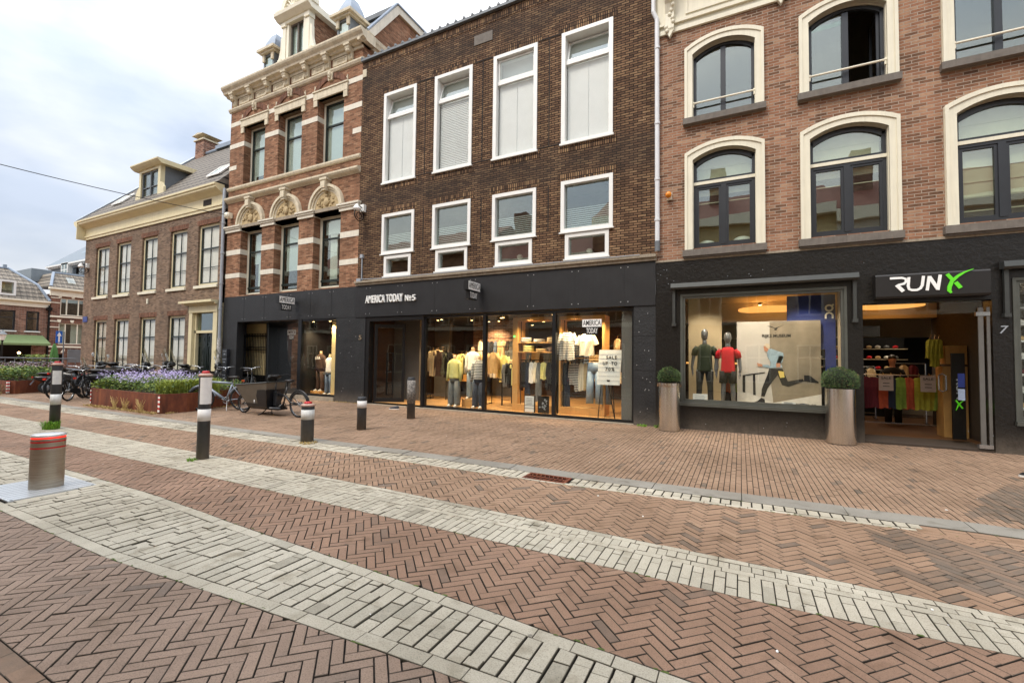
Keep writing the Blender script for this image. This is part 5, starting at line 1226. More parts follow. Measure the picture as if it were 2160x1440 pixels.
for s_ in (-1, 1): q.tube([(-3.76+s_*.17, YP-.08, 2.24), (-3.76+s_*.27, YP-.08, 2.0)], [.07, .085], 8)
q.build('sleeves', 'cloth_cream', [o for o in bpy.data.objects if o.name.startswith('hanging_garment') and o.parent is None][-1])
# jeans on display
def jeans(x, y, zt, h, m, lab, w=.34, grp=None):
    t = thing('jeans', (x, y, zt), lab, 'jeans', grp); q = MB(); q.smooth = True
    q.loft([(x, y, zt-.28, w*.52, .09), (x, y, zt-.12, w*.5, .1), (x, y, zt, w*.42, .085)], 14)
    for s_ in (-1, 1): q.loft([(x+s_*w*.34, y, zt-h, w*.27, .09), (x+s_*w*.32, y, zt-h*.6, w*.26, .085), (x+s_*w*.25, y, zt-.24, w*.28, .085)], 12)
    q.build('denim', m, t)
jeans(-3.55, YP-.02, 1.52, 1.12, 'cloth_denim_light', 'light blue wide jeans hanging in the rightmost window', .40)
jeans(-3.28, YP+.05, 1.50, 1.1, 'cloth_denim', 'mid blue jeans behind the SALE board', .3)
# mannequins
def mannequin(x, y, z, H_, top, bot, lab, face=0, tl=.55, sleeve='long', skin='mannequin_skin', shoes='shoe_white', head=False, shorts=False, name='mannequin', wide=1.0, legspread=.10, baggy=1.0, neckz=None):
    t = thing(name, (x, y, z), lab, 'mannequin'); u = H_/1.62
    hipz, shz = z+.84*u, z+1.38*u
    q = MB(); q.smooth = True
    nk = [(x, y, shz-.02, .07, .06), (x, y, shz+.06*u, .052, .052), (x, y, shz+.15*u, .048, .048)]
    q.loft(nk, 12)
    if head:
        q.loft([(x, y, shz+.13*u, .045, .05), (x, y-.015, shz+.17*u, .065, .08), (x, y-.01, shz+.25*u, .078, .098), (x, y, shz+.33*u, .074, .095), (x, y, shz+.385*u, .045, .06), (x, y, shz+.40*u, .01, .01)], 14)
        q.tube([(x, y-.105, shz+.27*u), (x, y-.12, shz+.235*u), (x, y-.1, shz+.225*u)], [.006, .014, .008], 6)
    if head or sleeve == 'short':
        for s_ in (-1, 1):
            q.tube([(x+s_*.19*u, y, shz-.04), (x+s_*.25*u, y+.01, shz-.28*u), (x+s_*.28*u, y-.03, shz-.52*u), (x+s_*.265*u, y-.06, shz-.60*u)], [.05, .042, .03, .026], 10)
            hx, hy, hz = x+s_*.265*u, y-.065, shz-.61*u
            q.ball((hx, hy, hz-.035), .022, .038, .05, 8, 6)
            for f_ in range(4): q.tube([(hx, hy-.03+f_*.02, hz-.06), (hx-s_*.004, hy-.034+f_*.02, hz-.105), (hx-s_*.012, hy-.03+f_*.019, hz-.135+abs(f_-1.4)*.008)], [.009, .008, .006], 5)
            q.tube([(hx-s_*.012, hy-.035, hz-.03), (hx-s_*.025, hy-.055, hz-.065), (hx-s_*.022, hy-.058, hz-.09)], [.010, .009, .006], 5)
    for s_ in (-1, 1):
        if shorts or head: q.loft([(x+s_*legspread*1.25, y, z+.04, .035, .045), (x+s_*legspread*1.2, y, z+.25*u, .052, .058), (x+s_*legspread*1.1, y, z+.45*u, .052, .055), (x+s_*legspread, y, z+.8*u, .085, .09)], 12)
        if head: q.loft([(x+s_*legspread*1.25, y-.06, z, .04, .11), (x+s_*legspread*1.25, y-.03, z+.04, .04, .09), (x+s_*legspread*1.25, y, z+.08, .035, .05)], 10)
    body = q.build('body', skin, t)
    q = MB(); q.smooth = True; zb = shz-tl*u
    q.loft([(x, y, zb, .19*wide*u, .125*u), (x, y, zb+.05, .178*wide*u, .125*u), (x, y, shz-.28*u, .160*wide*u, .115*u), (x, y, shz-.12*u, .172*wide*u, .11*u), (x, y, shz-.04*u, .155*wide*u, .095*u), (x, y, shz+.01, .11*u, .08*u), (x, y, shz+.03, .07*u, .065*u)], 18)
    for s_ in (-1, 1):
        if sleeve == 'long': q.tube([(x+s_*.13*u, y, shz-.04), (x+s_*.195*wide*u, y, shz-.12*u), (x+s_*.225*wide*u, y+.01, shz-.36*u), (x+s_*.235*wide*u, y-.04, shz-.62*u)], [.052, .060, .056, .042], 10)
        else: q.tube([(x+s_*.155*u, y, shz-.035), (x+s_*.215*u, y, shz-.12*u), (x+s_*.235*u, y+.01, shz-.24*u)], [.058, .066, .068], 10)
    q.build('top', top, t)
    q = MB(); q.smooth = True
    q.loft([(x, y, hipz-.12*u, .165*u, .12*u), (x, y, hipz, .165*u, .12*u), (x, y, hipz+.10*u, .14*u, .10*u)], 16)
    for s_ in (-1, 1):
        if shorts: q.loft([(x+s_*legspread*1.12, y, z+.52*u, .092, .095), (x+s_*legspread*.95, y, hipz-.02, .098, .11)], 12)
        else: q.loft([(x+s_*legspread*1.15, y-.01, z+.035, .082*baggy, .095*baggy), (x+s_*legspread*1.2, y, z+.12, .085*baggy, .09*baggy), (x+s_*legspread*1.1, y, z+.42*u, .095*baggy, .095*baggy), (x+s_*legspread*.9, y, hipz-.08*u, .10, .11)], 12)
    q.build('shorts' if shorts else 'trousers', bot, t)
    if not head:
        for s_ in (-1, 1):
            q = MB(); q.smooth = True; q.loft([(x+s_*legspread*1.2, y-.09, z, .045, .12), (x+s_*legspread*1.2, y-.085, z+.035, .045, .115), (x+s_*legspread*1.2, y-.05, z+.07, .04, .07)], 12); q.build('shoe', shoes, t)
    return t
mannequin(-8.02, 11.72, .08, 1.70, 'cloth_yellow', 'cloth_grey', 'headless mannequin in pale yellow jumper and grey trousers in the shop window', baggy=1.15)
mannequin(-7.62, 12.15, .30, 1.74, 'cloth_white', 'cloth_denim_light', 'headless mannequin in white polo jumper standing on a timber block')
mannequin(-7.14, 11.75, .08, 1.68, 'stripe_bw', 'cloth_denim_dark', 'headless mannequin in striped shirt and dark jeans in the shop window', baggy=1.15)
mannequin(-14.95, 12.1, .26, 1.70, 'cloth_tan', 'cloth_sand', 'headless mannequin in beige jacket and sand trousers in the narrow left bay')
mannequin(-14.42, 12.0, .26, 1.62, 'cloth_brown', 'cloth_brown', 'headless mannequin in brown USA jumper in the narrow left bay')
mannequin(-13.98, 12.05, .14, 1.62, 'cloth_white', 'cloth_denim', 'headless mannequin in white top and blue jeans beside the timber panel')
q = MB(); text(q, 'USA', -14.56, 11.85, 1.48, .14, .28, .004, .002); q.build('print', 'white_bright', [o for o in bpy.data.objects if o.get('label', '').startswith('headless mannequin in brown')][0])
def block(x0, x1, y0, y1, z0, z1, lab):
    q = MB(); q.box(x0, x1, y0, y1, z0, z1); o = q.build('timber_block', 'wood_warm', loc=(x0, y0, z0), label=lab, cat='block')
    md = o.modifiers.new('b', 'BEVEL'); md.width = .006; md.segments = 2
block(-7.85, -7.36, 11.9, 12.4, .06, .30, 'timber block under the mannequin in the white jumper'); block(-15.25, -14.7, 11.8, 12.4, .14, .26, 'timber block under the beige mannequin in the left bay'); block(-14.66, -14.18, 11.75, 12.25, .14, .26, 'timber block under the brown mannequin in the left bay')
# deeper racks
k = 0
for (x, y, z, m_, h, nm) in ((-10.0, 13.5, 1.9, 'cloth_sand', .8, 'sand coat'), (-9.85, 13.6, 1.9, 'cloth_black', .9, 'black coat'), (-9.2, 13.9, 1.75, 'cloth_yellow', .7, 'yellow shirt'), (-9.0, 13.9, 1.75, 'cloth_olive', .75, 'olive shirt'), (-8.7, 13.9, 1.75, 'cloth_cream', .7, 'cream shirt'), (-8.5, 13.95, 1.75, 'cloth_tan', .7, 'tan shirt'),
        (-7.05, 13.2, 1.7, 'cloth_yellow', .9, 'mustard jacket'), (-6.85, 13.3, 1.9, 'cloth_grey', 1.1, 'long grey coat'), (-6.65, 13.2, 1.6, 'cloth_sand', .8, 'sand jumper'), (-6.4, 13.8, 1.6, 'cloth_black', .8, 'black jumper'), (-7.35, 13.0, 1.8, 'cloth_tan', .7, 'tan cardigan')):
    garment(x, y, z, h, .34, m_, nm+' on a rack deep inside the clothing shop', 'clothes on the racks deep inside the shop', .08, 1.1, 1)
for (x0, x1, y, z) in ((-10.3, -9.6, 13.5, 2.0), (-9.4, -8.3, 13.9, 1.86), (-7.5, -6.3, 13.2, 2.0)):
    t = thing('clothes_rack', (x0, y, .06), {2.0: 'black clothes rack near the shop entrance' if x0 < -9 else 'black clothes rack in the middle of the shop', 1.86: 'black clothes rack behind the yellow mannequin'}[z], 'rack')
    q = MB(); q.tube([(x0, y, .06), (x0, y, z)], .014, 6); q.tube([(x1, y, .06), (x1, y, z)], .014, 6); q.tube([(x0-.05, y-.25, .08), (x0, y, .1), (x0-.05, y+.25, .08)], .014, 6); q.build('stand', 'metal_rod', t); q = MB(); q.tube([(x0, y, z), (x1, y, z)], .014, 6); q.build('rail', 'metal_rod', t)
for k, (x, y, z, m_, h, w_, nm) in enumerate(((-9.75, 12.9, 1.85, 'cloth_sand', .9, .3, 'sand jacket'), (-9.55, 12.9, 1.85, 'cloth_brown', .9, .3, 'brown jacket'), (-9.35, 12.95, 1.8, 'cloth_olive', .8, .3, 'olive jacket'), (-9.15, 12.95, 1.8, 'cloth_black', .9, .3, 'black jacket'),
        (-8.0, 14.2, 1.6, 'cloth_white', .7, .3, 'white shirt'), (-7.8, 14.2, 1.6, 'cloth_tan', .7, .3, 'tan shirt'), (-7.6, 14.2, 1.6, 'cloth_denim', .7, .3, 'denim shirt'), (-6.3, 12.5, 1.45, 'cloth_yellow', .7, .22, 'yellow jumper'), (-6.45, 12.5, 1.45, 'cloth_black', .75, .22, 'black jumper'), (-6.6, 12.55, 1.45, 'cloth_grey', .75, .22, 'grey jumper'),
        (-5.6, 14.5, 1.7, 'cloth_cream', .8, .3, 'cream jumper'), (-5.3, 14.5, 1.7, 'cloth_navy', .8, .3, 'navy jumper'), (-5.0, 14.5, 1.7, 'cloth_tan', .8, .3, 'tan jumper'), (-4.3, 14.3, 1.8, 'cloth_brown', .8, .3, 'brown jumper'), (-3.9, 14.3, 1.8, 'cloth_sand', .8, .3, 'sand jumper'))):
    garment(x, y, z, h, w_, m_, nm+(' close behind the shop entrance' if x < -9 else ' in the aisle behind the mannequins' if y < 14.25 and x < -7 else ' on the low rack beside the dark table' if y < 13 else ' on the back rack behind the timber displays'), 'clothes further inside the clothing shop', .08, 1.1, 1)
for k in range(5): pile(-7.0+.24*k, 13.3, .94, 2+k % 3, ('cloth_sand', 'cloth_black', 'stripe_bw', 'cloth_cream', 'cloth_denim')[k], ('sand', 'black', 'striped', 'cream', 'denim')[k]+' folded pile on the dark table inside the shop', .22)
t = thing('wooden_shelf_unit', (-9.6, 14.8, .06), 'small lit timber shelf unit seen through the open shop door', 'shelf')
q = MB(); q.frame(-10.25, -9.4, .7, 1.75, .05, 14.4, 14.8); q.box(-10.2, -9.45, 14.4, 14.8, 1.05, 1.08); q.box(-10.2, -9.45, 14.4, 14.8, 1.38, 1.41); q.build('shelves', 'wood_warm', t)
t = thing('display_table', (-6.9, 13.0, .06), 'dark display table with trestle legs inside the shop', 'table')
q = MB(); q.box(-7.1, -5.9, 12.9, 13.8, .88, .93); q.build('table_top', 'metal_rod', t)
for x in (-7.0, -6.0):
    for y in (13.0, 13.7): q = MB(); q.box(x-.02, x+.02, y-.02, y+.02, .06, .88); q.build('leg', 'metal_rod', t)
# SALE letter board on easel
t = thing('sale_board', (-3.25, 11.75, .06), 'white letter board on a black easel reading SALE UP TO 70%', 'sign board')
def lean(mb, i0, z0, k=.08):
    for i in range(i0, len(mb.V)): v = mb.V[i]; mb.V[i] = (v[0]+(v[2]-z0)*.045, v[1]+(v[2]-z0)*k, v[2])
bx0, bx1, bz0, bz1, by = -3.40, -2.80, .94, 1.86, 11.62
q = MB(); q.box(bx0, bx1, by, by+.03, bz0, bz1); lean(q, 0, bz0); bd = q.build('board', 'white_bright', t)
q = MB()
for k in range(1, 8): z = bz0+(bz1-bz0)*k/8; q.box(bx0+.01, bx1-.01, by-.004, by-.001, z-.003, z+.003)
lean(q, 0, bz0); q.build('groove', 'pipe_grey', bd)
q = MB(); text(q, 'SALE', -3.2, by-.01, 1.615, .13, .28, .002, .003, spacing=1.3); text(q, 'UP  TO', -3.28, by-.01, 1.46, .13, .38, .002, .003, spacing=1.2); text(q, '70%', -3.2, by-.01, 1.31, .13, .24, .002, .003, spacing=1.3); q.prism([(-3.13, 1.03), (-3.07, 1.03), (-3.05, 1.07), (-3.15, 1.07)], by-.01, by-.004)
lean(q, 0, bz0); q.build('letters', 'sign_black', bd)
q = MB()
for x, dx in ((-3.30, -.06), (-3.0, .08)): q.tube([(x+dx, by-.02, .06), (x, by+.06, 1.0)], .014, 6)
q.tube([(-3.12, by+.08, 1.0), (-3.05, by+.45, .06)], .014, 6); q.tube([(-2.78, by+.12, 1.6), (-2.62, by+.2, .06)], .014, 6); q.build('easel', 'metal_rod', t)
# two poster stands
for x0, c_, lab in ((-5.52, 'white_bright', 'small white card stand with printed lines at the foot of the third window'), (-5.10, 'sign_black', 'small black photo poster stand at the foot of the third window')):
    t = thing('poster_stand', (x0, 11.6, .06), lab, 'poster')
    q = MB(); q.box(x0, x0+.34, 11.60, 11.62, .08, .56); q.build('card', 'sign_black', t)
    q = MB()
    if c_ == 'white_bright': q.box(x0+.02, x0+.30, 11.592, 11.599, .28, .54); q.box(x0+.02, x0+.30, 11.592, 11.599, .20, .265); q.box(x0+.02, x0+.30, 11.592, 11.599, .09, .185)
    else:
        for _ in range(16): a_, b_, r_ = x0+random.uniform(.04, .3), random.uniform(.15, .48), random.uniform(.012, .035); q.prism([(a_+r_*cos(k), b_+r_*sin(k)) for k in range(6)][::-1], 11.592, 11.598)
    q.build('print', c_ if c_ == 'white_bright' else 'pipe_grey', t)
    if c_ == 'white_bright':
        q = MB()
        for k in range(5): q.box(x0+.06, x0+.26-.02*(k % 2), 11.588, 11.591, .31+.04*k, .318+.04*k)
        q.build('text_lines', 'sign_black', t)
# spots: real lamps in the ceiling
def spot(x, y, z, e, col=(1, .72, .42), aim=(0, 0, -1), size=radians(100), lab='', rad=.06):
    t = thing('spotlight', (x, y, z), lab or 'small lit ceiling spot inside the shop', 'spotlight', 'ceiling spots in the shops')
    q = MB(); q.lathe([(.045, z-.01), (.045, z+.05), (.03, z+.06)], x, y, 10); q.build('housing', 'metal_rod', t); q = MB(); q.lathe([(.04, z-.014), (.04, z-.011)], x, y, 10); q.build('lamp', 'lamp_emit', t)
    l = bpy.data.lights.new('spot', 'SPOT'); l.energy = e; l.color = col; l.spot_size = size; l.spot_blend = .7; l.shadow_soft_size = rad
    o = bpy.data.objects.new('spot_light', l); COL.objects.link(o); o.location = (0, 0, -.03); o.parent = t; o.rotation_euler = Vector(aim).to_track_quat('-Z', 'Y').to_euler()
rg_ = random.Random(5)
tone = (('cloth_sand', 'sand'), ('cloth_black', 'black'), ('cloth_cream', 'cream'), ('cloth_brown', 'brown'), ('cloth_denim', 'denim'), ('cloth_white', 'white'), ('cloth_grey', 'grey'), ('cloth_tan', 'tan'), ('cloth_navy', 'navy'), ('cloth_olive', 'olive'))
for r_, (x0, n_, y, z, where) in enumerate(((-10.1, 6, 15.6, 1.85, 'on the wall rail behind the shelf unit'), (-8.9, 9, 14.7, 2.25, 'on the high rail before the brick partition'), (-6.9, 8, 14.9, 1.9, 'on the wall rail behind the dark table'), (-6.2, 7, 16.0, 2.3, 'on the high back rail of the shop'), (-4.6, 9, 13.4, 1.75, 'on the rail close behind the timber frames'), (-3.1, 4, 12.6, 2.2, 'on the side wall beside the SALE board'))):
    t = thing('clothes_rail', (x0, y, z+.1), 'dark clothes rail '+where.replace('on the ', 'making up the '), 'rail'); q = MB(); q.tube([(x0-.1, y, z+.1), (x0+n_*.17, y, z+.1)], .013, 6); q.build('rail', 'metal_rod', t)
    for j in range(n_):
        m_, nm = tone[(j*3+r_*2) % 10]; garment(x0+j*.17, y, z, rg_.uniform(.6, .95), rg_.uniform(.17, .27), m_, nm+' garment '+where, 'garments '+where, .07, 1.1, 0, folds=rg_.choice((2, 3, 4)))
for k, (x, y) in enumerate(((-9.2, 12.6), (-7.6, 13.8), (-6.9, 12.7), (-6.0, 13.6), (-5.2, 13.3), (-4.4, 12.9), (-3.8, 13.8), (-2.9, 12.4), (-8.6, 15.2), (-7.2, 15.8))): spot(x, y, 2.92, 70, lab='small warm ceiling spot in the clothing shop')
for k, (x, y, e, aim) in enumerate(((-8.2, FY+.30, 130, (0, .15, -1)), (-7.3, FY+.30, 130, (0, .1, -1)), (-5.5, FY+.35, 170, (0, .3, -1)), (-4.9, FY+.9, 60, (0, -.1, -1)), (-4.15, FY+.35, 180, (0, .25, -1)), (-3.6, FY+.30, 190, (0, .25, -1)), (-3.0, FY+.5, 70, (0, .1, -1)),
        (-9.8, 13.2, 160, (0, .3, -1)), (-8.6, 13.6, 220, (0, .2, -1)), (-7.0, 13.0, 180, (0, .2, -1)), (-8.3, 14.3, 220, (0, .5, -1)), (-6.4, 15.0, 160, (0, .2, -1)), (-4.5, 15, 140, (0, .2, -1)))):
    spot(x, y, 2.96 if y > 12.9 else 2.66+.3*(k % 2 == 0)*0+.25, e, aim=aim, lab='small warm ceiling spot in the clothing shop')
spot(-13.5, FY+.30, 2.9, 120, aim=(-.1, .25, -1), lab='second small warm ceiling spot in the narrow left bay'); spot(-14.4, FY+.30, 2.9, 200, aim=(0, .2, -1), lab='small warm ceiling spot in the narrow left bay')
q = MB(); q.ball((-6.02, YP-.02, 2.26), .02); q.build('indicator_lamp', 'green_led', loc=(-6.0, YP, 2.26), label='tiny green light on the left timber post', cat='indicator')

# ---------------------------------------------------------------- sports shop
ss = thing('sports_shopfront', (3, FY, 0), 'black granite shopfront of the sports shop', 'shopfront')
w = MB(); SH = [(-1.27, 1.95, .58, 3.17), (2.21, 4.11, 0, 2.80), (4.38, 8.6, .55, 3.17)]
w.wall(-1.84, 9.2, 0, 3.98, SH, FY-.03, .34); w.build('granite_cladding', 'granite', ss)
w = MB()
for x in (.3, 3.2, 6.0): w.box(x-.003, x+.003, FY-.033, FY-.029, 3.35, 3.98)
for x0, x1, z in ((-1.84, -1.27, 3.3), (-1.84, -1.27, .9), (-1.84, -1.27, 2.0), (4.11, 4.38, 1.6), (4.11, 4.38, 2.82), (1.95, 2.21, 2.82), (-1.84, 9.2, 3.40)): w.box(x0, x1, FY-.033, FY-.029, z-.003, z+.003)
w.box(.33, .336, FY-.033, FY-.029, 0, .58); w.split('panel_joint', 'rubber', ss)
w = MB()
for _ in range(36): x = random.choice([random.uniform(-1.2, 1.9), random.uniform(-1.8, -1.3), random.uniform(2, 8)]); z = random.choice([random.uniform(.05, .5), random.uniform(3.4, 3.9)]) ; w.ball((x, FY-.031, z), .007, .002, random.uniform(.004, .012), 5, 4)
w.build('spatter', 'pipe_grey', ss)
def alu_window(x0, x1, z0, z1, lab=''):
    f = MB(); f.frame(x0, x1, z0, z1, .05, FY-.05, FY+.02); f.frame(x0+.05, x1-.05, z0+.05, z1-.05, .05, FY-.02, FY+.06); f.box(x0-.01, x1+.01, FY-.10, FY+.02, z0-.05, z0+.02)
    fr = f.build('window', 'mullion_alu', ss); g_ = MB(); g_.box(x0+.1, x1-.1, FY+.02, FY+.028, z0+.1, z1-.1); g_.build('pane', 'glass_shop', fr)
alu_window(-1.27, 1.95, .60, 3.17); alu_window(4.38, 8.6, .57, 3.17)
def awning(x0, x1, z, lab):
    t = thing('awning_cassette', (x0, FY, z), lab, 'awning'); q = MB(); q.prism([(FY-.03, z+.02), (FY-.20, z-.0), (FY-.22, z-.10), (FY-.18, z-.14), (FY-.03, z-.12)], x0, x1, 'x'); q.build('cassette', 'alu_dark', t)
    for x in (x0+.06, x1-.06): q = MB(); q.box(x-.03, x+.03, FY-.12, FY-.05, z-.95, z-.13); q.box(x-.045, x+.045, FY-.14, FY-.03, z-1.0, z-.93); q.build('guide_arm', 'alu_dark', t)
awning(-1.47, 2.13, 3.42, 'closed grey awning cassette over the mannequin display window'); awning(4.22, 8.8, 3.46, 'closed grey awning cassette over the window with shoes at the right edge')
# RUNX sign box
t = thing('shop_sign', (3.2, FY, 3.0), 'black sign box with white and green RUNX lettering', 'sign')
q = MB(); q.prism([(FY-.03, 2.86), (FY-.03, 3.36), (FY-.22, 3.33), (FY-.24, 3.30), (FY-.24, 2.90), (FY-.22, 2.86)], 2.38, 4.03, 'x'); q.build('sign_box', 'sign_brown', t)
q = MB(); y0, y1 = FY-.255, FY-.241; X = 2.60; Z = 2.985; sl = .16; hh = .27
_k = [0]
def st2(q, pts, w, closed=False): _k[0] += 1; stroke(q, pts, w, y0-.0006*_k[0], y1)
def I(p): return (X+p[0]+p[1]*sl*0, Z+p[1])
# R: open bowl with a leaning leg
st2(q, [I(p) for p in ((0, .265), (.18, .265), (.235, .24), (.245, .19), (.21, .15), (.13, .13))], .042); st2(q, [I(p) for p in ((.10, .132), (.20, .0))], .062)
st2(q, [I(p) for p in ((.285, .27), (.272, .10), (.285, .04), (.33, .018), (.40, .018), (.45, .045), (.478, .10), (.50, .28))], .044)
st2(q, [I(p) for p in ((.548, .0), (.583, .27))], .046); st2(q, [I(p) for p in ((.583, .26), (.70, .02))], .055); st2(q, [I(p) for p in ((.70, .0), (.74, .285))], .046)
q.build('letters', 'white_bright', t)
q = MB(); st2(q, [I(p) for p in ((1.20, .36), (1.08, .31), (.98, .24), (.90, .15), (.865, .05), (.86, -.02), (.89, -.065))], [.008, .03, .045, .055, .06, .055, .03]); st2(q, [I(p) for p in ((.835, .29), (.92, .16))], .055); st2(q, [I(p) for p in ((.95, .13), (1.02, .02))], .06); q.build('letters', 'sign_green', t)
lt = MB(); text(lt, '7', 4.19, FY-.04, 2.17, .2, .10, 0, .004, slant=.2); lt.build('house_number', 'pipe_grey', loc=(4.2, FY-.04, 2.17), label='thin grey figure 7 on the black granite', cat='number')
# interior of the sports shop
si = thing('sports_shop_interior', (2, 15, 0), 'dim sports shop interior with cream ceiling and dark carpet', 'interior')
q = MB(); q.poly([(-1.8, FY+.3, .03), (8.8, FY+.3, .03), (8.8, 18, .03), (-1.8, 18, .03)]); q.build('floor', 'wood_floor_dark', si)
q = MB(); q.box(2.2, 4.12, FY+.0, FY+1.1, .0, .035); q.build('door_mat', 'carpet', si)
q = MB(); q.poly([(-1.8, FY+.3, 3.3), (-1.8, 18, 3.3), (8.8, 18, 3.3), (8.8, FY+.3, 3.3)]); q.box(-1.8, 8.8, 14.6, 14.9, 2.75, 3.3); q.build('ceiling', 'shop_cream', si)
q = MB(); q.poly([(-1.8, 18, 0), (8.8, 18, 0), (8.8, 18, 3.3), (-1.8, 18, 3.3)]); q.build('back_wall', 'shop_cream', si)
q = MB(); q.poly([(-1.78, FY+.3, 0), (-1.78, 18, 0), (-1.78, 18, 3.3), (-1.78, FY+.3, 3.3)]); q.box(-1.2, -.42, FY+1.1, FY+1.15, .5, 3.3); q.box(1.95, 2.1, FY+.32, FY+1.0, 0, 3.3); q.split('partition', 'shop_cream', si); q = MB(); q.box(4.33, 4.40, FY+.35, 15, 0, 3.3); q.build('partition', 'carpet', si)
q = MB(); q.box(-1.24, 1.95, FY+.1, FY+1.2, .03, .60); q.build('window_plinth', 'shop_cream', si)
q = MB(); q.box(-1.8, 3.9, 16.8, 17.4, .03, 2.3); q.box(-1.8, 8.8, 17.9, 17.98, 1.2, 2.4); q.build('dark_fixture', 'cloth_black', si)
q = MB(); q.smooth = False; q.lathe([(.75, 3.0), (.75, 3.05)], .7, 14.0, 32); q.build('ceiling_ring', 'lamp_cove', si); q = MB(); q.lathe([(.7, 2.98), (.7, 3.03)], 3.2, 13.9, 32); q.build('ceiling_ring', 'lamp_cove', si)
q = MB(); q.box(-1.7, 2.2, 16.7, 16.78, 1.5, 1.56); q.build('shelf_light', 'lamp_cove', si)
b = MB(); b.box(.98, 1.92, FY+1.02, FY+1.06, 1.9, 3.15); b.box(1.72, 1.92, FY+1.02, FY+1.06, .6, 1.9); on = b.build('blue_banner', 'cloth_bluebanner', loc=(1.4, FY+1.0, .6), label='dark blue banner with white on logo behind the running poster', cat='banner')
b = MB(); b.smooth = False
rg = [(1.80+.065*cos(radians(a)), 2.84+.065*sin(radians(a))) for a in range(0, 360, 20)]; stroke(b, rg, .035, FY+1.0, FY+1.015, True); stroke(b, [(1.845, 2.885), (1.885, 2.92)], .035, FY+1.0, FY+1.015)
stroke(b, [(1.735, 2.60), (1.735, 2.68), (1.76, 2.72), (1.80, 2.735), (1.84, 2.72), (1.865, 2.68), (1.865, 2.60)], .035, FY+1.0, FY+1.015); b.build('logo', 'white_bright', on)
# running poster
po = thing('running_poster', (.75, FY+.9, .6), 'tall poster of a person in a blue jacket running past a concrete wall', 'poster'); yp = FY+.90
mat('poster_grey', 'bdb9b3', .6, 0, .06, 1.5); mat('poster_concrete', '857b6b', .7, 0, .25, 2.5); mat('poster_floor', 'c9c7c3', .6); mat('poster_blue', '8fa6b5', .7, 0, .25, 14); mat('poster_black', '16161a', .6); mat('poster_skin', 'b98468', .6); mat('poster_hair', 'cfc0a8', .6); mat('poster_yellow', 'd8c068', .6); mat('poster_shade', '6b6355', .7)
q = MB(); q.box(-.08, 1.62, yp, yp+.03, .55, 2.56); q.build('board', 'poster_grey', po)
def pp(name, m, polys, dy):
    q = MB()
    for p in polys: q.prism(p, yp-dy, yp-dy+.0015)
    q.build(name, m, po)
PXY = lambda pts: [(-.08+(x-663)/(1328-663)*1.70, 2.55-(y-375)/(1040-375)*2.0) for x, y in pts]
pp('printed_wall', 'poster_concrete', [PXY([(935, 375), (935, 800), (960, 1010), (1328, 930), (1328, 372)])[::-1]], .003)
pp('printed_pillar', 'poster_grey2', [PXY([(880, 378), (935, 376), (935, 800), (962, 1010), (985, 1005), (955, 800), (880, 780)])], .0045) if False else None
pp('printed_floor', 'poster_floor', [PXY([(663, 935), (760, 940), (960, 1010), (1328, 930), (1328, 1040), (663, 1040)])[::-1]], .004)
pp('printed_railing', 'poster_black', [PXY(p)[::-1] for p in ([(710, 800), (895, 772), (895, 780), (710, 810)], [(710, 805), (732, 803), (732, 940), (710, 938)], [(795, 792), (815, 790), (818, 958), (797, 956)])], .006)
pp('printed_legs', 'poster_black', [PXY(p)[::-1] for p in ([(930, 740), (985, 745), (1000, 790), (950, 850), (915, 900), (890, 965), (862, 965), (868, 905), (890, 850), (915, 790)], [(985, 745), (1035, 745), (1075, 840), (1190, 818), (1200, 835), (1080, 882), (1030, 870), (1000, 800)])], .008)
pp('printed_shoes', 'poster_black', [PXY(p)[::-1] for p in ([(862, 975), (890, 985), (893, 1018), (790, 1030), (790, 1018), (835, 1000)], [(1200, 790), (1240, 790), (1310, 840), (1305, 848), (1200, 835)])], .0095)
pp('printed_jacket', 'poster_blue', [PXY(p)[::-1] for p in ([(915, 600), (945, 588), (1040, 620), (1045, 650), (1020, 700), (1035, 735), (935, 740), (940, 690), (915, 650)], [(925, 715), (940, 740), (880, 730), (870, 715)], [(1010, 640), (1045, 650), (1035, 690), (1010, 720), (985, 705)])], .011)
pp('printed_skin', 'poster_skin', [PXY(p)[::-1] for p in ([(885, 570), (905, 560), (925, 590), (915, 612), (892, 605)], [(830, 700), (875, 712), (875, 728), (838, 730)], [(985, 700), (1015, 700), (1020, 730), (985, 735)])], .0125)
pp('printed_hair', 'poster_hair', [PXY([(888, 560), (905, 547), (930, 550), (938, 570), (925, 590), (905, 575)])[::-1]], .014)
pp('printed_bib', 'poster_yellow', [PXY([(1000, 762), (1045, 765), (1050, 810), (1015, 815)])[::-1]], .014)
q = MB(); q.prism(PXY([(915, 408), (945, 410), (980, 425), (1060, 398), (1000, 425), (988, 446), (970, 440), (975, 428), (940, 418)])[::-1], yp-.006, yp-.003)
text(q, 'RIJKS MUSEUM', .46, yp-.006, 2.18, .10, .58, .002, .0015); text(q, 'x', .73, yp-.006, 2.27, .05, .02, 0, .0015); text(q, 'WAPENVIBER 29', .92, yp-.018, .59, .085, .60, .002, .0015) if False else text(q, 'NOVEMBER 29', .92, yp-.018, .59, .085, .60, .002, .0015)
q.build('printed_text', 'poster_black', po)
mannequin(-.78, FY+.52, .58, 1.64, 'cloth_green_dark', 'cloth_black', 'grey mannequin in dark green T-shirt and black leggings in the sports shop window', sleeve='short', skin='mannequin_grey', head=True, wide=1.0, legspread=.11, baggy=.72, tl=.62)
mannequin(-.27, FY+.50, .58, 1.56, 'cloth_red', 'cloth_black', 'grey mannequin in bright red T-shirt and black shorts in the sports shop window', sleeve='short', skin='mannequin_grey', head=True, shorts=True, wide=.92, legspread=.09, tl=.60)
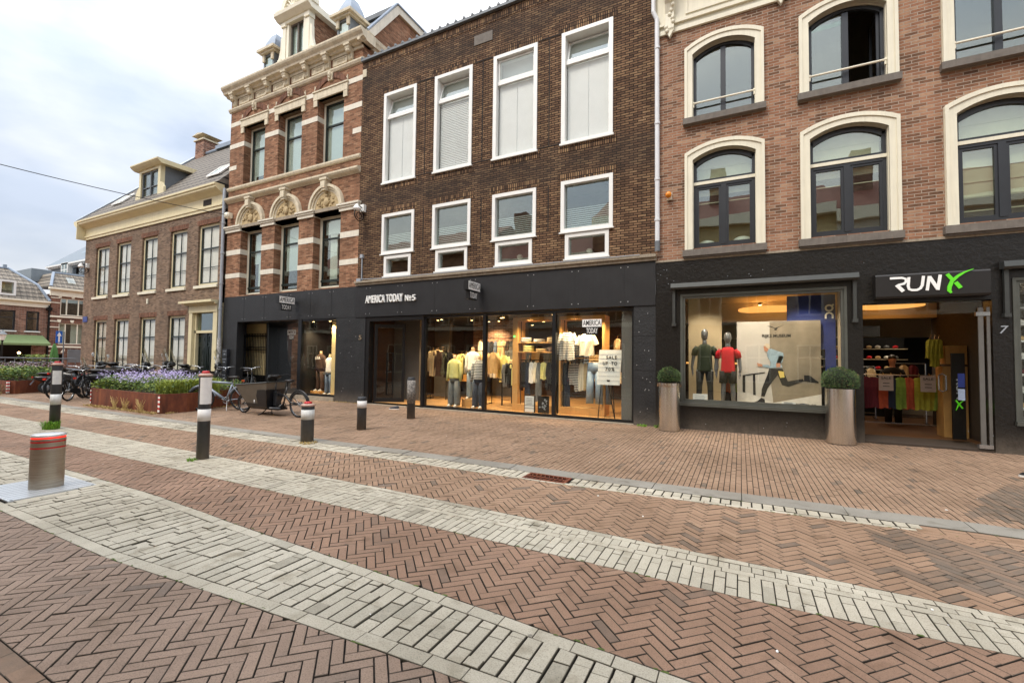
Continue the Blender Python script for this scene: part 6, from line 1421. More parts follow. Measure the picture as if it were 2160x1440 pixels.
for x, z, w_, h_, lab in ((-1.02, .61, .32, .21, 'white price card with printed lines at the feet of the green shirt mannequin'), (.80, .61, .26, .11, 'small white card beside the running shoe')):
    q = MB(); q.box(x, x+w_, FY+.2, FY+.21, z, z+h_); c_ = q.build('price_card', 'white_bright', loc=(x, FY+.2, z), label=lab, cat='card')
    q = MB()
    for k in range(4): q.box(x+.04, x+w_-.05-.02*(k % 2), FY+.196, FY+.199, z+.04+k*.2*h_, z+.05+k*.2*h_)
    q.build('print', 'pipe_grey', c_)
def shoe(x, y, z, m, lab, rz=0, L_=.28, grp=None, sole='shoe_white', name='shoe'):
    t = thing(name, (0, 0, 0), lab, 'shoe', grp); q = MB(); q.smooth = True
    q.rings([[(sx_*L_, w_*cos(a), h_*max(0, sin(a))+.025) for a in [2*pi*k/12 for k in range(12)]] for sx_, w_, h_ in ((-.5, .02, .03), (-.47, .036, .075), (-.3, .04, .085), (-.1, .042, .07), (.15, .048, .05), (.38, .046, .04), (.5, .02, .015))]); q.build('upper', m, t)
    q = MB(); q.prism([(-.51*L_, -.035), (-.2*L_, -.04), (.1*L_, -.045), (.4*L_, -.045), (.52*L_, -.02), (.52*L_, .02), (.4*L_, .045), (.1*L_, .045), (-.2*L_, .04), (-.51*L_, .035)], 0, .028, 'z'); q.build('sole', sole, t)
    place(t, x, y, z, rz); return t
shoe(1.30, FY+.3, .60, 'shoe_dark', 'dark blue running shoe on the window sill under the poster', .1, .34)
# shoe wall in the right window
t = thing('shoe_display', (5.2, FY+.35, .6), 'tall display with glass shelves in the window at the right edge', 'display')
q = MB(); q.box(4.50, 8.4, FY+.75, FY+.78, .6, 3.2); q.build('back_panel', 'shop_grey', t)
for k in range(8): q = MB(); q.box(4.50, 8.4, FY+.25, FY+.74, .78+k*.31, .79+k*.31); q.build('shelf', 'pipe_white', t)
cols_ = ['cloth_tan', 'shoe_white', 'cloth_maroon', 'shoe_white', 'cloth_tan', 'shoe_white', 'cloth_grey']
for k in range(7):
    for j in range(3): shoe(4.74+j*.42, FY+.45, .795+k*.31, cols_[(k+j*2) % 7], '%s running shoe on shelf %d from the bottom, %s in its row' % (cols_[(k+j*2) % 7].split('_')[1], k+1, ('leftmost', 'second', 'third')[j]), .25, grp='running shoes on the display shelves')
# clothes inside, sale signs, banner, glass door
def rack2(x0, x1, y, z, lab):
    t = thing('clothes_rack', (x0, y, .03), lab, 'rack'); q = MB(); q.tube([(x0, y, z), (x1, y, z)], .014, 6); q.build('rail', 'chrome', t); q = MB()
    for x in (x0, x1): q.tube([(x, y, .06), (x, y, z)], .014, 6); q.tube([(x, y-.25, .08), (x, y+.25, .08)], .014, 6)
    q.tube([(x0, y, .22), (x1, y, .22)], .012, 6); q.build('stand', 'chrome', t)
rack2(2.55, 4.0, 13.3, 1.33, 'chrome clothes rack with bright running shirts behind the open glass door')
for x, m_, nm in ((2.50, 'cloth_black', 'black shirt'), (2.64, 'cloth_maroon', 'maroon shirt'), (2.78, 'cloth_maroon', 'dark red shirt'), (2.96, 'cloth_orange', 'orange red shirt'), (3.1, 'cloth_navy', 'navy shirt'), (3.28, 'cloth_lime', 'lime green shirt'), (3.42, 'cloth_orange', 'red shirt'), (3.60, 'cloth_neon', 'neon yellow shirt'), (3.78, 'cloth_neon', 'second neon yellow shirt'), (3.9, 'cloth_lime', 'green shirt at the right end')):
    garment(x, 13.3, 1.28, .72, .26, m_, nm+' on the chrome rack in the sports shop', 'running shirts on the chrome rack', .10, 1.1, 0)
for k in range(9): garment(1.9+.14*k-.9, 14.2, 1.5, .8, .2, ('cloth_black', 'cloth_navy', 'cloth_dark')[k % 3], '%s top on the far dark rack, number %d from the left' % (('black', 'navy', 'charcoal')[k % 3], k+1), 'dark tops on the far rack', .10)
for k in range(3): garment(3.72+.07*k, 12.95, 2.14, .42 if k != 1 else .6, .14, 'cloth_neon', 'neon yellow shirt hanging high by the door, %s' % ('left one', 'longer middle one', 'right one')[k], 'neon shirts hanging high by the door', .06)
for x, lab in ((2.95, 'SALE card over the orange running shirt'), (3.68, 'SALE card over the neon running shirts')):
    q = MB(); q.box(x-.13, x+.13, 12.98, 12.99, .98, 1.33); c_ = q.build('sale_card', 'sale_paper', loc=(x, 12.98, 1.0), label='small pale '+lab, cat='card'); q = MB(); text(q, 'SALE', x-.09, 12.975, 1.24, .07, .18, .001, .001)
    for k in range(2): q.box(x-.06, x+.06, 12.974, 12.978, 1.14-.07*k, 1.155-.07*k)
    q.build('print', 'sign_black', c_)
for r_, (x0, x1, y, z) in enumerate(((-.6, 1.9, 15.2, 1.45), (2.0, 3.3, 15.6, 1.5), (3.5, 4.2, 15.0, 1.6))):
    rack2(x0, x1, y, z, 'far clothes rack deep in the sports shop, %s' % ('on the left behind the poster', 'in the middle of the doorway', 'on the right of the doorway')[r_])
    k = 0; x = x0+.08
    while x < x1-.05:
        m_, nm = (('cloth_navy', 'navy'), ('cloth_maroon', 'maroon'), ('cloth_black', 'black'), ('cloth_orange', 'orange'), ('cloth_grey', 'grey'), ('cloth_sand', 'sand'), ('cloth_lime', 'lime'))[(k*3+r_) % 7]
        garment(x, y, z-.04, .75, .22, m_, nm+' shirt on the far rack %s' % ('behind the poster', 'in the middle of the doorway', 'at the right of the doorway')[r_], 'shirts on the far racks of the sports shop', .09, 1.1, 0, hang=False); x += .19; k += 1
t = thing('shoe_wall', (2.6, 17.0, 1.2), 'dark wall of lit shoe shelves at the back of the sports shop', 'shelves')
q = MB(); q.box(.8, 4.2, 16.6, 16.66, 1.0, 2.35); q.build('back_panel', 'cloth_black', t)
for k in range(4):
    q = MB(); q.box(.8, 4.2, 16.3, 16.6, 1.1+.3*k, 1.12+.3*k); q.build('shelf', 'shop_cream', t)
q = MB(); q.smooth = True
for k in range(4):
    for j in range(16): q.m = (j*7+k*3) % 4; q.ball((.95+.2*j, 16.4, 1.17+.3*k), .07, .1, .045, 8, 5)
o_ = q.build('shoes', ['shoe_white', 'cloth_tan', 'cloth_red', 'cloth_grey'], t); o_['kind'] = 'stuff'
q = MB(); q.box(2.5, 3.5, 15.9, 15.95, 2.35, 2.65); q.build('hanging_board', 'cloth_black', loc=(3, 15.9, 2.35), label='long dark board hanging from the ceiling inside the sports shop', cat='board')
t = thing('flag_banner', (4.0, 12.2, 0), 'tall black banner with RUNX lettering beside the glass door', 'banner')
q = MB(); q.box(3.78, 3.98, 12.05, 12.10, .1, 1.82); q.build('cloth', 'sign_black', t); q = MB(); text(q, 'RUN', 3.845, 12.045, 1.30, .15, .40, .003, .002, rot=-pi/2); q.build('letters', 'pipe_grey', t)
q = MB(); stroke(q, [(3.83, .88), (3.93, .72)], .025, 12.04, 12.045); stroke(q, [(3.96, .90), (3.87, .80), (3.83, .68)], [.01, .025, .01], 12.04, 12.045); q.build('letters', 'sign_green', t)
t = thing('person', (3.45, 14.6, 0), 'person in a dark T-shirt standing deep inside the sports shop', 'person')
q = MB(); q.smooth = True; x, y, z = 3.45, 14.6, .03
q.rings([[(cx_+rx*cos(2*pi*k/14), cy_+ry*sin(2*pi*k/14), z_) for k in range(14)] for cx_, cy_, z_, rx, ry in ((x, y, .9, .17, .12), (x, y, 1.1, .15, .11), (x, y, 1.35, .19, .12), (x, y, 1.45, .16, .10), (x, y, 1.5, .06, .06), (x, y, 1.56, .055, .055), (x, y-.01, 1.62, .07, .09), (x, y, 1.70, .078, .098), (x, y, 1.77, .06, .075), (x, y, 1.80, .01, .01))])
for s_ in (-1, 1):
    q.tube([(x+s_*.18, y, 1.42), (x+s_*.24, y, 1.15), (x+s_*.2, y-.15, .98)], [.05, .042, .03], 8); q.tube([(x+s_*.09, y, .92), (x+s_*.1, y, .5), (x+s_*.1, y+.02, .06)], [.09, .06, .045], 8)
    for f_ in range(4): q.tube([(x+s_*(.2-.01*f_), y-.15, .98), (x+s_*(.19-.015*f_), y-.22, .95), (x+s_*(.18-.015*f_), y-.25, .91)], [.012, .010, .007], 5)
    q.tube([(x+s_*.19, y-.16, .98), (x+s_*.16, y-.19, .99)], [.012, .008], 5)
q.build('body', 'skin', t); q = MB(); q.smooth = True; q.loft([(x, y, .85, .19, .14), (x, y, 1.1, .17, .13), (x, y, 1.36, .205, .135), (x, y, 1.46, .17, .11), (x, y, 1.5, .08, .07)], 14)
for s_ in (-1, 1): q.tube([(x+s_*.16, y, 1.43), (x+s_*.25, y, 1.2)], [.065, .062], 8)
q.build('shirt', 'cloth_black', t); q = MB(); q.smooth = True; q.loft([(x, y, .8, .18, .13), (x, y, .95, .175, .13)], 14)
for s_ in (-1, 1): q.loft([(x+s_*.1, y, .08, .07, .08), (x+s_*.09, y, .85, .1, .11)], 12)
q.build('trousers', 'cloth_dark', t); q = MB(); q.smooth = True; q.ball((x, y+.01, 1.74), .088, .105, .08, 12, 8); q.build('hair', 'leather', t)
gd = thing('glass_door', (4.1, FY+.1, 0), 'open frameless glass door with a chrome bar handle', 'door')
q = MB(); A = Vector((4.02, FY+.05, 0)); d2 = Vector((-.42, .9, 0)).normalized(); B2 = A+d2*.95
q.poly([(A.x, A.y, .08), (B2.x, B2.y, .08), (B2.x, B2.y, 2.55), (A.x, A.y, 2.55)]); q.build('pane', 'glass_shop', gd)
q = MB(); q.box(3.93, 4.00, FY+.0, FY+.03, .1, 2.66); q.box(4.045, 4.09, FY+.0, FY+.03, .1, 2.66); q.build('edge_strip', 'door_alu', gd)
q = MB()
for (z0, z1) in ((2.5, 2.57), (.06, .13)): q.box(3.90, 4.09, FY-.01, FY+.06, z0, z1)
q.build('hinge', 'chrome', gd)
q = MB(); hp = [A+d2*u+Vector((-.9, -.42, 0))*.05+Vector((0, 0, z)) for u, z in ((.72, 1.08), (.80, 1.04), (.88, 1.08), (.88, 1.36), (.80, 1.40), (.72, 1.36), (.72, 1.08))]; q.tube(hp, .014, 8); q.build('handle', 'chrome', gd)
q = MB(); e0, e1 = A+d2*.38, A+d2*.52; o_ = Vector((-.9, -.42, 0))*.006
q.poly([tuple(e0+o_+Vector((0, 0, 1.15))), tuple(e1+o_+Vector((0, 0, 1.15))), tuple(e1+o_+Vector((0, 0, 1.42))), tuple(e0+o_+Vector((0, 0, 1.42)))]); q.build('notice', 'cloth_bluebanner', gd)
q = MB(); q.poly([tuple(e0+o_+Vector((0, 0, .90))), tuple(e1+o_+Vector((0, 0, .90))), tuple(e1+o_+Vector((0, 0, 1.12))), tuple(e0+o_+Vector((0, 0, 1.12)))]); q.build('notice', 'plate_blue', gd)
g_ = MB(); g_.box(2.21, 4.11, FY+.04, FY+.048, 2.56, 2.80); g_.build('transom_pane', 'glass_shop', gd)
q = MB(); q.box(3.9, 4.3, 12.9, 13.3, .03, 1.55); q.box(3.95, 4.3, 12.9, 13.3, 1.6, 2.0); q.build('cardboard_boxes', 'wood_warm', loc=(4.1, 13, 0), label='stacked brown cartons behind the glass door', cat='carton')
for x, y, e in ((-.8, FY+.36, 95), (.3, FY+.36, 95), (1.3, FY+.36, 90), (2.9, 12.8, 20), (3.6, 14.0, 16), (.5, 14.5, 22), (3.2, 15.2, 40), (2.4, 14.9, 30), (3.9, 15.6, 30), (1.6, 15.4, 30), (5.2, FY+.6, 28), (6.6, FY+.6, 28)): spot(x, y, 3.22, e, (1, .85, .66), (0, .1, -1), radians(120), 'small warm ceiling spot in the sports shop')
mat('brown_box_mid', (.105, .088, .068), .45)
# ================================================================ STREET OBJECTS
def bollard(x, y, h, r, lab, lamp=True, bands=(), plate=None, dirty=False, group='street bollards', cap=True, top='red_cap'):
    t = thing('bollard', (x, y, 0), lab, 'bollard', group)
    q = MB(); q.smooth = True; q.lathe([(r, 0), (r, h-.03), (r*.99, h-.02)], x, y, 24); q.build('post', 'grey_bollard', t)
    for z0, z1 in bands: q = MB(); q.smooth = True; q.lathe([(r+.002, z0), (r+.002, z1)], x, y, 24); q.build('reflective_band', 'white_band' if dirty else 'striped_reflector', t)
    if cap:
        q = MB(); q.smooth = True; q.lathe([(r+.004, h-.03), (r+.014, h-.015), (r+.012, h), (r*.75, h+.02)], x, y, 24); q.build('cap_rim', 'cap_rim', t)
        q = MB(); q.smooth = True; q.lathe([(r*.62, h+.012), (r*.60, h+.04), (r*.5, h+.055), (.01, h+.058)], x, y, 20); q.build('cap_lamp', top, t)
    else:
        q = MB(); q.smooth = True; q.lathe([(r, h-.02), (r*.97, h), (r*.8, h+.015), (.01, h+.018)], x, y, 24); q.build('cap', 'grey_bollard', t)
    if plate:
        q = MB(); q.smooth = True; a0, a1, z0, z1 = plate; n = 8
        A = [(x+(r+.004)*cos(a0+(a1-a0)*k/n), y+(r+.004)*sin(a0+(a1-a0)*k/n)) for k in range(n+1)]; q.strip([(p[0], p[1], z0) for p in A], [(p[0], p[1], z1) for p in A]); q.build('reflective_plate', 'striped_reflector' if not dirty else 'white_band', t)
    return t
bollard(-7.39, 4.02, 1.29, .085, 'tall grey bollard with red lamp and large white reflective plate in the pale band', bands=((.58, .76),), plate=(radians(-75), radians(45), .84, 1.25))
bollard(-12.98, 4.08, 1.36, .086, 'scruffy sticker-scarred tall bollard with red lamp and grass at its foot', bands=((.50, .72),), plate=(radians(-65), radians(35), .93, 1.22), dirty=True)
bollard(-7.22, 5.75, .69, .115, 'short bollard with red lamp and a worn white band in the pale gutter', bands=((.42, .60),), dirty=True)
bollard(-7.43, 7.30, .70, .10, 'short bollard with plain dark top and white band on the pavement', bands=((.48, .63),), cap=False)
bb_ = bollard(-7.67, 9.24, 1.06, .105, 'tall dark bollard with torn pale stickers in front of the shop door', cap=False)
q = MB(); q.smooth = True; q.lathe([(.108, .40), (.108, 1.0)], -7.67, 9.24, 24); q.build('torn_stickers', 'torn_dark', bb_)
# rising steel bollard with its cover plate
t = thing('rising_bollard', (-7.36, 2.27, 0), 'oval stainless rising bollard with glowing red ring on a metal cover plate', 'bollard')
cx, cy, rt_ = -7.36, 2.27, radians(73)
q = MB(); q.smooth = True; q.lathe([(.150, -.005), (.150, .585)], cx, cy, 40, 1, .78, rt_, cap=False); q.build('post', 'brushed_steel', t)
q = MB(); q.smooth = True; q.lathe([(.151, .605), (.151, .630), (.13, .637), (.01, .638)], cx, cy, 40, 1, .78, rt_); q.build('top_cap', 'steel_plate', t)
q = MB(); q.smooth = True; q.lathe([(.148, .585), (.148, .605)], cx, cy, 40, 1, .78, rt_, cap=False); q.build('light_ring', 'light_red', t)
for z in (.540, .470): q = MB(); q.smooth = True; q.lathe([(.1515, z), (.1515, z+.018)], cx, cy, 40, 1, .78, rt_, cap=False); q.build('red_stripe', 'red_cap', t)
q = MB(); q.box(-7.925, -6.985, 1.86, 2.60, -.01, .006); pt = q.build('cover_plate', 'steel_plate', t)
q = MB()
for k in range(11): x = -7.9+.09*k; q.box(x, x+.006, 1.88, 2.58, .0062, .0072)
for dx, dy in ((-7.9, 1.89), (-7.01, 1.89), (-7.9, 2.57), (-7.01, 2.57)): q.lathe([(.012, .006), (.012, .009)], dx, dy, 8)
q.build('plate_groove', 'lead', pt)

# ---------------------------------------------------------------- planters
def planter(pts, h, lab, grp='rusty steel planters'):
    cx = sum(p[0] for p in pts)/len(pts); cy = sum(p[1] for p in pts)/len(pts)
    t = thing('steel_planter', (cx, cy, 0), lab, 'planter', None); n = len(pts); q = MB()
    inn = [(p[0]+(cx-p[0])*.03, p[1]+(cy-p[1])*.05) for p in pts]
    for k in range(n):
        a, b, c, d = pts[k], pts[(k+1) % n], inn[k], inn[(k+1) % n]
        q.poly([(*a, 0), (*b, 0), (*b, h), (*a, h)]); q.poly([(*a, h), (*b, h), (*d, h), (*c, h)]); q.poly([(*c, h), (*d, h), (*d, h-.12), (*c, h-.12)])
    q.build('box', 'corten', t); q = MB(); q.poly([(*p, h-.08) for p in inn]); q.build('soil', 'soil', t)
    return t
PA = [(-18.02, 6.46), (-13.84, 6.40), (-13.72, 7.0), (-14.5, 9.0), (-18.2, 9.2)]
t = planter(PA, .52, 'rust red steel planter full of purple asters beside the bicycles')
for x in (-13.86, -18.0): q = MB(); q.box(x-.05-(.0 if x > -15 else -.05), x+.035, 6.385 if x > -15 else 6.44, 6.395 if x > -15 else 6.455, .04, .48); q.build('chevron_marker', 'chevron', t)
PB = [(-30.0, 6.5), (-25.0, 6.45), (-24.75, 6.62), (-25.6, 8.0), (-30, 8.6)]
t2 = planter(PB, .50, 'rust red steel planter with hostas at the left edge of the street')
q = MB(); q.box(-24.92, -24.84, 6.42, 6.5, .05, .5); q.build('chevron_marker', 'chevron', t2)
mat('leaf_green', '5c7a34', .6, 0, .45, 14); mat('leaf_yellow', '8d9a3c', .6, 0, .35, 14); mat('leaf_dark', '3f5a2a', .6, 0, .4, 14); mat('petal', 'b9abd8', .7, 0, .3, 25); mat('petal_pale', 'c9a9c0', .7, 0, .3, 25); mat('seed_brown', '7a5a3c', .8, 0, .3, 30)
def leafy(name, lab, cat, inside, n, zr_, sz, mats, par=None, long=2.2):
    q = MB(); rr = random
    while n > 0:
        x, y = inside(); z = zr_(x, y); s_ = sz*rr.uniform(.6, 1.3); q.m = rr.randrange(len(mats)); a, el = rr.uniform(0, 2*pi), rr.uniform(-.3, .9)
        d = Vector((cos(a)*cos(el), sin(a)*cos(el), sin(el))); sd_ = d.cross(Vector((rr.gauss(0, .4), rr.gauss(0, .4), 1))).normalized()
        p = Vector((x, y, z)); q.poly([tuple(p), tuple(p+d*s_*long*.5+sd_*s_*.5), tuple(p+d*s_*long-Vector((0, 0, s_*.3))), tuple(p+d*s_*long*.5-sd_*s_*.5)]); n -= 1
    x0, y0 = inside()
    return q.build(name, mats, loc=(x0, y0, .4), label=lab, cat=cat) if par is None else q.build(name, mats, par)
def inA(u0, u1, v0=0., v1=1.):
    def f(): u = random.uniform(u0, u1); v = random.uniform(v0, v1); return (-17.95+4.1*u-.25*v, 6.5+2.4*v)
    return f
bz = lambda hh: (lambda x, y: .42+hh*sqrt(random.random())*(.75+.25*sin(x*5)*cos(y*4)))
leafy('aster_bush', 'mass of purple asters in the middle of the rusty planter', 'flowers', inA(.08, .66), 7500, bz(.56), .024, ['leaf_green', 'leaf_green', 'leaf_dark', 'leaf_yellow'])
ab = [o for o in bpy.data.objects if o.name.startswith('aster_bush')][-1]
q = MB(); 
for _ in range(3400):
    x, y = inA(.05, .68, -.03, .8)()
    if sin(x*3.1+y*2)*cos(y*4.3-x*1.7)+random.gauss(0, .35) < -.25: continue
    z = .76+.38*random.random()*(.8+.2*sin(x*5)*cos(y*4)); r_ = random.uniform(.012, .022); tl_ = Vector((random.gauss(0, .3), random.gauss(-.3, .3), 1)).normalized(); e1 = tl_.orthogonal().normalized(); e2 = tl_.cross(e1)
    q.poly([tuple(Vector((x, y, z))+(e1*cos(k*pi/3)+e2*sin(k*pi/3))*r_*(1 if k % 2 else .8)) for k in range(6)])
q.build('blossoms', 'petal', ab)
leafy('leafy_plant', 'broad leaved yellow green plant at the left end of the aster planter', 'plant', inA(.0, .13, -.02, .5), 1500, bz(.50), .045, ['leaf_yellow', 'leaf_green'])
leafy('leafy_plant', 'green foliage at the right part of the aster planter', 'plant', inA(.62, 1.0), 5200, bz(.42), .03, ['leaf_green', 'leaf_yellow', 'leaf_dark'])
q = MB()
for _ in range(260): u = random.random(); blades(q, -14.4+.4*u, 6.6+1.4*random.random(), .1, 7, .5, .8, .006, z=.45)
q.build('ornamental_grass', 'leaf_yellow', loc=(-14.1, 7, .45), label='bright ornamental grass at the right corner of the aster planter', cat='grass')
def inB(): u, v = random.random(), random.random(); return (-29.8+4.9*u-.3*v, 6.5+1.7*v)
leafy('hosta_bed', 'dense hostas in the planter at the left edge', 'plant', inB, 5600, lambda x, y: .42+.55*sqrt(random.random()), .05, ['leaf_green', 'leaf_dark', 'leaf_green', 'leaf_yellow'])
leafy('pale_pink_flowers', 'pale pink flower heads above the hostas', 'flowers', inB, 1500, lambda x, y: .9+.26*random.random(), .022, ['petal_pale', 'seed_brown', 'petal_pale', 'leaf_green'])
leafy('creeping_weed', 'straggly weeds at the foot of the left planter', 'weed', lambda: (random.uniform(-26.4, -24.7), random.gauss(6.3, .1)), 700, lambda x, y: .05+.3*random.random(), .022, ['leaf_dark', 'seed_brown'])
# dried stalks against the steel
for x0, lb in ((-16.2, 'leftmost of the three clumps of dry stalks before the rusty planter'), (-15.6, 'middle of the three clumps of dry stalks before the rusty planter'), (-14.7, 'rightmost of the three clumps of dry stalks before the rusty planter')):
    q = MB()
    for _ in range(26): a = random.uniform(-.5, .5); hh = random.uniform(.15, .36); q.tube([(x0+random.gauss(0, .07), 6.36, 0), (x0+a*.3, 6.34, hh*.6), (x0+a*.6, 6.34, hh)], .004, 4)
    q.build('dry_stalks', 'straw', loc=(x0, 6.36, 0), label=lb, cat='weed', group='dry stalks before the planter')

# ---------------------------------------------------------------- steel pots with box balls
def pot(x, y, r, h, rb, lab, lab2):
    t = thing('steel_pot', (x, y, 0), lab, 'planter', None)
    q = MB(); q.smooth = True; q.lathe([(r*.985, .012), (r, .05), (r, h-.004)], x, y, 48, cap=False); q.lathe([(r, h-.004), (r-.012, h), (r-.02, h-.03), (.01, h-.04)], x, y, 48, cap=False); q.build('cylinder', 'pot_steel', t)
    q = MB(); q.lathe([(r*.97, 0), (r*.97, .016)], x, y, 40); q.build('base_ring', 'rubber', t)
    b = MB(); c = Vector((x, y, h+.12))
    rr = random.Random(int(r*1000))
    for _ in range(7500):
        d = Vector((rr.gauss(0, 1), rr.gauss(0, 1), rr.gauss(0, 1))).normalized()
        if d.z < -.35: continue
        k = 1-.12*abs(rr.gauss(0, .5))+.05*sin(d.x*9+d.z*7)*cos(d.y*8)+.03*sin(d.x*3-d.z*4+1)+(rr.uniform(.04, .14) if rr.random() < .05 else 0); p = c+Vector((d.x*rb*k, d.y*rb*k, d.z*rb*.95*k)); e1 = (d+Vector((rr.gauss(0, .7), rr.gauss(0, .7), rr.gauss(0, .7)))).normalized(); e2 = e1.orthogonal().normalized(); s_ = rr.uniform(.007, .013)
        b.m = 4 if rr.random() < .03 else rr.choice((0, 0, 1, 2)); b.poly([tuple(p), tuple(p+e1*s_+e2*s_*.6), tuple(p+e1*s_*2), tuple(p+e1*s_-e2*s_*.6)])
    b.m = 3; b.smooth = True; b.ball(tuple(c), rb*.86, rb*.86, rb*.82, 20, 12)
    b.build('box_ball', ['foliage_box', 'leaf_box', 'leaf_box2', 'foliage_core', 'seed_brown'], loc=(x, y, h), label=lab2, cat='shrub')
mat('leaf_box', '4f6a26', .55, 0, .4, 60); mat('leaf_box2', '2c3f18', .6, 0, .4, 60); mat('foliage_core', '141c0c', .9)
pot(-1.47, 10.84, .235, 1.09, .245, 'narrow brushed steel planter left of the mannequin window', 'clipped box ball in the narrow steel planter'); pot(1.76, 10.93, .25, 1.09, .315, 'wide brushed steel planter beside the sports shop door', 'large clipped box ball in the wide steel planter')
q = MB()
for k in range(46): a = random.uniform(0, 6.28); q.tube([(-1.47+.25*cos(a), 10.84+.25*sin(a), 1.08), (-1.47+.27*cos(a+.15), 10.84+.27*sin(a+.15), 1.0), (-1.47+.262*cos(a+.3), 10.84+.262*sin(a+.3), 1.03)], .003, 4)
q.build('hanging_twigs', 'seed_brown', loc=(-1.47, 10.84, 1.05), label='dry twigs hanging over the rim of the narrow steel planter', cat='twigs')
# small things on the ground
shoe(-9.47, 10.62, 0, 'shoe_dark', 'dark trainer on the pavement outside the clothing shop door', radians(200), .30)
shoe(3.64, 8.93, .03, 'cloth_black', 'black shoe at the right edge of the picture', radians(180), .30)

# ---------------------------------------------------------------- bicycles
def wheel(t, x, z, R, mt='rubber', spokes=24, name='wheel', y=0, hub='chrome'):
    q = MB(); q.smooth = True; q.torus((x, y, z), R-.026, .028, 'y', 36, 8); w_ = q.build(name, mt, t)
    q = MB(); q.smooth = True; q.torus((x, y, z), R-.045, .010, 'y', 36, 6); q.build('rim', hub, w_)
    q = MB()
    for k in range(spokes): a = 2*pi*k/spokes; a2 = a+.5*(1 if k % 2 else -1); q.tube([(x+.025*cos(a2), y+.02*(1 if k % 2 else -1), z+.025*sin(a2)), (x+(R-.045)*cos(a), y, z+(R-.045)*sin(a))], .0016, 3, False)
    q.build('spokes', 'chrome', w_)
    q = MB(); q.tube([(x, y-.05, z), (x, y+.05, z)], .022, 8); q.build('hub', hub, w_)
def bicycle(lab, fm='bike_black', omafiets=True, kind='bicycle', crate=False):
    """front wheel at +x, standing on z=0"""
    t = thing(kind, (0, 0, 0), lab, 'bicycle'); R = .345; W_ = 1.08; rx_, fx = -.48, .60
    wheel(t, rx_, R, R); wheel(t, fx, R, R)
    q = MB(); q.smooth = True; bbp = (-.04, 0, .29); st_ = (-.20, 0, .78); hd = (.40, 0, .82); hl = (.44, 0, .66)
    if omafiets: q.tube([bbp, (.12, 0, .36), (.30, 0, .52), hl], .018, 8); q.tube([(-.12, 0, .50), (.10, 0, .50), (.30, 0, .62), hd], .014, 8)
    else: q.tube([bbp, hl], .036, 10); q.tube([st_, hd], .032, 10); q.tube([bbp, st_], .026, 10)
    q.tube([bbp, st_], .017, 8); q.tube([hl, hd, (.39, 0, .88)], .019, 8)
    for s_ in (-1, 1): q.tube([(hl[0], s_*.02, hl[2]), (.50, s_*.045, .55), (fx, s_*.05, R)], .012, 6); q.tube([bbp, (rx_, s_*.055, R)], .010, 6); q.tube([(st_[0], s_*.01, st_[2]-.06), (rx_, s_*.055, R)], .009, 6)
    q.build('frame', fm, t)
    q = MB(); q.smooth = True; q.tube([(.39, 0, .88), (.38, 0, 1.00)], .013, 6)
    q.tube([(.20, -.29, 1.02), (.32, -.28, 1.05), (.40, -.12, 1.03), (.38, 0, 1.0), (.40, .12, 1.03), (.32, .28, 1.05), (.20, .29, 1.02)], .011, 6); q.build('handlebar', 'chrome' if omafiets else 'metal_rod', t)
    q = MB(); q.smooth = True
    for s_ in (-1, 1): q.tube([(.17, s_*.29, 1.02), (.29, s_*.285, 1.045)], .017, 6)
    q.build('grips', 'leather', t)
    q = MB(); q.tube([st_, (-.225, 0, .93)], .012, 6); q.build('seat_post', 'chrome', t)
    q = MB(); q.smooth = True; q.rings([[(-.23+sx_, w_*cos(a), .955+h_*sin(a)) for a in [2*pi*k/10 for k in range(10)]] for sx_, w_, h_ in ((-.13, .03, .02), (-.11, .10, .04), (-.04, .10, .045), (.04, .05, .035), (.12, .025, .025), (.15, .01, .01))]); q.build('saddle', 'leather', t)
    q = MB(); q.smooth = True; q.torus((-.04, 0, .29), .085, .008, 'y', 20, 5); q.tube([(-.04, -.05, .29), (-.17, -.06, .22)], .009, 6); q.tube([(-.04, .05, .29), (.09, .06, .36)], .009, 6); q.build('crank', 'chrome' if not omafiets else 'metal_rod', t)
    q = MB(); q.box(-.22, -.12, -.15, -.07, .205, .225); q.box(.04, .14, .07, .15, .355, .375); q.build('pedals', 'rubber', t)
    if omafiets:
        q = MB(); q.prism([(-.04+.11*cos(a), .29+.11*sin(a)) for a in [radians(k) for k in range(-90, 91, 20)]]+[(-.46, .40), (-.50, .33), (-.46, .28)], -.075, -.05); q.build('chain_case', 'bike_black', t)
        q = MB(); q.box(-.80, -.30, -.07, -.055, .735, .75); q.box(-.80, -.30, .055, .07, .735, .75)
        for x in (-.78, -.62, -.46, -.32): q.box(x, x+.015, -.055, .055, .735, .75)
        for s_ in (-1, 1): q.tube([(-.70, s_*.062, .74), (rx_, s_*.06, R)], .006, 5)
        q.build('rear_rack', 'metal_rod', t)
        q = MB(); q.prism([(-.84, .62), (-.80, .62), (-.80, .68), (-.84, .68)], -.04, .04); q.build('rear_light', 'red_plastic', t)
    for x, a0, a1 in ((rx_, radians(20), radians(200)), (fx, radians(30), radians(170))):
        q = MB(); q.smooth = True; q.torus((x, 0, R), R+.025, .026, 'y', 22, 5, a0, a1); q.build('mudguard', fm, t)
    q = MB(); q.tube([(-.08, .03, .28), (-.14, .20, .01)], .009, 6); q.build('kickstand', 'chrome', t)
    if crate:
        q = MB(); x0, x1 = .50, .86
        for z in (.82, .90, .98, 1.04): q.box(x0, x1, -.22, -.205, z, z+.03); q.box(x0, x1, .205, .22, z, z+.03); q.box(x0, x0+.015, -.205, .205, z, z+.03); q.box(x1-.015, x1, -.205, .205, z, z+.03)
        q.box(x0, x1, -.22, .22, .80, .815); q.build('front_crate', 'metal_rod', t)
    return t
gb = bicycle('grey city bicycle with straight frame leaning beside the rusty planter', 'bike_grey', False)
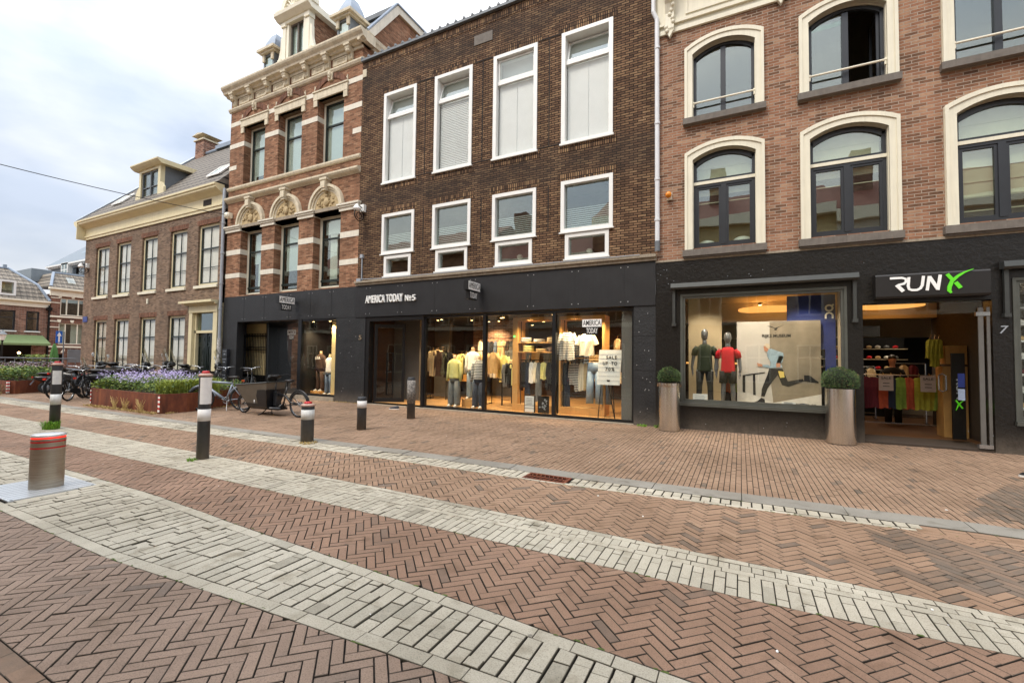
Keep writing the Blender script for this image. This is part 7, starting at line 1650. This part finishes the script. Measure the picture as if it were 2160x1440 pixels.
dx, dy = -13.62+12.85, 7.45-8.05; place(gb, (-13.62-12.85)/2-.03, (7.45+8.05)/2, 0, atan2(dy, dx), rx=radians(0))
b1 = bicycle('black bicycle with red rear light in front of the parked bicycles, beside the aster planter')
HB = atan2(7.35-6.45, -20.6+19.98)
place(b1, -20.25, 6.92, 0, HB+radians(8), rx=radians(-6))
info = [(-21.0, 6.95, 'black bicycle beside the front one, almost behind the scruffy bollard', -3), (-18.9, 7.6, 'black bicycle with its handlebar over the left corner of the planter', 12), (-20.3, 9.2, 'black bicycle in the middle of the second row', 0), (-24.6, 9.3, 'black bicycle at the left end of the back row', -6), (-19.35, 8.3, 'black bicycle just behind the left end of the aster planter', 4), (-18.6, 9.55, 'black bicycle standing behind the purple asters', -5), (-21.3, 7.7, 'black bicycle squeezed behind the scruffy bollard', 9), (-17.2, 9.95, 'black bicycle against the brick wall behind the asters', 3), (-22.2, 9.0, 'black bicycle with a chrome handlebar in the second row', -7), (-15.9, 10.2, 'black bicycle whose handlebar shows over the right end of the asters', 6), (-23.2, 9.6, 'black bicycle in the back row near the house corner', 4)]
for k, (x, y, lb, an) in enumerate(info):
    c = copy_tree(b1); c['label'] = lb; c['group'] = 'parked black bicycles'; place(c, x, y, 0, HB+radians(an+12*sin(k)), rx=radians(-4+3*(k % 3))); c.scale = (1.08, 1.08, 1.1)
b1['group'] = 'parked black bicycles'
# a row of bikes along the canal railing
for k in range(7):
    c = copy_tree(b1); c['label'] = 'distant bicycle by the canal railing, %s from the left' % ('first', 'second', 'third', 'fourth', 'fifth', 'sixth', 'seventh')[k]; c['group'] = 'bicycles along the canal railing'; place(c, -37.4+.4*sin(k*2), 8.0+k*.62, 0, radians(10+25*sin(k*3)), rx=radians(4*sin(k)))
# scooters
def scooter(lab, body='bike_black', shield=True):
    t = thing('scooter', (0, 0, 0), lab, 'scooter')
    for x in (-.62, .62):
        q = MB(); q.smooth = True; q.torus((x, 0, .23), .17, .06, 'y', 26, 8); w_ = q.build('wheel', 'rubber', t); q = MB(); q.smooth = True; q.lathe([(.12, -.03), (.12, .03)], 0, 0, 16); 
        for i in range(len(q.V)): v = q.V[i]; q.V[i] = (x+v[0], v[2], .23+v[1])
        q.build('rim', 'pipe_grey', w_)
    q = MB(); q.smooth = True
    q.rings([[(cx_+0*a, ry*cos(a), cz_+rz*sin(a)) for a in [2*pi*k/14 for k in range(14)]] for cx_, cz_, ry, rz in ((-.98, .62, .03, .03), (-.92, .60, .09, .07), (-.75, .58, .14, .13), (-.5, .56, .16, .17), (-.25, .52, .15, .17), (-.12, .42, .14, .12))]); bd = q.build('body', body, t)
    q = MB(); q.smooth = True; q.rings([[(cx_, ry*cos(a), cz_+rz*sin(a)) for a in [2*pi*k/12 for k in range(12)]] for cx_, cz_, ry, rz in ((-.92, .74, .06, .02), (-.8, .77, .12, .05), (-.45, .76, .14, .06), (-.15, .73, .11, .05), (-.08, .72, .03, .02))]); q.build('seat', 'leather', t)
    q = MB(); q.smooth = True; q.prism([(-.2, .30), (.32, .30), (.34, .26), (-.2, .22)], -.15, .15); q.prism([(.30, .26), (.36, .26), (.46, .95), (.40, .98)], -.17, .17); q.rings([[(cx_, ry*cos(a), cz_+rz*sin(a)) for a in [2*pi*k/12 for k in range(12)]] for cx_, cz_, ry, rz in ((.36, .92, .12, .08), (.44, .95, .13, .10), (.54, .94, .08, .07), (.57, .93, .03, .03))]); q.torus((.62, 0, .23), .26, .05, 'y', 14, 6, radians(30), radians(150)); q.tube([(.44, 0, .85), (.62, 0, .26)], .03, 8); q.build('front_shield', body, t)
    q = MB(); q.tube([(.40, -.33, 1.02), (.44, -.15, 1.0), (.44, .15, 1.0), (.40, .33, 1.02)], .016, 8); q.build('handlebar', 'metal_rod', t)
    for s_ in (-1, 1):
        q = MB(); q.tube([(.42, s_*.22, 1.02), (.40, s_*.30, 1.2)], .006, 5); q.lathe([(.05, 0), (.06, .01), (.01, .02)], 0, 0, 12)
        for i in range(len(q.V)-36, len(q.V)): v = q.V[i]; q.V[i] = (.39-v[2], s_*.31+v[0], 1.22+v[1])
        q.build('mirror', 'pipe_white', t)
    q = MB(); q.box(-1.02, -.98, -.09, .09, .60, .66); q.build('rear_light', 'red_plastic', t)
    q = MB(); q.prism([(-1.06, .34), (-1.05, .34), (-.96, .50), (-.97, .50)], -.075, .075); q.build('number_plate', 'plate_blue', t)
    if shield:
        q = MB(); q.smooth = True; A = [(.50+.05*cos(k*pi/8-pi/2)*1.0, .22*sin(k*pi/8-pi/2), 1.0) for k in range(9)]; q.strip(A, [(p[0]-.16, p[1]*.85, 1.48-.9*abs(p[1])**1.6) for p in A]); q.build('windscreen', 'glass_screen', t)
    return t
glassmat('glass_screen', tint=(.75, .74, .68), ior=1.5, boost=1.6)
sc = scooter('black scooter with red tail light between the planters'); place(sc, -24.1, 7.9, 0, radians(62), rx=radians(-7))
for k, (x, y, lb) in enumerate(((-18.2, 9.75, 'scooter with tall clear windscreen behind the asters'), (-20.6, 8.4, 'scooter with a wide black seat in the middle of the parked bicycles'), (-23.0, 10.2, 'scooter with a clear windscreen near the corner window'), (-21.9, 9.9, 'scooter with round white mirror near the brick house'), (-22.7, 7.9, 'dark scooter partly hidden by the scruffy bollard'))):
    c = copy_tree(sc); c['label'] = lb; place(c, x, y, 0, radians(70-9*k), rx=radians(-5)); c.scale = (1.22, 1.22, 1.25)
# ---------------------------------------------------------------- cargo bike: box in front (towards -x)
t = thing('cargo_bike', (0, 0, 0), 'black cargo bike with a brown front box parked by the narrow shop bay', 'cargo bike')
wheel(t, -1.15, .255, .255, spokes=20); wheel(t, 1.02, .345, .345, spokes=28)
q = MB(); q.smooth = True
P1 = [(-.98, .84), (.10, .90), (.02, .24), (-.62, .24), (-.78, .34)]
def boxside(y0, y1, top):
    return None
rgA = [(-.95, -.20, .24), (.05, -.20, .24)]
# hull: flared box open at the top
bot = [(-.70, -.21, .22), (.04, -.21, .22), (.04, .21, .22), (-.70, .21, .22)]; topr = [(-1.08, -.34, .82), (.14, -.31, .92), (.14, .31, .92), (-1.08, .34, .82)]
q.smooth = False; q.rings([bot, topr], False); q.poly(bot[::-1]); inn = [(-1.03, -.30, .81), (.10, -.27, .91), (.10, .27, .91), (-1.03, .30, .81)]; ib = [(-.6, -.16, .26), (0, -.16, .26), (0, .16, .26), (-.6, .16, .26)]
q.strip(topr, inn, True); q.rings([inn, ib], False); q.poly(ib); bx = q.build('cargo_box', 'brown_box_mid', t)
q = MB()
for k in range(4): q.tube([topr[k], topr[(k+1) % 4]], .016, 6)
q.build('box_rim', 'alu_dark', bx)
q = MB(); q.poly([(-.30, -.272, .55), (-.24, -.290, .70), (.09, -.293, .72), (.05, -.222, .24), (-.27, -.222, .24)]); q.poly([(.12, -.3, .72), (.12, .3, .72), (.06, .2, .24), (.06, -.2, .24)]); q.poly([(-.70, -.222, .24), (.05, -.222, .24), (.06, -.240, .33), (-.76, -.246, .33)]); q.build('box_guard', 'bike_black', bx)
q = MB(); q.prism([(-.38+.025*cos(a), .40+.03*sin(a)) for a in [k*pi/4 for k in range(8)]][::-1], -.266, -.256); q.box(-.41, -.35, -.262, -.252, .350, .358); q.build('emblem', 'pipe_white', bx)
q = MB(); q.smooth = True; q.tube([(-.80, 0, .28), (-.60, 0, .20), (.20, 0, .20), (.42, 0, .30)], .045, 8); q.tube([(.16, 0, .58), (.50, 0, .56), (.72, 0, .38), (1.0, 0, .345)], .032, 8); q.box(-.66, .40, -.16, .16, .17, .235); q.tube([(.42, 0, .28), (1.02, .05, .345)], .014, 6); q.tube([(.42, 0, .28), (1.02, -.05, .345)], .014, 6); q.tube([(.42, 0, .26), (.56, 0, .80)], .02, 8); q.tube([(.10, 0, .22), (.12, 0, 1.0)], .022, 8)
for s_ in (-1, 1): q.tube([(-.80, s_*.05, .5), (-1.15, s_*.06, .255)], .013, 6); q.tube([(.72, s_*.05, .52), (1.02, s_*.06, .345)], .010, 6)
q.tube([(-.80, 0, .28), (-.80, 0, .55)], .02, 6); q.build('frame', 'bike_black', t)
q = MB(); q.box(.12, .24, -.07, .07, .28, .66); q.build('battery', 'anthracite', t)
q = MB(); q.smooth = True; q.tube([(.12, 0, .98), (.14, 0, 1.10)], .015, 6); q.tube([(.34, -.30, 1.08), (.2, -.29, 1.12), (.14, -.1, 1.10), (.14, .1, 1.10), (.2, .29, 1.12), (.34, .30, 1.08)], .013, 6); q.build('handlebar', 'metal_rod', t)
q = MB(); q.smooth = True; q.rings([[(cx_, ry*cos(a), cz_+rz*sin(a)*(1+.15*sin(3*a))) for a in [2*pi*k/14 for k in range(14)]] for cx_, cz_, ry, rz in ((-.16, .96, .04, .05), (-.12, .99, .10, .09), (-.03, 1.03, .15, .11), (.06, 1.05, .16, .09), (.12, 1.07, .18, .05), (.20, 1.08, .12, .03))]); q.build('rain_cover', 'tarp', t)
q = MB(); q.tube([(.56, 0, .80), (.58, 0, .93)], .014, 6); q.build('seat_post', 'metal_rod', t)
q = MB(); q.smooth = True; q.rings([[(.62+sx_, w_*cos(a), .965+h_*sin(a)) for a in [2*pi*k/10 for k in range(10)]] for sx_, w_, h_ in ((.13, .03, .02), (.11, .10, .04), (.04, .10, .045), (-.06, .05, .03), (-.15, .025, .02), (-.17, .01, .01))]); q.build('saddle', 'leather', t)
q = MB(); q.smooth = True; q.torus((1.02, 0, .345), .37, .026, 'y', 22, 5, radians(-15), radians(160)); q.build('mudguard', 'bike_black', t); q = MB(); q.smooth = True; q.torus((-1.15, 0, .255), .28, .024, 'y', 16, 5, radians(20), radians(165)); q.build('mudguard', 'bike_black', t)
q = MB(); q.smooth = True; q.torus((.42, 0, .28), .10, .009, 'y', 20, 5); q.tube([(.42, -.06, .28), (.53, -.08, .38)], .011, 6); q.tube([(.42, .06, .28), (.31, .08, .18)], .011, 6); q.build('crank', 'metal_rod', t)
q = MB(); q.lathe([(.075, -.01), (.075, .01)], 0, 0, 14); i0 = len(q.V)
q.V = [(1.02+v[0], .06+v[2], .345+v[1]) for v in q.V]; q.build('brake_disc', 'chrome', t)
q = MB()
for s_ in (-1, 1): q.tube([(-.10, s_*.05, .20), (-.22, s_*.18, .03), (-.30, s_*.2, .015)], .013, 6)
q.tube([(-.20, -.16, .06), (-.20, .16, .06)], .010, 6); q.build('double_stand', 'metal_rod', t)
place(t, -11.2, 7.80, 0, radians(3.3))
t.scale = (.97, .97, .97)
c = copy_tree(t); c['label'] = 'cargo bike under a black cover among the parked bicycles'; place(c, -21.9, 8.5, 0, HB+pi+radians(5)); c.scale = (1.05, 1.1, 1.12)
c = copy_tree(t); c['label'] = 'second cargo bike parked near the corner of the brick house'; place(c, -19.6, 9.9, 0, HB+pi-radians(18)); c.scale = (1.05, 1.05, 1.08)
# ================================================================ FAR LEFT: houses across the side street
XB = -50.0
mat('bag_blue', '5aa0d8', .4); mat('window_dark', '23282c', .15, 0, .2, .6); mat('roof_red', '7a4a3c', .8, 0, .15, 3); mat('stucco_yellow', 'cdb98a', .85, 0, .08, 1.5, streak=.1); mat('stucco_white', 'd9d4c6', .85, 0, .06, 1.5)
def xwall(mb, y0, y1, z0, z1, holes, X, depth=.25):
    """wall facing +x with openings (y0,y1,z0,z1)"""
    t = MB(); t.wall(y0, y1, z0, z1, holes, 0, depth); i = len(mb.V); mb.V += [(X-v[1], v[0], v[2]) for v in t.V]
    for f in t.F: mb.face([i+k for k in f])
def xframe(mb, y0, y1, z0, z1, w_, x0, x1):
    mb.box(x0, x1, y0, y0+w_, z0, z1); mb.box(x0, x1, y1-w_, y1, z0, z1); mb.box(x0, x1, y0+w_, y1-w_, z0, z0+w_); mb.box(x0, x1, y0+w_, y1-w_, z1-w_, z1)
def xwin(par, y0, y1, z0, z1, X, fm, muls=(), hb=(), cur=False, w_=.09):
    q = MB(); xframe(q, y0, y1, z0, z1, w_, X-.18, X-.08)
    for m_ in muls: q.box(X-.18, X-.08, m_-w_/2, m_+w_/2, z0+w_, z1-w_)
    for h in hb: q.box(X-.17, X-.09, y0+w_, y1-w_, h-.03, h+.03)
    f = q.build('window', fm, par); q = MB(); q.box(X-.135, X-.13, y0+w_, y1-w_, z0+w_, z1-w_); q.build('pane', 'glass_up', f)
    if cur: q = MB(); q.box(X-.4, X-.38, y0, y0+(y1-y0)*.3, z0, z1); q.box(X-.4, X-.38, y0+(y1-y0)*.55, y1, z0, z1); q.build('curtain', 'curtain', f)
mat('grey_clad', '7d868c', .6, 0, .08, 3); mat('slate_roof', '77828c', .6, 0, .12, 4)
ha = thing('cafe_house', (XB, 12, 0), 'brick cafe building with green awning and grey mansard roof beyond the corner', 'house')
q = MB(); HA = [(9.9, 10.7, 3.27, 4.82), (12.30, 13.18, 3.27, 4.82), (13.76, 14.50, 3.28, 4.84), (8, 14.2, .2, 2.2)]; xwall(q, 4, 15.0, 0, 5.25, HA, XB); q.poly([(XB, 15.0, 0), (XB, 15.0, 6), (XB-10, 15.0, 6), (XB-10, 15.0, 0)]); q.build('wall', 'brick_far', ha)
q = MB(); q.poly([(XB-3, 4, 0), (XB-3, 15, 0), (XB-3, 15, 6), (XB-3, 4, 6)]); q.build('interior', 'room_dark', ha)
q = MB(); q.prism([(XB, 5.2), (XB+.08, 5.2), (XB+.08, 5.5), (XB+.3, 5.6), (XB+.3, 5.72), (XB, 5.72)], 4, 15.05, 'y'); q.build('cornice', 'cream_white', ha)
for a, b, c, d in HA[:3]: xwin(ha, a, b, c, d, XB, 'anthracite', hb=(d-.55,)); q = MB(); q.box(XB, XB+.08, a-.08, b+.08, c-.09, c); q.build('sill', 'white_paint', ha)
q = MB(); q.poly([(XB+.25, 4, 5.72), (XB+.25, 15.0, 5.72), (XB-.6, 14.5, 7.0), (XB-.6, 4, 7.0)]); q.poly([(XB-.6, 4, 7.0), (XB-.6, 14.5, 7.0), (XB-2.5, 13.3, 8.3), (XB-2.5, 4, 8.3)]); q.poly([(XB+.25, 15.0, 5.72), (XB-8, 15.0, 5.72), (XB-8, 14.5, 7.0), (XB-.6, 14.5, 7.0)]); q.poly([(XB-.6, 14.5, 7.0), (XB-8, 14.5, 7.0), (XB-8, 13.3, 8.3), (XB-2.5, 13.3, 8.3)]); ra = q.build('roof', 'pantile_y', ha)
q = MB(); q.tube([(XB+.25, 15.0, 5.75), (XB-.6, 14.5, 7.03), (XB-2.5, 13.3, 8.33)], .10, 6); q.tube([(XB-2.5, 4, 8.33), (XB-2.5, 13.3, 8.33)], .08, 6); q.tube([(XB-2.5, 13.1, 8.3), (XB-2.5, 13.1, 8.6)], .12, 8); q.build('ridge_flashing', 'zinc', ra)
q = MB(); xframe(q, 12.2, 13.1, 5.95, 7.1, .13, XB-.55, XB+.15); dm_ = q.build('dormer', 'white_paint', ra); q = MB(); q.box(XB-.06, XB-.05, 12.33, 12.97, 6.08, 6.97); q.build('pane', 'glass_up', dm_); q = MB(); q.box(XB-.3, XB-.28, 12.33, 12.6, 6.08, 6.97); q.build('curtain', 'wood_warm', dm_)
t = thing('green_awning', (XB, 11, 2.8), 'faded green awning over the cafe front', 'awning'); q = MB(); q.poly([(XB+.02, 8, 2.95), (XB+.02, 14.75, 2.95), (XB+1.3, 14.85, 2.30), (XB+1.3, 8, 2.30)]); q.poly([(XB+1.3, 8, 2.30), (XB+1.3, 14.85, 2.30), (XB+1.3, 14.85, 2.14), (XB+1.3, 8, 2.14)]); q.poly([(XB+.02, 14.75, 2.95), (XB+1.3, 14.85, 2.30), (XB+.02, 14.8, 2.3)]); q.build('canvas', 'awning_green', t); q = MB(); q.tube([(XB+.05, 8.2, 2.2), (XB+1.28, 8.2, 2.3)], .02, 5); q.tube([(XB+.05, 14.6, 2.2), (XB+1.28, 14.6, 2.3)], .02, 5); q.build('arm', 'metal_rod', t)
q = MB(); q.smooth = True; q.ball((XB-1.2, 13.8, 1.55), .09); q.build('pendant_lamp', 'lamp_emit', loc=(XB-1.2, 13.8, 1.5), label='lit pendant lamp inside the cafe under the awning', cat='lamp')
q = MB(); q.tube([(XB+.12, 15.02, 5.4), (XB+.12, 15.02, 0)], .06, 8); q.box(XB, XB+.3, 14.85, 15.15, 5.0, 5.25); q.build('downpipe', 'metal_rod', loc=(XB+.12, 15.02, 0), label='black downpipe between the cafe and the banded corner house', cat='downpipe')
hb_ = thing('white_banded_house', (XB, 17, 0), 'brick house with white stone bands and triple windows beside the cafe', 'house')
HB_ = [(15.66, 17.2, 4.68, 6.10), (15.62, 17.2, 2.3, 4.05), (15.6, 16.0, .3, 1.5)]
q = MB(); xwall(q, 15.1, 24, 0, 6.3, HB_+[(18.2, 19.6, 2.3, 4.05), (18.2, 19.6, 4.68, 6.1)], XB+.15); q.poly([(XB+.15, 15.1, 0), (XB+.15, 15.1, 6.4), (XB-6, 15.1, 6.4), (XB-6, 15.1, 0)]); q.build('wall', 'brick_far2', hb_)
q = MB(); q.poly([(XB-3, 15.1, 0), (XB-3, 24, 0), (XB-3, 24, 6), (XB-3, 15.1, 6)]); q.build('interior', 'room_dark', hb_)
q = MB(); q.box(XB+.1, XB+.25, 15.0, 24, 6.25, 6.75); q.box(XB+.1, XB+.5, 14.9, 24, 6.75, 6.92)
for z in (6.05, 5.65, 4.55, 4.14, 3.65, 2.08, 1.7, 1.35): q.box(XB+.14, XB+.19, 15.08, 24 if z in (4.55, 2.08) else 15.62, z, z+.07)
for z in (4.55, 2.08): q.box(XB+.14, XB+.24, 15.05, 24, z-.06, z+.06)
for y in (15.62, 16.42, 17.2): q.prism([(y-.08, 6.12), (y+.08, 6.12), (y+.12, 6.3), (y-.12, 6.3)], XB+.14, XB+.2, 'x'); q.prism([(y-.08, 4.1), (y+.08, 4.1), (y+.12, 4.32), (y-.12, 4.32)], XB+.14, XB+.2, 'x')
for y in (15.9, 16.3, 16.7, 17.1): q.prism([(y-.1, 1.6), (y+.1, 1.6), (y+.16, 1.9), (y+.02, 1.9)], XB+.14, XB+.2, 'x')
q.build('stone_band', 'cream_white', hb_)
for a, b, c, d in HB_[:2]: xwin(hb_, a, b, c, d, XB+.15, 'cream_white', muls=(a+(b-a)*.27, a+(b-a)*.75), cur=(c < 4), w_=.07)
q = MB(); q.poly([(XB+.45, 14.95, 6.92), (XB+.45, 24, 6.92), (XB-1.0, 24, 8.25), (XB-1.0, 15.5, 8.25)]); q.poly([(XB+.45, 14.95, 6.92), (XB-1.0, 15.5, 8.25), (XB-5, 15.5, 8.25), (XB-5, 14.95, 6.92)]); rb_ = q.build('roof', 'pantile_y', hb_)
q = MB(); q.tube([(XB+.45, 14.95, 6.95), (XB-1.0, 15.5, 8.28)], .10, 6); q.tube([(XB-1.0, 15.5, 8.27), (XB-1.0, 24, 8.27)], .06, 6); q.build('ridge_flashing', 'zinc', rb_)
q = MB(); zz = lambda y: 0; q.poly([(XB+.05, 16.1, 7.42), (XB+.05, 16.6, 7.42), (XB-.5, 16.6, 7.92), (XB-.5, 16.1, 7.92)]); q.build('skylight', 'glass_up', rb_)
YC = 20.0
hc = thing('grey_mansard_house', (-58, YC, 0), 'tall grey clad building with a zinc mansard roof and dormer behind the banded house', 'house')
q = MB(); q.wall(-66.5, -54, 0, 10.7, [(-63.9, -62.95, 9.7, 10.4), (-61.1, -59.7, 9.1, 10.35), (-58.6, -57.4, 9.1, 10.35)], YC, .25); q.poly([(-66.5, YC, 0), (-66.5, 32, 0), (-66.5, 32, 10.7), (-66.5, YC, 10.7)]); q.build('wall', 'grey_clad', hc)
q = MB(); q.poly([(-66.4, YC+1, 7), (-54, YC+1, 7), (-54, YC+1, 10.7), (-66.4, YC+1, 10.7)]); q.build('interior', 'room_dark', hc)
q = MB(); q.box(-66.9, -54, YC-.35, YC+.1, 10.68, 10.85)
for k in range(31): q.box(-66.5+k*.4, -66.36+k*.4, YC-.25, YC, 10.52, 10.68)
q.build('cornice', 'white_paint', hc)
q = MB(); q.poly([(-66.9, YC-.35, 10.85), (-54, YC-.35, 10.85), (-54, YC+3, 14.4), (-63.2, YC+3, 14.4)]); q.poly([(-66.9, YC+12, 10.85), (-66.9, YC-.35, 10.85), (-63.2, YC+3, 14.4), (-63.2, YC+9, 14.4)]); rc = q.build('roof', 'slate_roof', hc)
q = MB(); q.lathe([(.3, 14.2), (.12, 14.6), (.06, 15.5), (.18, 15.6), (.02, 15.75)], -63.2, YC+3, 8); q.build('finial', 'lead', rc)
q = MB(); q.box(-62.9, -61.3, YC-.35, YC, 9.5, 10.9); dd_ = q.build('bay_dormer', 'white_paint', hc); q = MB()
for x in (-62.7, -62.0):
    for z in (9.6, 10.2): q.box(x, x+.5, YC-.365, YC-.35, z, z+.5)
q.split('pane', 'glass_up', dd_)
q = MB(); q.poly([(-60.6, YC+.45, 11.85), (-59.7, YC+.45, 11.85), (-59.7, YC+1.6, 13.07), (-60.6, YC+1.6, 13.07)]); q.V = [(v[0], v[1]-.06, v[2]+.06) for v in q.V]; q.build('skylight', 'glass_up', rc)
# flat roofed wing between them
q = MB(); q.box(XB-9, XB-3.2, 14.8, 19, 7.6, 8.7); w_ = q.build('roof_extension', 'grey_clad', loc=(XB-6, 16, 7.6), label='grey flat roofed extension between the cafe roof and the mansard building', cat='building')
# canal bridge railing
t = thing('bridge_railing', (-38, 9, 0), 'dark iron railing of the bridge behind the left planter', 'railing'); q = MB(); q.box(-37.5, -37.3, 2, 8.2, .0, 1.42); q.build('parapet', 'anthracite', t)
q = MB(); q.tube([(-37.4, 8.2, 1.30), (-37.4, 12.6, 1.22)], .035, 8)
for k in range(12): y = 8.4+k*.38; q.tube([(-37.4, y, 0), (-37.4, y, 1.28)], .018, 5)
q.tube([(-37.4, 8.2, .3), (-37.4, 12.6, .3)], .02, 6); q.build('rail', 'lead', t)
# one-way sign
t = thing('one_way_sign', (-40, 12.85, 0), 'blue one way sign with a white arrow on a grey pole', 'traffic sign'); q = MB(); q.tube([(-40, 12.82, 0), (-40, 12.82, 3.0)], .035, 8); q.build('pole', 'lead', t)
q = MB(); q.box(-39.96, -39.93, 12.40, 12.72, 2.24, 3.02); q.build('panel', 'blue_sign', t); q = MB(); A_ = [(12.52, 2.30), (12.60, 2.30), (12.60, 2.70), (12.68, 2.70), (12.56, 2.96), (12.44, 2.70), (12.52, 2.70)]; q.prism([(a, b) for a, b in A_], -39.929, -39.924, 'x'); q.build('arrow', 'white_bright', t)
# street lantern
t = thing('street_lantern', (-44, 11.0, 0), 'old style street lantern with a glass head at the left edge', 'street lamp'); q = MB(); q.lathe([(.12, 0), (.08, .4), (.045, .6), (.04, 2.3), (.09, 2.35), (.03, 2.4)], -44, 11.05, 10); q.build('post', 'metal_rod', t); q = MB(); q.lathe([(.09, 2.40), (.20, 2.78)], -44, 11.05, 6); q.build('lantern_glass', 'curtain', t); q = MB(); q.lathe([(.25, 2.78), (.12, 2.92), (.04, 3.02), (.01, 3.08)], -44, 11.05, 8); q.build('hood', 'lead', t)
t = thing('closed_parasol', (-44, 13.4, 0), 'closed dark green parasol on the far terrace', 'parasol'); q = MB(); q.smooth = True
q.rings([[(-44+r_*(1+.18*sin(5*a))*cos(a), 13.62+r_*(1+.18*sin(5*a))*sin(a), z) for a in [2*pi*k/24 for k in range(24)]] for r_, z in ((.24, .9), (.22, 1.2), (.15, 1.8), (.06, 2.2), (.02, 2.26))]); q.build('canvas', 'parasol_green', t); q = MB(); q.tube([(-44, 13.62, 0), (-44, 13.62, 2.35)], .025, 6); q.build('pole', 'metal_rod', t)
leafy('terrace_shrub', 'yellow green shrub in a dark tub on the far terrace', 'shrub', lambda: (-43+random.gauss(0, .25), 12.4+random.gauss(0, .3)), 700, lambda x, y: 1.0+.45*random.random(), .05, ['leaf_yellow', 'leaf_green'])
q = MB(); q.lathe([(.3, 0), (.4, 1.0)], -43, 12.4, 12); q.build('tub', 'anthracite', loc=(-43, 12.4, 0), label='dark tub under the yellow green terrace shrub', cat='tub')
q = MB(); q.box(-43.6, -43.5, 14.2, 15.8, .9, 1.85); q.build('terrace_screen', 'lead', loc=(-43.5, 14.2, 0), label='grey terrace windscreen in front of the banded house', cat='screen')
q = MB(); q.smooth = True; q.ball((-33.2, 7.9, .98), .30, .25, .12, 10, 6); q.build('blue_bag', 'bag_blue', loc=(-33.2, 7.9, .9), label='light blue plastic bag on a bicycle behind the left planter', cat='bag')

# ================================================================ THE OTHER SIDE OF THE STREET (seen in the windows)
YO = -3.6
def opposite(x0, x1, h, m, roof, lab, nwin, trim='cream_white', step=3.1, cols_=3):
    t = thing('town_house', ((x0+x1)/2, YO, 0), lab, 'house'); holes = []
    wd = (x1-x0)/nwin
    for f in range(int((h-1)/step)):
        for k in range(nwin):
            cx = x0+wd*(k+.5); z0 = .9+step*f+(0 if f else -.3); holes.append((cx-.55, cx+.55, z0, z0+1.9))
    tq = MB(); tq.wall(x0, x1, 0, h, holes, 0, .2); q = MB(); q.V = [(v[0], YO-v[1], v[2]) for v in tq.V]; q.F = tq.F; q.mi = tq.mi; q.sm = tq.sm; q.box(x0, x1, YO-8, YO-7.9, 0, h); q.build('wall', m, t)
    for a, b, c, d in holes:
        q = MB(); q.box(a, a+.08, YO-.15, YO+.03, c, d); q.box(b-.08, b, YO-.15, YO+.03, c, d); q.box(a-.08, b+.08, YO-.15, YO+.08, c-.08, c); q.box(a, b, YO-.15, YO+.04, d-.08, d); q.box((a+b)/2-.03, (a+b)/2+.03, YO-.15, YO-.08, c, d-.08); q.box(a+.08, b-.08, YO-.15, YO-.08, c+1.2, c+1.26); w_ = q.build('window', trim, t)
        q = MB(); q.box(a, b, YO-.3, YO-.2, c, d); q.build('pane', 'window_dark', w_)
    q = MB(); q.box(x0, x1, YO, YO+.35, h-.5, h); q.build('cornice', trim, t); q = MB(); q.box(x0, x1, YO, YO+.15, 3.55, 3.8); q.build('fascia', trim, t)
    q = MB(); q.prism([(YO+.35, h), (YO-3.5, h+roof), (YO-8, h)], x0, x1, 'x'); q.build('roof', 'roof_red', t)
    if roof > 1: q = MB(); q.box(x0+1, x0+1.9, YO-3, YO-2, h+roof-1, h+roof+1.3); q.build('chimney', 'brick_far', t)

opposite(-34, -24, 9.0, 'brick_far', 2.5, 'brick house across the street at the far end', 4)
opposite(-24, -15.5, 9.5, 'brick_b2', 2.2, 'red brick house across the street facing the banded house', 4)
opposite(-15.5, -8, 8.2, 'stucco_white', 2.6, 'white rendered house across the street facing the dark brick building', 3)
opposite(-8, -2.6, 10.2, 'brick_b2', 2.2, 'narrow red brick house across the street with cream trim', 2)
opposite(-2.6, 4.2, 9.4, 'stucco_yellow', 2.2, 'yellow rendered house across the street behind the camera', 3)
opposite(4.2, 13, 9.0, 'stucco_white', 2.4, 'white rendered house across the street facing the orange brick building', 4)
